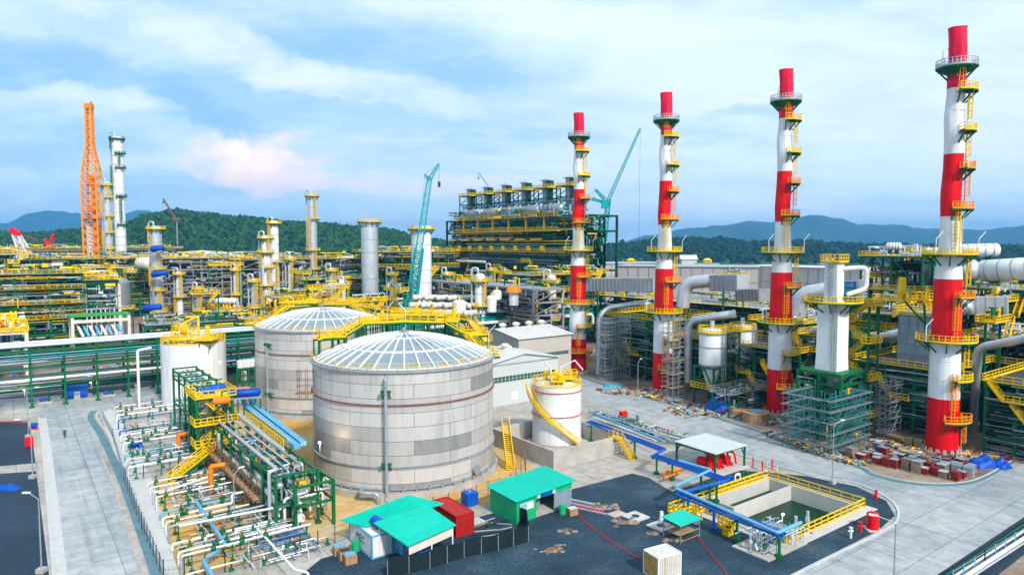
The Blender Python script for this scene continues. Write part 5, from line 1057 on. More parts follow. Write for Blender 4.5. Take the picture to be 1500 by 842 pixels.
for k in range(7):
    p = G(872+k*14, 612+k*5.2); t = thing('pump_set', 'small green pump beside the road edge pipes, '+ordn[k]+' from the left', 'pump', p, UA, 'green pumps by the road edge'); m = M(); m.box((0, 0, .2), (1.6, .9, .4)); m.build('plinth', GREY, t); m = M(); m.drum((-.5, 0, .8), (.2, 0, .8), .3, 8); m.build('motor', GREEN, t); m = M(); m.cyl((.5, 0), .3, .4, 1.2, 8); m.tube([(.5, 0, 1.), (.5, 0, 2)], .1, 6); m.build('casing', GREEN if k % 2 else WHT, t)
for (px, py, w_, h_, mat, lb, ct) in ((913, 617, 1.6, 2., RED, 'red fire cabinet at the edge of the main road', 'cabinet'), (937, 621, 1.3, 1.9, GREY, 'grey cabinet right of the red fire cabinet', 'cabinet'), (43, 655, 1.2, 1.8, RED, 'red fire cabinet at the left edge of the service road', 'cabinet')):
    t = thing('fire_cabinet' if mat is RED else 'cabinet', lb, ct, G(px, py), VA); m = M(); m.bz(-w_/2, w_/2, -.4, .4, .2, h_); m.build('case', mat, t); m = M(); m.bz(-w_/2+.1, w_/2-.1, -.44, -.4, .35, h_-.15); m.build('door', mat, t); m = M(); [m.bz(x-.05, x+.05, -.3, .3, 0, .2) for x in (-w_/2+.1, w_/2-.1)]; m.build('feet', DARK, t)
cl_ = thing('small_bore_piping', 'mass of small pipes and valves along the road edge behind the concrete bund', 'pipework', G(868, 612), UA); clutter(cl_, 0, 24, -1.6, 1.6, .2, 1.9, 150, [SIL, GREEN, LBLUE, WHT, GREEN, BLUE, RED], (.05, .1), 801, big=False); m = M(); m.bz(0, 24, -1.8, 1.8, 0, .1); m.build('plinth', CONC, cl_)
clutter(dk, -3, 4.4, -2.4, 2, .2, 2.1, 90, [WHT, SIL, WHT, GAL, LBLUE, GREEN], (.04, .09), 802, big=False)
# orange sleeves and red small bore pipes in front of the shelter
for k, (px, py) in enumerate(((968, 694), (985, 690), (972, 700))):
    pipe('orange_pipe', [G(px, py, .9), G(px+22, py-8, .9), G(px+22, py-8, 0)], .2, ORG, ['orange sleeved pipe left of the pump shelter, farthest', 'orange sleeved pipe left of the pump shelter, nearest the shelter', 'orange sleeved pipe left of the pump shelter, nearest the gravel'][k], 'orange pipes by the shelter', bend=.2)
t = thing('red_tank', 'small upright red tank at the right corner of the basin', 'tank', G(1278, 775)); m = M(); m.cyl((0, 0), .72, .15, 2., 20); m.lathe([(.72, 2.), (.4, 2.2), (.01, 2.25)], 20); m.build('shell', RED, t); m = M(); m.box((0, 0, .08), (1.8, 1.8, .16)); m.build('plinth', CONCW, t)
for k, (px, py, mat, lb) in enumerate(((1260, 780, RED, 'red hydrant left of the small red tank'), (1246, 788, WHT, 'white hydrant near the front edge of the basin gravel'), (1283, 732, RED, 'red marker post behind the small red tank'))):
    t = thing('hydrant', lb, 'hydrant', G(px, py)); m = M(); m.cyl((0, 0), .15, 0, 1.2, 10); m.tube([(-.3, 0, .9), (.3, 0, .9)], .1, 8); m.build('body', mat, t); m = M(); m.cyl((0, 0), .22, 1.2, 1.36, 10); m.build('cap', mat, t)
# ---------------- lamp posts ----------------
def lamp_post(p, h, ang, label, arm=1.6):
    t = thing('street_lamp', label, 'street lamp', p, ang, 'street lamps'); m = M(); m.cyl((0, 0), .09, .3, h, 8, .06); m.build('pole', GAL, t)
    m = M(); m.box((0, 0, .25), (.8, .8, .5)); m.build('footing', CONC, t); m = M(); m.tube([(0, 0, h-.1), (.5, 0, h+.25), (arm, 0, h+.55)], .05, 6); m.build('arm', GAL, t); m = M(); m.box((arm+.35, 0, h+.62), (.8, .28, .12)); m.build('lamp_head', WHT, t)
lamp_post(G(1219, 708), 8.6, R(30), 'tall street lamp between the basin and the brick stacks')
lamp_post(G(1308, 888), 8.2, R(160), 'tall street lamp in the bottom right, on the corner of the road')
lamp_post(G(48, 700), 8.3, R(180), 'street lamp at the edge of the left asphalt lot, by the red cabinet')
lamp_post(G(61, 838), 8.1, R(180), 'street lamp in the bottom left beside the gutter', .9)
lamp_post(G(934, 586), 8.5, R(60), 'thin street lamp on the far side of the main road near the second chimney')
lamp_post(G(344, 770), 6.5, R(60), 'thin lamp post standing in the near pipework skid', .8)
lamp_post(G(42, 640), 8.6, R(0), 'street lamp at the far corner of the left asphalt lot')
# ---------------- person on the left road ----------------
def person(p, ang, label):
    def body(name, vs, es, rad, mat, parent, sub=1):
        me = bpy.data.meshes.new(name); me.from_pydata(vs, es, []); o = bpy.data.objects.new(name, me); C.objects.link(o); me.materials.append(mat)
        sk = o.modifiers.new('skin', 'SKIN'); me.skin_vertices or None
        while not me.skin_vertices: break
        for i, r_ in enumerate(rad): me.skin_vertices[0].data[i].radius = (r_, r_*(.75 if i in (1, 2) else 1))
        me.skin_vertices[0].data[0].use_root = True; s_ = o.modifiers.new('sub', 'SUBSURF'); s_.levels = s_.render_levels = 2; o.parent = parent; return o
    return body
pt = bpy.data.meshes.new('person')
V_ = [(0, 0, .95), (0, 0, 1.2), (0, .01, 1.42), (0, .02, 1.53), (0, .03, 1.66), (0, .02, 1.74), (-.1, 0, .9), (-.11, .16, .5), (-.11, .06, .08), (-.11, .2, .04), (.1, 0, .9), (.11, -.05, .5), (.11, -.28, .14), (.11, -.16, .05),
      (-.2, 0, 1.4), (-.25, -.1, 1.12), (-.24, -.02, .88), (-.23, .02, .8), (.2, 0, 1.4), (.25, .06, 1.13), (.24, .2, .92), (.23, .26, .86)]
E_ = [(0, 1), (1, 2), (2, 3), (3, 4), (4, 5), (0, 6), (6, 7), (7, 8), (8, 9), (0, 10), (10, 11), (11, 12), (12, 13), (2, 14), (14, 15), (15, 16), (16, 17), (2, 18), (18, 19), (19, 20), (20, 21)]
RA = [.14, .14, .15, .06, .095, .07, .1, .075, .05, .04, .1, .075, .05, .04, .06, .048, .036, .03, .06, .048, .036, .03]
pt.from_pydata(V_, E_, []); po = bpy.data.objects.new('person', pt); C.objects.link(po); po.modifiers.new('skin', 'SKIN')
if not pt.skin_vertices:
    with bpy.context.temp_override(object=po, active_object=po): bpy.ops.mesh.customdata_skin_add()
for i, r_ in enumerate(RA): pt.skin_vertices[0].data[i].radius = (r_, r_)
pt.skin_vertices[0].data[0].use_root = True
sb = po.modifiers.new('sub', 'SUBSURF'); sb.levels = sb.render_levels = 2
pm = bpy.data.materials.new('clothes_and_skin'); pm.use_nodes = True; nt = pm.node_tree; tcn = nt.nodes.new('ShaderNodeTexCoord'); spn = nt.nodes.new('ShaderNodeSeparateXYZ'); rpn = nt.nodes.new('ShaderNodeValToRGB'); rpn.color_ramp.interpolation = 'CONSTANT'
mrn = nt.nodes.new('ShaderNodeMath'); mrn.operation = 'DIVIDE'; mrn.inputs[1].default_value = 2
nt.links.new(tcn.outputs['Object'], spn.inputs[0]); nt.links.new(spn.outputs[2], mrn.inputs[0]); nt.links.new(mrn.outputs[0], rpn.inputs[0])
while len(rpn.color_ramp.elements) < 4: rpn.color_ramp.elements.new(.5)
for e_, (p_, c_) in zip(rpn.color_ramp.elements, ((0, (.02, .02, .02)), (.05, (.01, .03, .09)), (.47, (.02, .10, .16)), (.74, (.35, .2, .13)))): e_.position = p_; e_.color = (*c_, 1)
nt.links.new(rpn.outputs[0], nt.nodes['Principled BSDF'].inputs['Base Color'])
pt.materials.append(pm); po.location = G(95, 641); po.rotation_euler.z = R(205); tag(po, 'person in dark clothes walking alone along the left service road', 'person')
m = M(); m.lathe([(.14, 1.66), (.135, 1.75), (.09, 1.82), (.01, 1.85)], 14, (0, .03, 0), smooth_prof=True); m.lathe([(.14, 1.66), (.19, 1.655)], 14, (0, .03, 0)); m.build('helmet', YEL, po)
# red barrier and odds on the left lot
pipe('barrier_rail', [G(-30, 616, .9), G(36, 619, .9)], .1, RED, 'low red barrier rail along the far edge of the left lot', cat='barrier')
def tarp(px, py, sx, sy, sz, rz, label, mat=TARP, seed=0):
    t = thing('tarpaulin', label, 'tarpaulin', G(px, py), rz); m = M(); n = 14; vs = []
    for j in range(n+1):
        for i in range(n+1):
            u, v = i/n*2-1, j/n*2-1; h_ = max(0, (1-abs(u)**3))*max(0, (1-abs(v)**3)); vs.append((u*sx/2, v*sy/2, .02+sz*h_*(.75+.5*noise.noise(Vector((u*1.7+seed, v*1.7, seed)))) + .12*noise.noise(Vector((u*5, v*5, seed+3)))*h_))
    m.add(vs, [(j*(n+1)+i, j*(n+1)+i+1, (j+1)*(n+1)+i+1, (j+1)*(n+1)+i) for j in range(n) for i in range(n)], True); m.build('sheet', mat, t); return t
tarp(10, 716, 3.6, 1.6, .8, 0, 'blue tarpaulin heap on the left asphalt lot')
t = thing('hose_reel', 'red and blue hose reel at the corner of the left lot', 'reel', G(50, 628)); m = M(); m.tube([(-.4, 0, .7), (.4, 0, .7)], .55, 14); m.build('drum', BLUE, t); m = M(); m.beam((-.6, 0, 0), (-.6, 0, .8), .1); m.beam((.6, 0, 0), (.6, 0, .8), .1); m.beam((-.9, -.5, .1), (1.1, -.5, .1), .12); m.build('stand', RED, t)
# pipes and pipe bridge in the bottom right corner
for k, (dy, r, mat) in enumerate(((0, .1, GREEN), (9, .13, WHT), (20, .22, WHT), (27, .1, SIL))):
    pipe('roadside_pipe', [G(1380, 870+dy-24, .9), G(1500, 792+dy-24, .9), G(1640, 701+dy-24, .9)], r, mat, ['thin green pipe', 'thin white pipe', 'thick white pipe', 'thin silver pipe'][k]+' running along the bottom right corner strip', 'pipes in the corner strip', n=8)
for k in range(5):
    p = G(1400+k*36, 862-k*24); t = thing('pipe_stanchion', 'low white pipe stanchion in the corner strip, '+ordn[k]+' from the bottom', 'support', p, VA, 'stanchions in the corner strip'); m = M(); m.beam((-.8, 0, .75), (1.2, 0, .75), .12); m.build('crossbar', WHT, t); m = M(); m.beam((-.6, 0, 0), (-.6, 0, .75), .14); m.beam((1, 0, 0), (1, 0, .75), .14); m.build('posts', WHT, t)
# ---------------- furnace structures behind the chimneys ----------------
def chl(u=0, v=0, z=0, i=3): return CH[i]+Uu*u+Vv*v+Vector((0, 0, z))
def furnace(i, label, u0, u1, v0, v1, top, seed, extra=()):
    """rot VA: local x = v (away), local y = -u"""
    o = off(CH[i], u0, v0); t = thing('furnace_structure', label, 'furnace', o, VA); Lx, Ly = v1-v0, u1-u0
    zs = [z for z in (3.1, 6.0, 9.2, 12.2, 15.6, 19) if z <= top+.9]
    frame(t, span(0, Lx, max(2, round(Lx/6))), span(-Ly, 0, max(2, round(Ly/5))), zs, GREEN, .42, .3, decks=zs[1::2], rails=(zs[-1],), railt=.11, deckmat=DARK)
    for k, (a, b) in enumerate(zip([0]+zs, zs)): clutter(t, .3, Lx*.75, -Ly+.2, -.2, a+.3, b, 110, [DGREEN, GREEN, SIL2, GREEN, SILB, YEL, DARK], (.05, .18), seed*20+k)
    for j in range(len(zs)*3): pass
    m = M(); q = random.Random(seed); mt_ = [DGREEN, SIL2, SILB, DGREEN, GREEN, GAL]
    for j in range(110):
        m.cm = q.randrange(6); z = q.uniform(.8, zs[-1]); x = q.uniform(-1, 2); a = q.uniform(-Ly, -Ly*.4); m.tube([(x, a, z), (x, min(0, a+q.uniform(3, 16)), z)], q.uniform(.04, .1), 5)
    o_ = m.build('long_pipes', mt_, t); o_['kind'] = 'stuff'
    m = M(); m.bz(Lx*.72, Lx*.72+.1, -Ly+.3, -.3, .5, zs[-1]); m.bz(.5, Lx*.7, -.32, -.22, .5, zs[-1]-.3); m.build('shade_backing', DARK, t)  # added dark sheets inside, standing in for the shade between pipes
    # long pipe runs on each floor along the front
    qq = random.Random(seed+5)
    for k in range(3):
        z = qq.choice(zs[:-1] or zs); y = -qq.uniform(2, max(3, Ly-3)); m = M(); m.bz(-1.6, .1, y-1.6, y+1.6, z+.25, z+.32); m.rail([(-1.6, y-1.6, z+.3), (-1.6, y+1.6, z+.3)], 1.15, .9, .08); m.stair((-1., y+1.6, z+.3), (-1., y+1.6+2.2, z+3.1), .9, .08); m.build('yellow_landing', YEL, t)
    for k, z in enumerate(zs[:0]):
        m = M(); m.cm = 0
        for j in range(3): m.tube([(-.3-.35*j, -Ly, z+.4+.45*j), (-.3-.35*j, 0, z+.4+.45*j)], .09, 6); m.tube([(j*3., .35, z+.5+.4*j), (Lx*.6, .35, z+.5+.4*j)], .09, 6)
        m.build('front_pipes', [DGREEN, SILB, SIL2, DGREEN][k % 4], t)
    return t
furnace(0, 'dark green multi level furnace structure right behind the farthest banded chimney', 2.5, 24, 7, 27, 16, 1)
furnace(1, 'dark green multi level structure behind the second banded chimney and the hoppers', -2, 30, 8, 28, 12.8, 2)
furnace(2, 'green multi level structure behind the white square tower', -1, 12, 9, 30, 16, 3)
furnace(2, 'dense green furnace structure between the white square tower and the nearest chimney', 13, 29, 6, 26, 12.8, 4)
furnace(3, 'green multi level structure right of the nearest chimney at the picture edge', 4.5, 22, 5, 24, 12.8, 6)
# ducts
def duct_run(pts, r, mat, label, n=16): return pipe('duct', pts, r, mat, label, 'big exhaust ducts', 'duct', r*2.2, n)
duct_run([G(876, 548), A(878, 462, 186), A(892, 450, 187), A(950, 443, 184)], .75, SIL, 'tall silver elbow duct just right of the farthest banded chimney')
duct_run([A(1008, 560, 160), A(1008, 470, 161), A(1078, 459, 158)], .95, SIL, 'silver duct rising and bending right over the twin hoppers')
duct_run([A(1000, 450, 172), A(1004, 414, 172), A(1048, 411, 168)], 1.65, SIL, 'big silver elbow duct above the twin hoppers')
duct_run([A(1186, 540, 146), A(1187, 486, 146), A(1212, 480, 140)], .85, SIL, 'silver elbow duct left of the white square tower')
duct_run([A(1167, 560, 160), A(1168, 432, 160), A(1215, 425, 156)], 1.9, SIL, 'fat silver duct bending over behind the white square tower')
duct_run([G(1423, 632), A(1433, 509, 122), A(1500, 496, 116), A(1540, 489, 112)], .75, SIL, 'pale elbow duct right of the nearest banded chimney')
duct_run([A(1270, 500, 146), A(1340, 486, 138)], 1.3, SIL, 'silver duct lying low behind the green stairs')
def boxduct(px0, px1, py, D0, D1, w_, h_, label, mat=GREY):
    a, b = A(px0, py, D0), A(px1, py, D1); t = thing('box_duct', label, 'duct', a, 0, 'rectangular breeching ducts'); d = b-a; m = M(); m.beam((0, 0, 0), d, w_, h_); m.build('casing', mat, t); m = M(); n = int(d.length/1.3)
    for i in range(n+1): q = d*(i/n); m.beam(q-d.normalized()*.08, q+d.normalized()*.08, w_+.25, h_+.25)
    m.build('stiffeners', mat, t); return t
boxduct(855, 962, 417, 196, 178, 3.4, 3.6, 'grey rectangular duct left of the second banded chimney')
boxduct(1048, 1088, 414, 168, 160, 3.6, 3.8, 'grey rectangular duct above the twin hoppers')
boxduct(1086, 1120, 432, 160, 150, 2.6, 2.6, 'grey rectangular duct dipping towards the third banded chimney', SIL2)
# upper equipment decks
def deck_unit(label, px, py, D, Lv_, Lu_, ztop, seed, items=6, levels=(0, ), mats=None, rot=VA, col=GREEN, cat='structure', zlist=None, n=60, dk=GAL):
    b = A(px, py, D); b.z = 0; t = thing('process_structure', label, cat, b, rot); zs = zlist or [ztop*.25, ztop*.5, ztop*.75, ztop]
    frame(t, span(0, Lv_, max(1, round(Lv_/6))), span(-Lu_, 0, max(1, round(Lu_/6))), zs, col, .45, .38, decks=zs[-2:], rails=zs[-2:], railt=.12, bsp=1.8, deckmat=dk)
    m = M(); m.bz(Lv_*.7, Lv_*.7+.1, -Lu_+.4, -.4, .5, zs[-1]-1.5); m.bz(.6, Lv_*.68, -Lu_+.3, -Lu_+.4, .5, zs[-1]-1.5); m.build('shade_backing', DARK, t)  # invented dark backing so the deep bays look shaded
    clutter(t, 0, Lv_, -Lu_, 0, zs[-1]+.3, zs[-1]+2.6, n, mats or [WHT, SIL, GAL, SIL, WHT, YEL, BLUE], (.1, .28), seed)
    for k in range(len(zs)-1): clutter(t, 0, Lv_, -Lu_, 0, zs[k]+.2, zs[k+1]-.2, n, [SIL2, GAL, DGREEN, SIL2, SILB, YEL, DARK], (.1, .3), seed+50+k)
    return t
deck_unit('tall green deck structure with pipes and tanks on top, left of the nearest chimney', 1258, 500, 168, 22, 14, 32, 101, zlist=[8, 16, 24, 32])
dr = deck_unit('tall green deck structure right of the nearest chimney, under the big white drums', 1400, 500, 150, 20, 16, 26, 102, zlist=[8, 15, 21, 25.4])
def drum_t(p, q, r, mat, label, cat='drum', bands=4, group=None, n=20, legs=0):
    p, q = Vector(p), Vector(q); t = thing('process_drum', label, cat, p, 0, group); d = q-p; m = M(); m.drum((0, 0, 0), d, r, n); m.build('shell', mat, t); m = M(); u_ = d.normalized()
    for i in range(bands): c = d*((i+.5)/bands); m.tube([c-u_*.12, c+u_*.12], r+.06, n)
    m.build('bands', GAL, t)
    for k in (.22, .78):
        c = d*k; m = M(); m.beam(c+Vector((0, 0, -r*.6)), c+Vector((0, 0, -r-(legs or .8))), .35, r*1.3); m.build('saddle', GREEN, t)
    return t
drum_t(A(1410, 367, 152), A(1460, 366, 150), 1.45, WHT, 'white horizontal drum high up right of the nearest chimney')
drum_t(A(1395, 396, 150), A(1428, 396, 147), 2.3, SIL, 'huge silver drum below the top deck right of the nearest chimney')
drum_t(A(1440, 397, 147), A(1520, 393, 138), 2.35, WHT, 'huge white drum running out of the right edge of the picture')
drum_t(A(1300, 361, 158), A(1318, 361, 157), .9, WHT, 'small white drum on the tall deck left of the nearest chimney')
drum_t(A(1400, 455, 135), A(1418, 447, 134), 1.6, SIL, 'silver elbow drum close behind the nearest chimney')
boxduct(1418, 1476, 447, 136, 132, 3.2, 3.4, 'ribbed silver box duct right of the nearest chimney', SIL)
t = thing('convection_box', 'blue grey panelled furnace box behind the nearest chimney', 'furnace box', A(1313, 560, 132), VA); b = t.location; b.z = 0; t.location = b
m = M(); m.bz(0, 7, -7, 0, 8, 22); m.build('casing', SILB, t); m = M(); [m.bz(-.15, 0, y, y+.2, 8, 22) for y in span(-7, -.2, 4)]; [m.bz(-.12, 0, -7, 0, z, z+.15) for z in span(8, 21.8, 7)]; [m.bz(x, x+.2, -7.15, -7, 8, 22) for x in span(0, 6.8, 4)]; [m.bz(0, 7, -7.12, -7, z, z+.15) for z in span(8, 21.8, 7)]; m.build('panel_ribs', SIL2, t)
m = M(); [m.beam((x, y, 0), (x, y, 8), .5) for x in (.3, 6.7) for y in (-6.7, -.3)]; m.build('legs', GREEN, t); m = M(); m.bz(-.6, 7.6, -7.6, .6, 21.6, 21.7); m.rail([(-.6, -7.6, 22), (7.6, -7.6, 22), (7.6, .6, 22), (-.6, .6, 22)], 1.2, 1.4, .13, True); m.build('top_platform', YEL, t)
t = thing('access_platform', 'yellow platform and stair bracketed left of the nearest chimney', 'platform', off(A(1330, 440, 119), 0, 0)); m = M(); a = Vector((0, 0, 0)); m.box((1.5, 1, 0), (5, 3, .15)); m.rail([(-1, -.5, .1), (4, -.5, .1), (4, 2.5, .1), (-1, 2.5, .1)], 1.2, 1, .12, True); m.stair((2.5, 0, 0), (5.6, -.6, -3.6), 1, .14); m.beam((-.5, 1, 0), (-.5, 1, 4), .9); m.build('deck', YEL, t); m = M(); m.beam((0, 1, -.2), (3.5, 1, -4), .25); m.beam((3.5, 1, -.3), (3.8, 1, -6), .25); m.build('bracket', GREEN, t)
# ---------------- white square tower and its scaffold ----------------
SMW = material('smooth_white_lining', (.78, .80, .78), .5, 0, .05, .3)
TP = Vector((58.4, 123.6, 0)); tw2 = thing('scrubber_tower', 'white tapered square tower rising out of green steel and scaffolding', 'tower', TP, VA)
m = M(); m.lathe([(2.95, 11.8), (2.75, 15), (2.72, 24.2)], 4, a0=R(45), a1=R(405)); m.s = [False]*len(m.s); m.build('main_shaft', SMW, tw2)
m = M(); m.lathe([(2.72, 24.2), (1.75, 24.7), (1.65, 31.6), (.01, 31.7)], 4, a0=R(45), a1=R(405)); m.s = [False]*len(m.s); m.build('upper_shaft', SMW, tw2)
m = M(); m.lathe([(3.3, 11.8), (2.2, 9.4), (.7, 8.2)], 4, a0=R(45), a1=R(405)); m.s = [False]*len(m.s); m.build('hopper', PALE, tw2)
frame(tw2, [-4.2, 4.2], [-4, 0, 4], [3.4, 6.8, 10.2, 12], GREEN, .5, .42, decks=(12,), rails=(), deckmat=GREEN)
clutter(tw2, -5, 8, -4, 4, .5, 11, 420, [DGREEN, GREEN, GREEN, TEAL, SILB, YEL, DARK], (.06, .2), 210)
sector(tw2, 'ring_platform', 2.2, 4.9, 24.6, 0, TAU)
m = M(); m.box((0, 0, 31.8), (3.4, 3.4, .12)); m.rail([(-1.7, -1.7, 31.9), (1.7, -1.7, 31.9), (1.7, 1.7, 31.9), (-1.7, 1.7, 31.9)], 1.3, .8, .13, True); m.build('top_platform', YEL, tw2)
m = M(); m.ladder(-2.55, -1.5, 12, 24.5, R(180), .55, .1); m.ladder(-1.4, 0, 24.6, 31.8, R(180), .5, .09); m.build('caged_ladder', GAL, tw2)
m = M(); m.tube([(1., -1., 30.6), (3.6, -4, 30.9), (3.6, -4, 27), (1, -2, 26)], .45, 10, bend=1.); m.build('overhead_pipe', WHT, tw2)
t = thing('blue_exchanger', 'blue framed box with a pale drum on the shoulder of the white square tower', 'exchanger', A(1240, 425, 128), VA); m = M(); m.box((0, 0, 0), (2.6, 3., 3.4)); m.build('casing', LBLUE, t); m = M(); m.cyl((.8, -2.2), .9, -1.6, 2., 14); m.build('drum', WHT, t); m = M(); [m.box((0, 0, z), (2.8, 3.2, .18)) for z in (-1.6, -.5, .6, 1.6)]; m.build('ribs', BLUE, t)
# stair structure right of the tower
sst = thing('stair_structure', 'tall green stair structure with yellow landings right of the white tower', 'stair tower', TP+Vv*4.9+Uu*1.5, VA)
frame(sst, [0, 3.6], [-2.6, 2.6], [3.4, 6.8, 10.2, 13.6, 17, 20.4, 24.], GREEN, .34, .28, decks=(), rails=(), brace=False)
for k in range(7):
    z = 3.4*k; s_ = 1 if k % 2 else -1; m = M(); m.stair((.4, -1.9*s_, z), (.4, 1.9*s_, z+3.4), 1., .14); m.build('stair_flight', YEL, sst)
    m = M(); y0, y1 = (1.6, 3.4) if s_ > 0 else (-3.4, -1.6); m.bz(-.6, 3.4, y0, y1, z+3.4, z+3.5); m.rail([(-.6, y0, z+3.5), (3.4, y0, z+3.5), (3.4, y1, z+3.5), (-.6, y1, z+3.5)], 1.2, .9, .13, True); m.build('landing', YEL, sst)
def scaffold(label, o, rz, Lx, Ly, zs, mat=GAL, sx=2., seed=1, plank=SIL2, group=None, th=.09):
    t = thing('scaffold', label, 'scaffold', o, rz, group); top = zs[-1]+1.2; m = M()
    nx, ny = max(1, round(Lx/sx)), max(1, round(Ly/sx)); xs, ys = span(0, Lx, nx), span(0, Ly, ny); P = [(x, y) for x in xs for y in (0, Ly)]+[(x, y) for y in ys[1:-1] for x in (0, Lx)]+[(x, y) for x in xs for y in (1.2, Ly-1.2)]
    for x, y in P: m.beam((x, y, 0), (x, y, top+rnd.uniform(-.3, .6)), th)
    m.build('standards', mat, t); m = M(); z = .8
    while z < top:
        for y in (0, Ly, 1.2): m.beam((-.3, y, z), (Lx+.3, y, z), th*.8)
        for x in (0, Lx): m.beam((x, -.3, z), (x, Ly+.3, z), th*.8)
        z += 1.1
    m.build('ledgers', mat, t)
    for z in zs: m = M(); [m.bz(-.6, Lx+.6, y, y+.7, z, z+.08) for y in (-.3, Ly-.5)]; [m.bz(x, x+.7, .42, Ly-.52, z, z+.08) for x in (-.3, Lx-.5)]; m.build('plank_deck', plank, t)
    m = M()
    for k in range(nx*2): x = rnd.uniform(0, Lx-2); z = rnd.uniform(0, top-2); m.beam((x, -.1, z), (x+2, -.1, z+2), th*.8); y = rnd.uniform(0, Ly-2); m.beam((-.1, y, z), (-.1, y+2, z+2), th*.8)
    m.build('diagonal_tubes', mat, t); return t
scaffold('tube scaffold with silvery plank decks wrapped round the foot of the white tower', G(1216, 672), VA, 12.8, 8.6, [1.9, 3.8, 5.7, 7.6, 9.4], mat=material('scaffold_tube', (.05, .24, .24), .5, .2, .3), plank=SIL2, sx=1.6)
scaffold('grey tube scaffold between the second banded chimney and the twin hoppers', G(985, 588), VA, 4, 3, [3, 6, 9, 12, 15, 18], sx=2, plank=WOOD)
scaffold('grey tube scaffold just right of the farthest banded chimney', G(886, 560), VA, 9, 3, [3, 6, 9, 12, 15], sx=2.2, plank=SIL2)
scaffold('grey tube scaffold left of the nearest chimney in front of the green furnace', G(1296, 640), VA, 10, 3, [3, 6, 9], sx=2.2)
# ---------------- twin hoppers ----------------
def hopper(loc, label):
    t = thing('hopper', label, 'hopper', loc, VA, 'twin white hoppers'); m = M(); m.lathe([(2.75, 8.6), (2.75, 15.6), (2.2, 16.3), (.01, 16.5)], 36); m.build('shell', SMW, t); m = M(); m.lathe([(2.75, 8.6), (2.1, 7.6), (.7, 2.6)], 28); m.build('cone', SMW, t)
    m = M(); [m.lathe([(2.78, z-.1), (2.9, z-.1), (2.9, z+.1), (2.78, z+.1)], 32) for z in (8.7, 12.6, 15.4)]; m.build('stiffener_rings', GAL, t)
    frame(t, [-2.6, 2.6], [-2.6, 2.6], [3.4, 8.2], GREEN, .4, .36, decks=(), rails=(3.4,), brace=False, railt=.11, bsp=1.)
    m = M()
    for x in (-2.6, 2.6):
        for a, b in (((x, -2.6, 3.4), (x, 0, 8)), ((x, 2.6, 3.4), (x, 0, 8))): m.beam(a, b, .26)
    for y in (-2.6, 2.6):
        for a, b in (((-2.6, y, 3.4), (0, y, 8)), ((2.6, y, 3.4), (0, y, 8))): m.beam(a, b, .26)
    m.build('raking_struts', GREEN, t); m = M(); P = [(math.cos(TAU*k/24)*2.85, math.sin(TAU*k/24)*2.85, 15.8) for k in range(24)]; m.rail(P, 1.2, .9, .12, True); m.lathe([(2.7, 15.7), (3.1, 15.7), (3.1, 15.85), (2.7, 15.85)], 32); m.build('roof_handrail', YEL, t)
    m = M(); m.cyl((0, 0), .5, 16.3, 18.2, 12); m.cyl((1.4, .8), .3, 16.2, 17.2, 10); m.build('roof_nozzle', SIL, t); m = M(); m.ladder(0, -2.95, 3.5, 16, R(-90), .5, .09); m.build('caged_ladder', GAL, t); return t
hopper(Vector((44.1, 149.5, 0)), 'front white hopper with a long cone on green legs')
hopper(Vector((53., 156, 0)), 'rear white hopper partly hidden by the front one')
t = thing('hopper_bridge', 'green and yellow lattice bridge joining the tops of the two hoppers', 'bridge', Vector((48.5, 152.8, 0)), VA); frame(t, [-2.3, 2.3], [-1.6, 1.6], [5, 10, 15.4], GREEN, .34, .3, decks=(15.4,), rails=(15.4,), railt=.12, bsp=1., deckmat=YEL); clutter(t, -2.2, 2.2, -1.6, 1.6, 1, 15, 30, seed=31)
t = thing('low_platform', 'low grey piped platform right of the front hopper', 'platform', G(1068, 612), VA); frame(t, span(0, 12, 4), [0, 4], [2.4, 4.6], GREEN, .2, .18, decks=(), rails=(4.6,), rail_mat=GAL, brace=False); clutter(t, 0, 12, 0, 4, .5, 5.4, 60, seed=33)
tarp(1052, 604, 6.5, 3.4, 3.0, VA-R(60), 'big blue tarpaulin draped at the foot of the front hopper', seed=2)
tarp(1440, 682, 4.6, 3., 1.9, R(10), 'blue tarpaulin heap left of two at the kerb right of the brick stacks', seed=4)
tarp(1466, 684, 2.8, 2.4, 1.5, R(30), 'blue tarpaulin heap right of two at the kerb right of the brick stacks', seed=6)
tarp(1290, 668, 3.2, 2., 2.2, VA, 'blue tarpaulin over bricks at the back of the brick stacks', seed=8)
tarp(898, 566, 5, 3., 1., 0, 'pale blue sheeting over materials beside the farthest chimney', material('pale_blue_sheet', (.05, .30, .42), .6, 0, .3, 1.), 3)
# ---------------- cable drums, brick stacks, rubble ----------------
def reel(px, py, r, label, mat=WOOD, d=2.):
    t = thing('cable_drum', label, 'cable drum', G(px, py)); m = M(); m.cyl((0, 0), r, .0, .15, 28); m.cyl((0, 0), r, d-.15, d, 28); m.build('flange', mat, t); m = M(); m.cyl((0, 0), r*.93, .14, d-.14, 28); m.build('lagging', WOOD, t)
    m = M(); [m.box((math.cos(a)*r*.95, math.sin(a)*r*.95, d/2), (.08, r*.28, d-.3), a) for a in [TAU*k/20 for k in range(20)]]; m.build('battens', WOOD, t); m = M(); m.cyl((0, 0), r*.5, d, d+.12, 16); m.build('hub', LBLUE, t)
reel(1107, 617, 2.6, 'big round wooden cable drum left of the third banded chimney'); reel(1079, 608, 1.7, 'smaller wooden cable drum beside the hopper tarpaulin', ORY, 1.4); reel(1012, 570, 1.3, 'small wooden drum behind the pipe heap', WOOD, 1.2)
qb = random.Random(99)
bl_ = thing('brick_stack', '', 'brick stack')
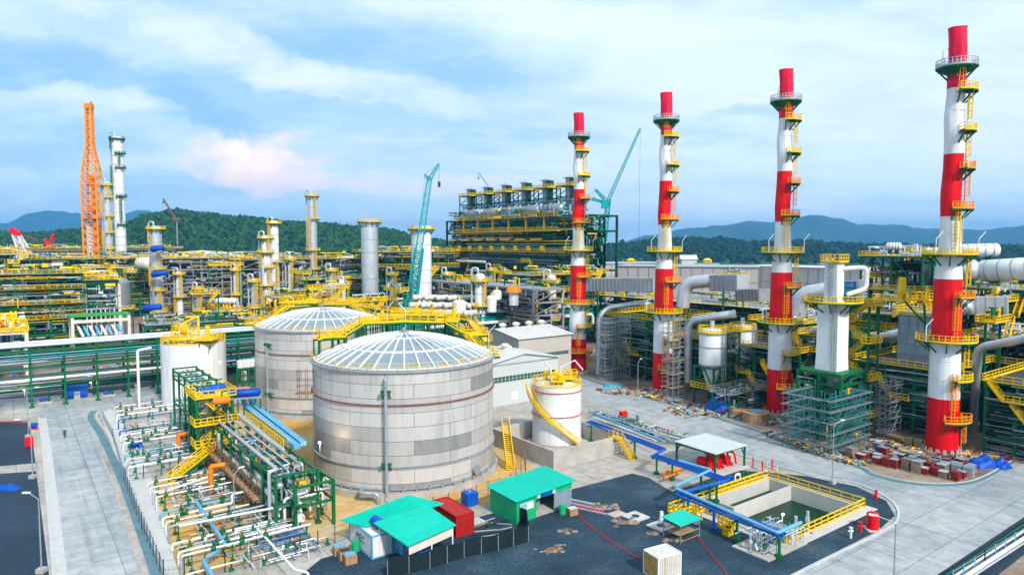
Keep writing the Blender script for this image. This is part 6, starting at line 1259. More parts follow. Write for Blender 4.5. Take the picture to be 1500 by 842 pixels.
def brick_stack(p, s, mat, label, rz):
    t = thing('brick_stack', label, 'brick stack', p, rz, 'stacks of bricks on pallets by the kerb'); m = M(); a, b, h = s
    n = max(2, int(h/.26)); 
    for k in range(n):
        for i in range(3):
            for j in range(2): m.bz(-a/2+a*i/3+.01, -a/2+a*(i+1)/3-.03, -b/2+b*j/2+.01, -b/2+b*(j+1)/2-.03, .16+k*h/n, .16+(k+1)*h/n-.025)
    m.build('bricks', mat, t); m = M(); m.bz(-a/2-.05, a/2+.05, -b/2-.05, b/2+.05, .0, .14); m.build('pallet', WOOD, t)
    if qb.random() < .7: m = M(); m.bz(-a/2-.04, a/2+.04, -b/2-.04, b/2+.04, .16+h, .2+h); m.build('cover_sheet', qb.choice((SILB, GAL, CONC, GREY)), t)
bpy.data.objects.remove(bl_)
rows_ = [(1249, 652, 3), (1262, 662, 4), (1276, 676, 4), (1290, 690, 3), (1305, 672, 5), (1318, 684, 5), (1338, 668, 4), (1352, 690, 4), (1372, 700, 3)]
ci = 0; names_ = []
for ri in range(4):
    for cj in range(12):
        if qb.random() < .1: continue
        p = off(G(1262, 684), -1.3-ri*2.9+qb.uniform(-.4, .4), 0); p = G(1240, 675)+Uu*(cj*1.3+qb.uniform(-.25, .25))+Vv*(1.9+ri*1.95+qb.uniform(-.3, .3)); p += Vv*.2*cj
        if (p-CH[3]).length < 4.4: continue
        red = qb.random() < (.6 if ri < 2 else .35); s = (qb.uniform(1.0, 1.35), qb.uniform(1.0, 1.5), qb.choice((.6, .9, 1., 1.3, 1.7)))
        nm = ['kerbside', 'second', 'third', 'back'][ri]
        brick_stack(p, s, BRICK if red else BRICK2, f'{"red" if red else "tan"} brick stack, {["first","second","third","fourth","fifth","sixth","seventh","eighth","ninth","tenth","eleventh","twelfth","thirteenth"][cj]} from the left in the {nm} row by the kerb', VA+qb.uniform(-.15, .15))
for k, (px, py, mat) in enumerate(((1385, 688, SILB), (1402, 694, GAL), (1370, 684, SIL2), (1346, 656, WOOD))):
    t = thing('block_pile', 'pile of grey blocks right of the brick stacks, '+ordn[k], 'blocks', G(px, py), VA-R(80)); t['label'] = ['grey blue block pile right of the brick stacks', 'galvanised grey panel pile at the right end of the brick stacks', 'weathered grey block pile in front of the nearest chimney', 'brown crate pile left of the nearest chimney foot'][k]
    m = M(); [m.bz(-2.2+i*1.5, -.9+i*1.5, -.6, .6, .1+j*.5, .55+j*.5) for i in range(3) for j in range(3)]; m.build('blocks', mat, t); m = M(); m.bz(-2.3, 2.2, -.65, .65, 0, .1); m.build('pallet', WOOD, t)
RUB = [material('rubble_grey', (.30, .28, .26), .9, 0, .4, 2), material('rubble_brown', (.16, .11, .08), .9, 0, .4, 2), WOOD, BRICK2, SIL2, CONC, material('rubble_pale', (.42, .38, .33), .9, 0, .3, 2), BRICK2, RUST, CRM, DARK, RUST, LBLUE, BRICK, YEL]
def rubble(label, pts, n, s0, s1, mats=RUB, seed=0, h=.8):
    q = random.Random(seed); m = M(); P = [Vector(p) for p in pts]
    for _ in range(n):
        f = q.random()*(len(P)-1); i = min(int(f), len(P)-2); c = P[i].lerp(P[i+1], f-i)+Uu*q.gauss(0, 1.2)+Vv*(abs(q.gauss(0, 1.9))+.5); m.cm = q.randrange(len(mats)); s = q.uniform(s0, s1)
        if q.random() < .35: m.box((c.x, c.y, q.uniform(.05, h*.6)), (s*4, s*.35, s*.3), q.uniform(0, 3.1), q.uniform(-.15, .15), q.uniform(-.1, .1))
        else: m.box((c.x, c.y, q.uniform(.05, h*.6)), (s, s*q.uniform(.5, 1.2), s*q.uniform(.2, .7)), q.uniform(0, 3.1), q.uniform(-.3, .3), q.uniform(-.3, .3))
    o = m.build('debris', mats, None); tag(o, label, 'debris', None, 'stuff')
rubble('scattered planks and rubble between the farthest and second chimneys', [G(880, 575), G(930, 578), G(975, 590)], 420, .4, 1.1, seed=1)
rubble('timber and pipe offcuts in front of the twin hoppers', [G(985, 606), G(1030, 604), G(1075, 612)], 320, .4, 1.2, seed=2)
rubble('colourful rubble along the kerb below the scaffold', [G(1128, 640), G(1160, 653), G(1200, 668), G(1240, 681)], 900, .2, .6, seed=3, h=.9)
rubble('rubble and boards round the nearest chimney foot', [G(1290, 650), G(1350, 672), G(1420, 672), G(1490, 668)], 480, .3, .9, seed=4)
rubble('loose boards beside the third chimney', [G(1110, 622), G(1150, 622), G(1180, 632)], 160, .3, .9, seed=5)
rubble('construction debris among the far units left of the silver silo', [G(250, 466), G(330, 470), G(400, 480)], 500, .5, 1.8, seed=6, h=2)
rubble('construction debris in the far yard beyond the long pipe rack', [G(30, 560), G(160, 540), G(300, 500)], 380, .4, 1.3, seed=7)
rubble('construction debris on the earth behind the domed tanks', [G(560, 500), G(700, 480), G(840, 478)], 360, .5, 1.6, seed=8, h=1.5)
for k in range(8):
    p = G(985+k*9, 603+(k*5) % 13); pipe('pipe_length', [p+Vector((0, 0, .35)), p+Vector((3.6, 2.2+.3*k, .35))], .14, [SIL, LBLUE, GAL][k % 3], 'loose pipe length lying in the heap in front of the hoppers, '+ordn[k]+' from the left', 'loose pipe lengths by the hoppers')
# ---------------- warehouses ----------------
def shed_building(label, p, L, W_, h, rise, wall, roof, band=None, bz_=(0, 0), vents=0, ridge='x', fascia=None):
    t = thing('warehouse', label, 'warehouse', p, VA); m = M(); 
    if ridge == 'x': gab = [(0, 0), (0, W_)]; m.add([(0, 0, 0), (L, 0, 0), (L, W_, 0), (0, W_, 0), (0, 0, h), (L, 0, h), (L, W_, h), (0, W_, h), (0, W_/2, h+rise), (L, W_/2, h+rise)], [(0, 1, 5, 4), (1, 2, 6, 9, 5), (2, 3, 7, 6), (3, 0, 4, 8, 7)])
    else: m.add([(0, 0, 0), (L, 0, 0), (L, W_, 0), (0, W_, 0), (0, 0, h), (L, 0, h), (L, W_, h), (0, W_, h), (L/2, 0, h+rise), (L/2, W_, h+rise)], [(0, 1, 5, 8, 4), (1, 2, 6, 5), (2, 3, 7, 9, 6), (3, 0, 4, 7)])
    m.build('wall', wall, t); e = .5; m = M(); th = .14
    if ridge == 'x': s_ = rise/(W_/2)*e; q = [(-e, -e, h-s_+.05), (L+e, -e, h-s_+.05), (L+e, W_/2, h+rise+.05), (-e, W_/2, h+rise+.05), (L+e, W_+e, h-s_+.05), (-e, W_+e, h-s_+.05)]; fs = [(0, 1, 2, 3), (3, 2, 4, 5)]
    else: s_ = rise/(L/2)*e; q = [(-e, -e, h-s_+.05), (-e, W_+e, h-s_+.05), (L/2, W_+e, h+rise+.05), (L/2, -e, h+rise+.05), (L+e, W_+e, h-s_+.05), (L+e, -e, h-s_+.05)]; fs = [(3, 2, 1, 0), (3, 5, 4, 2)]
    n = len(q); m.add(q+[(x, y, z+th) for x, y, z in q], [tuple(reversed(f)) for f in fs]+[tuple(i+n for i in f) for f in fs]+[(0, 1, 1+n, n)])
    if ridge == 'x': m.add([q[0], q[3], q[5], (q[0][0], q[0][1], q[0][2]+th), (q[3][0], q[3][1], q[3][2]+th), (q[5][0], q[5][1], q[5][2]+th)], [(0, 3, 4, 1), (1, 4, 5, 2)]); [m.beam(Vector(q[0]).lerp(Vector(q[1]), i/12)+Vector((0, 0, th+.04)), Vector(q[3]).lerp(Vector(q[2]), i/12)+Vector((0, 0, th+.04)), .1) for i in range(1, 12)]
    else: m.add([q[0], q[3], q[5]]+[(x, y, z+th) for x, y, z in (q[0], q[3], q[5])], [(1, 4, 3, 0), (2, 5, 4, 1)])
    m.build('roof', roof, t)
    if band: m = M(); m.bz(1, L-1, -.06, -.005, bz_[0], bz_[1]); m.build('window_band', band, t); m = M(); [m.bz(1+(L-2)*i/18-.05, 1+(L-2)*i/18+.05, -.12, -.065, bz_[0], bz_[1]) for i in range(19)]; m.build('mullions', wall, t)
    m = M(); m.bz(0, L, -.1, -.01, h-.35, h-.1); m.bz(0, L, -.08, -.01, h*.62, h*.62+.12); m.build('trim_strip', GAL, t)
    for k in range(vents):
        x = L*(k+.5)/vents; m = M(); y = W_/2; zr = h+rise+.15
        m.cyl((x, y), .7, zr-.3, zr+.6, 14); m.lathe([(1., zr+.6), (1.1, zr+.9), (.6, zr+1.3), (.01, zr+1.4)], 14, (x, y, 0)); m.build('roof_vent', CRM, t)
    return t
shed_building('large beige walled warehouse with roof vents left of the farthest chimney', Vector((1.7, 170, 0)), 17.5, 20, 11.3, 1.5, BEIGE, ROOFP, GLASS, (6.2, 7.), 4)
wh2 = shed_building('low pale warehouse with a green window band behind the small white tank', Vector((-5.5, 144, 0)), 20, 14, 9.2, 1.7, PALE, ROOFP, GLASS, (5.2, 6.4), 1, 'y')
m = M(); m.bz(6.6, 8.3, -.12, -.02, .9, 2.8); m.build('door', WHT, wh2)
t = thing('crate_unit', 'white roof cabinet between the two pale warehouses', 'cabinet', A(740, 512, 160)); m = M(); m.box((0, 0, -.5), (3, 2, 2.4)); m.build('case', WHT, t); m = M(); m.box((0, 0, .75), (3.2, 2.2, .12)); m.build('lid', CRM, t); m = M(); m.beam((0, .3, -10), (0, .3, -1.7), .3); m.build('post', GAL, t)
# long grey halls beyond the furnaces
def hall(label, px0, px1, pytop, D0, D1, depth, mat, roof):
    a, b = A(px0, pytop, D0), A(px1, pytop, D1); h = (a.z+b.z)/2; a.z = b.z = 0; d = (b-a); L = d.length; t = thing('long_hall', label, 'hall', a, math.atan2(d.y, d.x)); m = M(); m.bz(0, L, 0, depth, 0, h); m.build('wall', mat, t)
    m = M(); n = int(L/5); [m.bz(L*i/n-.12, L*i/n+.12, -.2, -.01, 0, h) for i in range(n+1)]; [m.bz(0, L, -.1, -.01, z, z+.25) for z in (h*.35, h*.68)]; m.build('panel_ribs', SIL2, t); m = M(); m.bz(-.6, L+.6, -.6, depth+.6, h, h+.4); m.build('roof', roof, t)
PW_ = material('hall_panel', (.40, .38, .37), .7, 0, .12, .05)
hall('long pale grey hall behind the gap between second and third chimneys', 905, 1112, 391, 350, 330, 30, PW_, GREY)
hall('long pale grey hall running from the first chimney to behind the second', 872, 985, 386, 400, 420, 30, PW_, GREY)
hall('long pale grey hall ending behind the white square tower', 1090, 1262, 392, 360, 310, 26, material('hall_panel_light', (.55, .54, .52), .7, 0, .1, .05), ROOFP)
hall('low grey hall behind the deck structures at the right', 1255, 1360, 398, 320, 300, 20, PW_, GREY)
for k, px in enumerate((924, 1036, 1150, 1215, 1330)):
    b = A(px, 383, 420); t = thing('yellow_roof_unit', 'yellow gantry cabin on the skyline, '+ordn[k]+' along the grey halls from the left', 'gantry', b, 0, 'yellow gantries beyond the halls'); m = M(); m.box((0, 0, 0), (5, 3, 1.4)); m.lathe([(3.2, .7), (2, 1.8), (.01, 2.2)], 4, a0=R(45), a1=R(405)); m.build('cabin', YEL, t); m = M(); m.bz(-7, 7, -3, 3, -1.8, -1.2); [m.beam((x, 0, -b.z), (x, 0, -1.2), .6) for x in (-6, 6)]; m.build('deck', GREY, t)

deck_unit('green pipe structure filling the gap between white tower and nearest chimney', 1262, 560, 158, 22, 16, 19, 120, zlist=[4, 8, 12, 16, 19], n=90)
deck_unit('green pipe structure with yellow rails right behind the pale elbow duct', 1412, 560, 136, 18, 16, 17, 121, zlist=[4, 8, 12, 16.5], n=90)
deck_unit('green pipe structure between the hoppers and the third chimney', 1098, 560, 165, 18, 12, 17, 122, zlist=[4, 8, 12, 16.5], n=90)
# ---------------- background units ----------------
def column_v(px, ytop, D, r, label, mat=SIL, plats=((.25, 0), (.45, 0), (.62, 0), (.8, 0), (.96, 1)), r2=None, ybase=None, skirt=None, name='column', lad=YEL, pw_=1.4, top='dome', pipe_m=SIL, rings=0, base_z=0):
    b = A(px, ytop, D); h = b.z; b.z = base_z; h -= base_z; t = thing('distillation_column' if name == 'column' else name, label, 'column' if name == 'column' else name.split('_')[-1], b, R(-20))
    m = M(); pr = [(r, 0), (r, h-r*.5)] if not r2 else [(r, 0), (r, h*.55), (r2, h*.6), (r2, h-r2*.5)]
    m.lathe(pr, 24); rt = r2 or r; m.lathe([(rt, h-rt*.5), (rt*.7, h-rt*.15), (.01, h)] if top == 'dome' else [(rt, h-rt*.5), (rt, h), (.01, h)], 24); m.build('shell', mat, t)
    m = M()
    for i in range(max(4, rings or int(h/4))): z = h*(i+.5)/max(4, rings or int(h/4)); rr = r if (not r2 or z < h*.57) else r2; m.lathe([(rr, z-.08), (rr+.09, z), (rr, z+.08)], 24)
    m.build('girth_rings', GAL, t)
    for f, full in plats:
        z = h*f; rr = r if (not r2 or f < .57) else r2; sector(t, 'platform', rr, rr+pw_, z, R(-60), R(50), lad, GREEN, True) if not full else sector(t, 'platform', rr, rr+pw_, z, 0, TAU, lad or YEL, GREEN)
    if lad:
        zs = [0]+[h*f for f, _ in plats]
        for i, (a, b_) in enumerate(zip(zs, zs[1:])): m = M(); an = R(-30 if i % 2 else -100); rr = (r if (not r2 or b_ < h*.57) else r2)+.6; m.ladder(math.cos(an)*rr, math.sin(an)*rr, a, b_, an, .6, .13); m.build('ladder', lad, t)
    m = M(); m.tube([(-r*.3, -r*.2, h-.2), (-r*.3, -r*.2, h+1.6), (-r-1, -.5, h+1.6), (-r-1, -.5, 2)], .32, 8, bend=.8); (m.build('overhead_pipe', pipe_m, t) if name != 'silo' else None); return t
column_v(171, 199, 350, 2.6, 'tallest slim white column at the left, right of the orange lattice tower', WHT, ((.2, 0), (.34, 0), (.5, 0), (.66, 0), (.82, 0), (.9, 0), (.98, 1)), lad=GREEN, pw_=1.1)
column_v(156, 266, 335, 1.9, 'thinner silver column just left of the tallest white one', SIL, ((.3, 0), (.5, 0), (.62, 0), (.74, 0), (.88, 0), (.97, 1)), lad=YEL, pw_=1.)
column_v(228, 331, 268, 2.1, 'silver column with blue covers and a yellow top, left of the domed tanks', SIL, ((.2, 0), (.4, 0), (.6, 0), (.8, 0), (.97, 1)))
column_v(389, 345, 262, 1.7, 'white column ringed by yellow platforms above the far tank', WHT, ((.15, 1), (.32, 0), (.5, 1), (.68, 0), (.83, 1), (.97, 1)))
column_v(401, 323, 300, 1.9, 'plain white column behind the one ringed with yellow', WHT, ((.3, 0), (.6, 0), (.97, 1)))
column_v(457, 284, 320, 1.95, 'slim grey column standing alone against the hill', SIL, ((.4, 0), (.55, 1), (.8, 0), (.98, 1)))
column_v(541, 323, 262, 3.2, 'wide ribbed silver silo standing against the hill', SIL, ((.985, 1),), name='silo', lad=None, top='flat', rings=9)
column_v(617, 331, 255, 3.7, 'wide pale silo right behind the teal crane', WHT, ((.3, 1), (.97, 1)), name='silo', lad=None, top='flat', rings=9)
column_v(174, 406, 250, 3.5, 'plain grey vertical vessel below the orange lattice tower', SIL2, ((.5, 0),), name='process_vessel')
column_v(430, 378, 250, 1., 'small white column between the slim grey one and the silver silo', WHT, ((.5, 0), (.97, 1))) if False else None
column_v(703, 400, 215, 1.6, 'short white column with a yellow platform behind the beige warehouse', WHT, ((.6, 1), (.9, 1)))
column_v(808, 402, 225, 1.5, 'short white column wrapped in yellow platforms left of the farthest chimney', WHT, ((.4, 1), (.65, 1), (.9, 1)))
for k, (px, py, D, L) in enumerate(((233, 402, 262, 5), (230, 365, 262, 4), (222, 452, 258, 6))):
    t = thing('blue_cover', ['blue cover sheet tied halfway up the silver column', 'blue cover sheet tied near the top of the silver column', 'blue sheeted pipe low on the silver column'][k], 'cover', A(px, py, D)); m = M(); m.drum((-L/2, 0, 0), (L/2, .5, .6), 1.2, 10); m.v = [(x, y, z+.5*noise.noise(Vector((x, y, z)))) for x, y, z in m.v]; m.build('sheet', TARP, t); m = M(); m.tube([(-L/2, 0, -1.1), (L/2, 0, -.6)], .12, 6); m.build('rope', WHT, t)
# orange lattice derrick
b = A(130, 153, 360); h = b.z; b.z = 0; t = thing('lattice_derrick', 'orange lattice derrick tower, the tallest thing at the left', 'derrick', b, R(8)); pr = [(0, 3.5), (h*.60, 3.7), (h*.70, 3.1), (h*.80, 1.4), (h, 1.3)]
def wdt(z):
    for (a, p), (c, q) in zip(pr, pr[1:]):
        if z <= c: return p+(q-p)*(z-a)/(c-a)
    return pr[-1][1]
zs = span(0, h, 26); m = M(); m2 = M(); m3 = M()
for a, c in zip(zs, zs[1:]):
    A_, B_ = [[(i*wdt(z), j*wdt(z), z) for i, j in ((-1, -1), (1, -1), (1, 1), (-1, 1))] for z in (a, c)]
    for k in range(4): m.beam(A_[k], B_[k], .7); m2.beam(A_[k], B_[(k+1) % 4], .24); m2.beam(A_[(k+1) % 4], B_[k], .24); m3.beam(A_[k], A_[(k+1) % 4], .34)
m.build('leg', ORY, t); m2.build('cross_bracing', ORY, t); m3.build('horizontal_beams', ORY, t)
m = M(); m.box((0, 0, h-1), (3.6, 3.6, 2.4)); m.beam((-.5, 0, h-1), (1.6, 0, h+1.5), .8); m.build('head_block', ORG, t); m = M(); m.beam((1, 0, h*.1), (.5, 0, h*.62), 1.4); m.box((0, 0, h*.5), (4, 4, 4)); m.box((0, 0, h*.64), (3, 3, 5)); m.build('inner_mast', ORG, t)
m = M(); [m.bz(-4.2, 4.2, -4.2, 4.2, z, z+.3) for z in (h*.25, h*.45)]; m.build('platform', ORY, t)
m = M(); m.cyl((-2.4, 1), 1.7, 0, h*.42, 14); m.build('inner_vessel', WHT, t)
# cranes
TEALC = material('light_teal_paint', (.02, .40, .42), .5, 0, .2)
def crane(label, base, tip, w0, mat, jib=None, mast=None, cab=True, n=22, t_=.35, hook=None):
    base, tip = Vector(base), Vector(tip); t = thing('crawler_crane', label, 'crane', base); m = M(); m.lattice((0, 0, 0), tip-base, w0, w0*.55, t_, n); m.build('boom', mat, t)
    if jib: m = M(); m.lattice(tip-base, Vector(jib)-base, w0*.5, w0*.2, t_*.8, 8); m.build('jib', WHT if mat is TEAL else mat, t)
    if mast: m = M(); m.lattice(tip-base, Vector(mast)-base, w0*.4, w0*.2, t_*.8, 5); m.beam(Vector(mast)-base, (2, 3, 0), .1); jib and m.beam(Vector(mast)-base, Vector(jib)-base, .1); m.build('strut_mast', mat, t)
    if cab: m = M(); m.box((2.5, 2, -1), (9, 5, 4)); m.box((-2.6, 0, -.6), (2, 2.2, 3)); m.build('cab', mat, t); m = M(); [m.box((1, y, -4), (11, 1.6, 2)) for y in (-1.5, 5)]; m.build('tracks', DARK, t)
    e = Vector(jib or tip)-base; m = M(); m.beam(e, (e.x, e.y, e.z-(hook or 8)), .12); m.box((e.x, e.y, e.z-(hook or 8)), (.9, .7, 1.8)); m.build('hook_line', DARK, t); return t
crane('teal crawler crane with a steep lattice boom in front of the pale silo', A(601, 448, 235), A(629, 263, 235), 2.6, TEALC, jib=A(643, 240, 235), mast=A(622, 256, 237), hook=7, t_=.24, n=26)
t = thing('boom_foot', 'heavy teal boom foot and winch box of the steep crane', 'winch', A(601, 432, 233)); m = M(); m.lattice((0, 0, -6), (3.2, 0, 16), 3.4, 2.6, .45, 8); m.box((-.6, 0, -7), (6, 4, 5)); m.build('frame', TEAL, t); m = M(); m.box((3, 2, -8), (8, 5, 4)); m.build('machine_house', BLUE, t)
crane('teal lattice crane standing beyond the cooler structure, right of the farthest chimney', A(884, 352, 420), A(892, 292, 420), 3.6, TEAL, cab=False, n=9, t_=.5, hook=3)
crane('long teal luffing jib leaning right above the halls', A(888, 300, 420), A(938, 188, 420), 1.9, TEAL, cab=False, n=26, t_=.3, hook=70)
t = thing('slewing_unit', 'teal slewing head with counter struts where the luffing jib meets its mast', 'crane head', A(886, 292, 419)); m = M(); m.lattice((0, 0, 0), (-6, 0, 6), 1.6, 1., .5, 5); m.lattice((0, 0, -2), (-7, 0, 0), 1.4, 1., .5, 5); m.box((-7, 0, 0), (2.4, 2, 2)); m.build('struts', TEAL, t); m = M(); m.box((0, 0, -3), (4, 3, 5)); m.build('slewing_block', TEAL, t)
crane('thin grey crane boom far behind the exhaust towers', A(735, 300, 520), A(701, 253, 520), 1.3, SIL2, cab=False, n=14, t_=.25, hook=4)
wcr = crane('white lattice crane with a red head at the far left', A(40, 378, 420), A(23, 342, 420), 5., WHT, cab=False, n=8, t_=.7, hook=3)
m = M(); q = A(22, 340, 419)-wcr.location; m.box(q, (6, 2, 3), 0, 0, R(35)); m.beam(q, q+Vector((14, 0, -5)), .25); m.build('head_block', RED, wcr)
t = thing('red_winch', 'red machine on the skyline at the left, right of the white crane', 'winch', A(72, 362, 430)); m = M(); m.box((0, 0, -2), (6, 4, 5)); m.beam((0, 0, 0), (3, 0, 8), 1.4); m.beam((0, 0, 0), (-2.5, 0, 5), 1.2); m.build('body', RED, t); m = M(); m.box((0, 0, -6), (9, 6, 3)); m.build('base', DARK, t)
crane('small red and grey crane in front of the wooded hill', A(258, 322, 560), A(239, 291, 560), 1.2, RUST, cab=False, n=10, t_=.28, hook=3)
t = thing('operator_house', 'red cab on a grey mast at the foot of the small hillside crane', 'cab', A(258, 321, 558)); m = M(); m.box((0, 0, 0), (5, 3, 2.2)); m.build('cab', RUST, t); m = M(); m.beam((0, 1, -30), (0, 1, -1), .7); m.build('mast', GAL, t)
# ---------------- cooler structure with six exhaust towers ----------------
CR = Vector((13, 300, 0)); cs = thing('cooler_structure', 'huge green and yellow air cooler structure on the skyline left of the first chimney', 'cooler', CR, UA)
frame(cs, span(-80, 26, 14), [0, 10, 20], [8, 16, 24, 31.6, 40.6, 47], DGREEN, .8, .7, decks=(31.6, 40.6, 47), rails=(), deckmat=GREEN, brace=True)
for z, y in ((31.9, -2.), (41, -2), (47.3, -2)):
    x0 = -80 if z < 40 else -70; x1_ = 26 if z < 40 else 14; m = M(); m.bz(x0, x1_, y-1, y+2, z-.35, z-.1); m.rail([(x0, y-1, z), (x1_, y-1, z)], 1.5, 2, .16, False, False); m.build('yellow_gallery', YEL, cs)
for k in range(6): m = M(); m.beam((-62+k*13, -.8, 40.8), (-62+k*13, -.8, 47), 1.); m.build('yellow_post', YEL, cs)
for k in range(7): m = M(); m.bz(-74+k*11.5, -67+k*11.5, -2.6, -1, 36.8, 37.6); m.build('yellow_bay', YEL, cs)
for k in range(9): m = M(); x = -74+k*9.6; m.box((x, -2, 33.4), (1.6, 1.4, 1.8)); m.box((x, -2, 32.4), (3, 2, .3)); m.build('yellow_drive', YEL, cs)
lines(cs, -79, 25, -2.4, 1, 1, 31, 200, 77, [GAL, SIL2, DGREEN, GREEN, SILB, DGREEN], (.1, .22)); lines(cs, -76, 25, -1.4, 1, 31, 47, 120, 78, [GREEN, DGREEN, GREEN, YEL, SILB], (.12, .25))
for k, (x_, z_) in enumerate(((-30, 24), (-8, 27), (-58, 26), (-66, 18), (10, 20))):
    m = M(); m.bz(x_-3, x_+3, -3, .2, z_, z_+.4); m.rail([(x_-3, -3, z_+.4), (x_+3, -3, z_+.4)], 1.4, 1.2, .22); m.stair((x_, -2.4, z_-8), (x_+4, -2.4, z_), 1.2, .25); m.build('yellow_landing', YEL, cs)
m = M(); [m.bz(-79+k*7.6, -74+k*7.6, 9.2, 9.4, 2+8*(k % 4), 9+8*(k % 4)) for k in range(13)]; m.bz(-79, 30, 9.6, 9.8, 2, 40); m.build('rear_shade_backing', DGREEN, cs)  # added dark green sheets that darken the gaps like deep shade
for k in range(4): m = M(); z = (26.5, 22, 18, 12)[k]; m.tube([(-70+k*14, -2.6, z), (-40+k*14, -2.6, z)], .7, 8); m.build('header_pipe', WHT if k % 2 == 0 else SIL, cs)
for k, (a, c) in enumerate(zip([1, 8, 16, 24, 32, 41], [8, 16, 24, 31, 40, 47])): clutter(cs, -79, 30, -1, 9, a, c, 620, [DGREEN, GREEN, DGREEN, SIL2, SILB, YEL, TEAL], (.14, .4), 300+k)
clutter(cs, -76, 22, -2.5, 8, 47.4, 51.5, 260, [TEAL, SILB, GREEN, BLUE, YEL, GAL, WHT], (.2, .6), 340)
ex0 = thing('exhaust_tower', 'x', 'exhaust tower', (0, 0, 0), UA)
frame(ex0, [-4.2, 4.2], [-3.2, 3.2], [3, 6, 9.8], DGREEN, .36, .3, decks=(), rails=()); m = M(); m.bz(-4.6, 4.6, -3.6, 3.6, 9.8, 10.); m.rail([(-4.6, -3.6, 10.), (4.6, -3.6, 10.), (4.6, 3.6, 10.), (-4.6, 3.6, 10.)], 1., 1.6, .12, True); m.build('top_deck', YEL, ex0)
m = M(); m.cyl((-.8, 0), 1.3, .2, 13., 14); m.build('stack', SIL2, ex0); m = M(); m.lathe([(2.5, 12.8), (.2, 13.7)], 14, (-.6, 0, 0)); m.build('cap', GAL, ex0); m = M(); m.cyl((2.2, 0), .9, 5, 12.2, 12); m.lathe([(1.2, 10.8), (1.2, 12.6)], 12, (2.2, 0, 0)); m.build('silencer', DGREEN, ex0); m = M(); m.bz(-3.4, 3.4, -2.6, 2.6, 4.6, 5.4); m.bz(-2.4, 2.4, -2, 2, .2, 2.4); m.build('equipment', SILB, ex0)
exs = snapshot(ex0); exl = ['farthest left exhaust tower with a conical cap on the cooler structure', 'second exhaust tower from the left on the cooler structure', 'third exhaust tower from the left on the cooler structure', 'fourth exhaust tower from the left on the cooler structure', 'fifth exhaust tower from the left on the cooler structure', 'exhaust tower half hidden behind the farthest banded chimney']
for k in range(6): p = CR+Uu*(-66+15.6*k)+Vv*6+Vector((0, 0, 48)); place(exs, p, UA, exl[k], 'exhaust towers on the cooler structure', scale=(1.15, 1.15, 1.2), first=(k == 0))
for k in range(5): p = CR+Uu*(-61+15.6*k)+Vv*1+Vector((0, 0, 50.2)); drum_t(p, p+Uu*11, 2.2, SIL2, 'grey drum on the top deck of the cooler structure, '+ordn[k]+' from the left', group='drums on the cooler structure', bands=3, n=14)
# ---------------- concrete racks and process units in the middle distance ----------------
def far_unit(label, px0, D0, Lu_, Lv_, zs, seed, col=GREEN, yel=(), cl=200, top=80, mats=None, colw=.7, rot=None, rs=(.14, .45), dk=GAL):
    b = A(px0, 400, D0); b.z = 0; t = thing('process_unit', label, 'process unit', b, UA if rot is None else rot)
    frame(t, span(0, Lu_, max(2, round(Lu_/9))), span(0, Lv_, max(1, round(Lv_/9))), zs, col, colw, colw*.8, decks=zs[-1:], rails=(), deckmat=dk, brace=True)
    m = M(); m.bz(.8, Lu_-.8, Lv_*.62, Lv_*.62+.1, .5, zs[-1]-1.8); m.build('shade_backing', DARK, t)  # made-up dark sheet behind the pipes, in place of shade in the gaps
    for z in zs:
        if z in yel: m = M(); m.bz(-.8, Lu_+.8, -1.2, .2, z+.28, z+.38); m.rail([(-.8, -1.2, z+.4), (Lu_+.8, -1.2, z+.4)], 1.2, 2, .12, False, False); m.rail([(-.8, Lv_+.8, z+.4), (-.8, -1.2, z+.4)], 1.2, 2, .12, False, False); m.build('yellow_gallery', YEL, t)
    lo = [1]+[z+.5 for z in zs[:-1]]
    for k, (a, c) in enumerate(zip(lo, zs)): clutter(t, 0, Lu_, -1, Lv_*.6, a, c-.3, cl//len(zs), mats or [DGREEN, GREEN, SIL2, GREEN, SILB, YEL, DARK], rs, seed+k)
    lines(t, 0, Lu_, -1.2, 2, 1, zs[-1]-.5, 90, seed+9, [SIL2, DGREEN, DGREEN, SILB, col, YEL], (.08, .18))
    if top: clutter(t, 0, Lu_, -1, Lv_, zs[-1]+.4, zs[-1]+3.2, top, [GREEN, YEL, SIL2, DGREEN, SILB, YEL, WHT], (.12, .36), seed+20)
    return t
CRK = material('rack_grey', (.30, .28, .27), .7, 0, .2, .2)
PIP = [CRK, GAL, DGREEN, SIL2, SILB, RUST, DARK]
far_unit('yellow topped green process unit at the far left edge', -150, 205, 47, 14, [5, 10, 15, 20, 25], 400, GREEN, (10, 15, 20, 25), 620, 150, rot=VA)
far_unit('green unit with a yellow top around the foot of the lattice derrick', 25, 300, 76, 16, [8, 16, 22, 28], 420, GREEN, (28,), 620, 230, rot=VA)
far_unit('long distant green unit with a yellow top on the skyline at the left', -60, 400, 120, 14, [10, 18, 25, 32], 425, DGREEN, (32,), 600, 200, rot=VA, rs=(.2, .6))
far_unit('grey pipe structure under a yellow walkway left of the far tank', 232, 292, 60, 14, [6, 12, 18, 24, 28.6], 430, CRK, (28.6,), 900, 90, PIP, rot=VA)
far_unit('grey pipe structure with yellow rails behind the columns over the far tank', 352, 300, 74, 14, [6, 12, 18, 24, 28], 440, CRK, (28,), 900, 100, PIP, rot=VA)
far_unit('green pipe structure between the slim column and the silver silo', 446, 262, 26, 12, [6, 12, 17, 21], 450, GREEN, (21,), 340, 60, rot=VA)
far_unit('dark green unit between the silver silo and the pale silo', 540, 320, 60, 16, [8, 16, 24, 31], 460, DGREEN, (24, 31), 620, 130, rot=VA)
far_unit('grey pipe structure behind the cream exchanger drums', 625, 262, 66, 12, [5, 9, 13, 17, 21], 470, CRK, (), 1100, 50, [CRK, GAL, SIL2, DGREEN, SILB, GREEN, DARK])
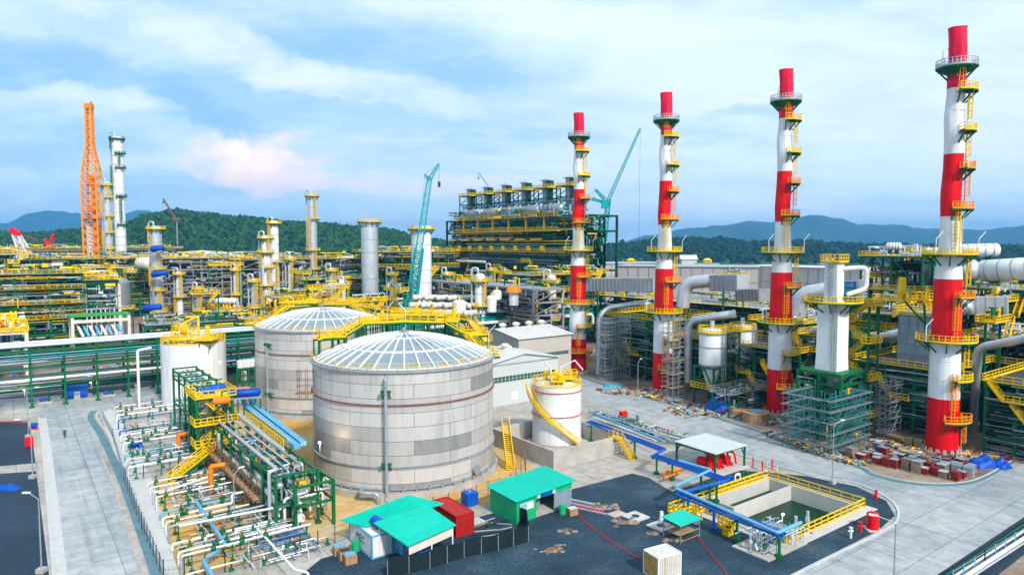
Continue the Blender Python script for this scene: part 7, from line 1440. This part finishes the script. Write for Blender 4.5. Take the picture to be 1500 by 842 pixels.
far_unit('low yellow topped platform in front of the slim grey column', 402, 240, 20, 12, [5, 11, 16], 480, YEL, (16, 11), 200, 80, rot=VA)
far_unit('green unit behind the farthest chimney carrying small pipes', 775, 235, 36, 14, [6, 12, 18, 24], 490, GREEN, (18, 24), 420, 90, rot=VA)
far_unit('dark green unit far right behind the big white drums', 1430, 190, 40, 16, [7, 14, 21], 500, DGREEN, (14, 21), 400, 80, rot=VA)
far_unit('dark green unit behind the white square tower', 1150, 205, 46, 16, [6, 12, 18], 510, DGREEN, (18,), 500, 90)
far_unit('dark green unit behind the second chimney and its scaffold', 880, 240, 80, 14, [5, 9, 13, 17], 520, DGREEN, (17,), 800, 90)
far_unit('low green pipe deck behind the tall white tank', 210, 215, 40, 10, [5, 9], 540, DGREEN, (), 380, 120, rot=VA)
far_unit('low grey pipe deck behind the far tank', 420, 230, 44, 10, [5, 9, 12], 550, CRK, (12,), 380, 120, PIP, rot=VA)
far_unit('low yellow railed pipe deck between the silos and the near tank', 560, 205, 40, 12, [5, 9], 560, GREEN, (9,), 380, 140, rot=VA)
# small modules with a white frame
def module(label, px, py, L, W_, h, col=CRM, ye=True, seed=0, cat='module'):
    t = thing('equipment_module', label, cat, G(px, py), UA); frame(t, span(0, L, 3), [0, W_], [h], col, .8, .7, decks=(h,), rails=(h,), brace=False, railt=.2, rail_mat=YEL if ye else GAL, deckmat=YEL); clutter(t, 0, L, 0, W_, h+.8, h+4, 60, [YEL, YEL, WHT, SIL, YEL, YEL, ORG], (.2, .5), seed); clutter(t, 0, L, 0, W_, 1, h-.5, 40, [BLUE, SIL, DARK, GREEN, SILB, YEL, WHT], (.2, .6), seed+1); return t
module('module with white posts and yellow top equipment above the far tank left side', 306, 478, 17, 9, 8, CRM, seed=600)
module('white framed yellow module at the left edge behind the long rack', -20, 545, 21, 9, 12.5, CRM, seed=602)
module('yellow module with a red and white hood near the teal crane', 690, 470, 17, 9, 7, CRM, seed=604)
module('yellow module right of the exchanger drums', 742, 474, 14, 8, 7.5, CRM, seed=606)
module('green legged yellow module behind the beige warehouse', 790, 480, 13, 8, 9, GREEN, seed=608)
t = thing('hooded_fan', 'orange red hood on the yellow module behind the warehouse', 'hood', A(753, 428, 210)); m = M(); m.lathe([(2.6, 0), (2.2, 1.4), (.6, 2.), (.01, 2.1)], 16, smooth_prof=True); m.build('hood', ORG, t); m = M(); m.cyl((0, 0), 1.5, -4, 0, 14); m.build('stack', WHT, t)
for k, (px, py, D, w_, h_) in enumerate(((673, 452, 215, 2.2, 4.2), (720, 446, 215, 1.7, 4.5), (728, 433, 216, 1.5, 2.4))):
    t = thing('small_vessel', ['white upright vessel left of the yellow modules', 'white upright vessel on the middle yellow module', 'white round hatch vessel beside the orange hood'][k], 'vessel', A(px, py, D)); m = M(); m.cyl((0, 0), w_, -h_/2, h_/2, 18); m.lathe([(w_, h_/2), (w_*.6, h_/2+.6), (.01, h_/2+.8)], 18); m.build('shell', WHT, t); m = M(); m.cyl((0, 0), .3, h_/2+.6, h_/2+1.6, 8); m.build('nozzle', YEL, t)
# exchanger drums: rows of white horizontal drums
k = 0
for row in range(3):
    for j in range(6):
        p = A(606+j*17-row*5, 436+row*11+j*.2, 222-row*8); drum_t(p, p+Vv*3.8, .95, CRM, f'cream exchanger drum right of the pale silo, {ordn[j]} of the {["back","middle","front"][row]} row', group='cream exchanger drums', bands=2, n=12, legs=3)
# fin fan building
b = G(112, 548); b = A(108, 520, 205); b.z = 0; t = thing('fan_house', 'green roofed open house with sloping silver pipes behind the long rack', 'house', b, VA); m = M(); m.bz(-.6, 15.6, -.6, 9.6, 13, 13.3); m.build('roof', material('green_roof', (.02, .30, .05), .6, 0, .15), t)
for x in (0, 15):
    for y in (0, 9): m = M(); m.beam((x, y, 0), (x, y, 13), .8); m.build('post', CRM, t)
m = M(); m.beam((0, 0, 11.6), (15, 0, 11.6), .9); m.beam((0, 0, 6), (15, 0, 6), .6); m.build('cross_beams', CRM, t)
for k in range(8): m = M(); m.tube([(2.5+k*1.5, -2.6, 7.2), (1+k*1.5, 3, 11.4)], .42, 8); m.build('sloping_pipe', LBLUE if k % 2 else WHT, t)
for k, (px, py, D) in enumerate(((0, 443, 225),)):
    drum_t(A(-12, 443, 225), A(35, 443, 225), 2., WHT, 'white horizontal drum on the yellow unit at the left edge')
drum_t(A(318, 441, 262), A(345, 441, 262), 1.2, WHT, 'white horizontal drum on the module above the far tank left side'); drum_t(A(285, 396, 320), A(325, 395, 320), 1.9, WHT, 'long white drum high in the grey structure left of the far tank'); drum_t(A(205, 386, 320), A(220, 386, 318), 3., CRM, 'short cream drum left of the silver column')
qd = random.Random(8)
for k, (px, py, s) in enumerate(((250, 470, 4), (262, 466, 4.5), (272, 473, 3.8), (297, 470, 4), (305, 490, 4.2), (245, 484, 3), (330, 492, 4.), (285, 478, 3))):
    t = tarp(px, py, s*1.2, s, s*.8, qd.uniform(0, 3), 'blue sheeted equipment heap in the yard left of the far tank, '+ordn[k], seed=20+k); t['label'] = 'blue sheeted heap in the yard between silver column and far tank, '+ordn[k]+' from the left' if False else ['blue sheeted heap closest to the silver column', 'tall blue sheeted heap right of the silver column', 'blue sheeted heap in front of the tall one', 'blue sheeted heap left of the white posted module', 'blue sheeted heap just above the tall white tank', 'small blue sheeted heap behind the tall white tank', 'blue sheeted heap right above the silencer bank', 'small blue sheeted heap amid the debris'][k]; t['group'] = 'blue sheeted heaps in the far yard'
# pale roofed tank far beyond and small sheds on the skyline
b = A(296, 376, 470); b.z = 0; t = thing('broad_tank', 'broad low pale roofed tank at the foot of the hill', 'tank', b); m = M(); m.lathe([(30, 0), (30, 26.)], 48); m.build('shell', PALE, t); m = M(); m.lathe([(30.5, 26.), (16, 29.6), (.01, 31.)], 48); m.build('roof', ROOFP, t); m = M(); m.rail([(math.cos(TAU*k/32)*30, math.sin(TAU*k/32)*30, 26.1) for k in range(32)], 1.4, 4, .3, True); m.build('handrail', YEL, t)
for k, (px, w_, h_, mat) in enumerate(((410, 18, 9, WHT), (505, 14, 8, PALE), (270, 22, 12, RUST), (205, 16, 10, ORG), (100, 20, 8, PALE), (30, 22, 9, RUST), (560, 16, 10, PALE), (1010, 14, 9, WHT))):
    b = A(px, 368, 640); b.z = 0; t = thing('far_shed', ['white', 'pale', 'rusty', 'orange', 'pale', 'brown', 'grey', 'white'][k]+' roofed shed at the foot of the hill, '+ordn[k]+' of the far sheds', 'shed', b, 0, 'far sheds at the foot of the hills'); m = M(); m.bz(-w_/2, w_/2, 0, 10, 0, h_+12); m.build('wall', PALE, t); m = M(); m.add([(-w_/2-1, -1, h_+12), (w_/2+1, -1, h_+12), (w_/2+1, 5, h_+16), (-w_/2-1, 5, h_+16), (w_/2+1, 11, h_+12), (-w_/2-1, 11, h_+12)], [(0, 1, 2, 3), (3, 2, 4, 5), (0, 3, 5), (1, 4, 2)]); m.build('roof', mat, t)

t = thing('pipe_house', 'dark green open house with white walls and rows of thin upright pipes, left of the grey vessel', 'house', A(70, 520, 232).xyz, VA); t.location.z = 0; t['label'] = 'dark green topped house with rows of thin upright white pipes, left of the grey vessel'
m = M(); m.bz(0, 22, 0, 10, 21, 22.5); m.build('roof', DGREEN, t); m = M(); m.bz(0, 22, 4, 4.3, 0, 12); m.build('wall', DARK, t); m = M(); m.bz(-.3, 22.3, -.6, -.1, 12, 12.6); m.bz(-.3, 22.3, -.6, -.1, 16.5, 17.); m.build('beams', SILB, t)
for k in range(14): m = M(); m.tube([(2+k*1.4, -.9, 2), (2+k*1.4, -.9, 12)], .22, 6); m.build('upright_pipe', WHT if k % 3 else SIL, t)
for x in (0, 22): m = M(); m.beam((x, 0, 0), (x, 0, 21), .9); m.build('post', CRM, t)
clutter(t, 0, 22, -1, 9, 22.6, 25.5, 80, [YEL, YEL, GREEN, SIL, WHT, YEL, ORG], (.15, .4), 910); clutter(t, 1, 21, -1.4, 3, 12.6, 20.6, 120, [SILB, WHT, DGREEN, GREEN, SIL2, YEL, DARK], (.12, .3), 911)
m = M(); m.rail([(-.5, -.8, 22.5), (22.5, -.8, 22.5)], 1.3, 1.8, .14); m.build('handrail', YEL, t)

# upright vessels, ladders towers and chimneys of odd heights among the left-hand units
qx = random.Random(17)
for k, (px, yt, D, r_, mat) in enumerate(((100, 412, 262, 1.2, SIL), (262, 398, 285, 1.3, WHT), (290, 420, 250, 1.0, SIL), (345, 392, 285, 1.0, WHT), (372, 408, 240, 1.1, SIL), (425, 375, 270, .9, WHT), (486, 392, 262, 1.3, SIL), (505, 412, 240, 1., WHT), (575, 398, 262, 1.2, SIL), (30, 402, 240, 1.1, SIL), (655, 398, 262, 1., WHT), (720, 392, 285, 1.1, SIL))):
    column_v(px, yt, D, r_, ['narrow silver vessel above the fan house', 'white vessel right of the silver column with blue covers', 'small silver vessel above the tall white tank', 'white vessel left of the far tank walkway', 'silver vessel directly left of the white column ringed in yellow', 'thin white vessel between the ringed columns and slim grey column', 'silver vessel right of the slim grey column', 'short white vessel left of the ribbed silver silo', 'silver vessel between the two wide silos', 'silver vessel in the leftmost green unit', 'white vessel left of the cooler structure foot', 'silver vessel in front of the cooler structure'][k], mat, ((.55, 1), (.95, 1)), name='process_vessel', pw_=1.2)
for k, (px, py, D, w_) in enumerate(((20, 385, 230, 10), (15, 372, 240, 12), (140, 392, 280, 16), (190, 398, 262, 10), (330, 388, 285, 14), (300, 430, 250, 10), (440, 400, 250, 14), (480, 422, 225, 14), (540, 440, 215, 12), (580, 425, 225, 12), (620, 395, 262, 12), (690, 410, 262, 14), (735, 400, 262, 8), (860, 402, 215, 10), (1290, 405, 170, 12), (1310, 440, 150, 8), (1470, 440, 140, 10), (1455, 470, 128, 8), (1240, 470, 165, 8), (960, 452, 180, 8), (1075, 405, 190, 10))):
    b = A(px, py, D); t = thing('yellow_platform', 'yellow railed platform with valves, '+['above the left edge unit', 'second above the left edge unit', 'by the lattice derrick foot', 'beside the grey vessel', 'over the left grey pipe structure', 'above the white posted module', 'behind the slim grey column', 'behind the far tank dome', 'left of the teal crane', 'right of the teal crane foot', 'right of the pale silo', 'in the cooler structure base', 'beside the orange hood', 'right of the farthest chimney', 'on the tall deck by the nearest chimney', 'over the blue grey furnace box', 'at the right edge under the white drum', 'at the right edge above the elbow duct', 'right of the white tower stairs', 'left of the second chimney duct', 'above the twin hopper ducts'][k], 'platform', b, VA if k % 3 else UA)
    m = M(); m.bz(-w_/2, w_/2, -1.6, 1.6, -.15, 0); m.rail([(-w_/2, -1.6, 0), (w_/2, -1.6, 0), (w_/2, 1.6, 0), (-w_/2, 1.6, 0)], 1.2, 1.3, .12, True); m.stair((w_*.1, -1.9, -3.4), (w_*.4, -1.9, 0), 1., .14); m.build('deck', YEL, t)
    clutter(t, -w_/2+.5, w_/2-1, -1.2, 1.2, .3, 2.4, 16, [GREEN, SIL, YEL, YEL, SILB, WHT, BLUE], (.1, .3), 930+k)
    for sx in (-w_/2+.4, w_/2-.4): m = M(); m.beam((sx, 0, -b.z), (sx, 0, -.15), .4); m.build('post', GREEN, t)
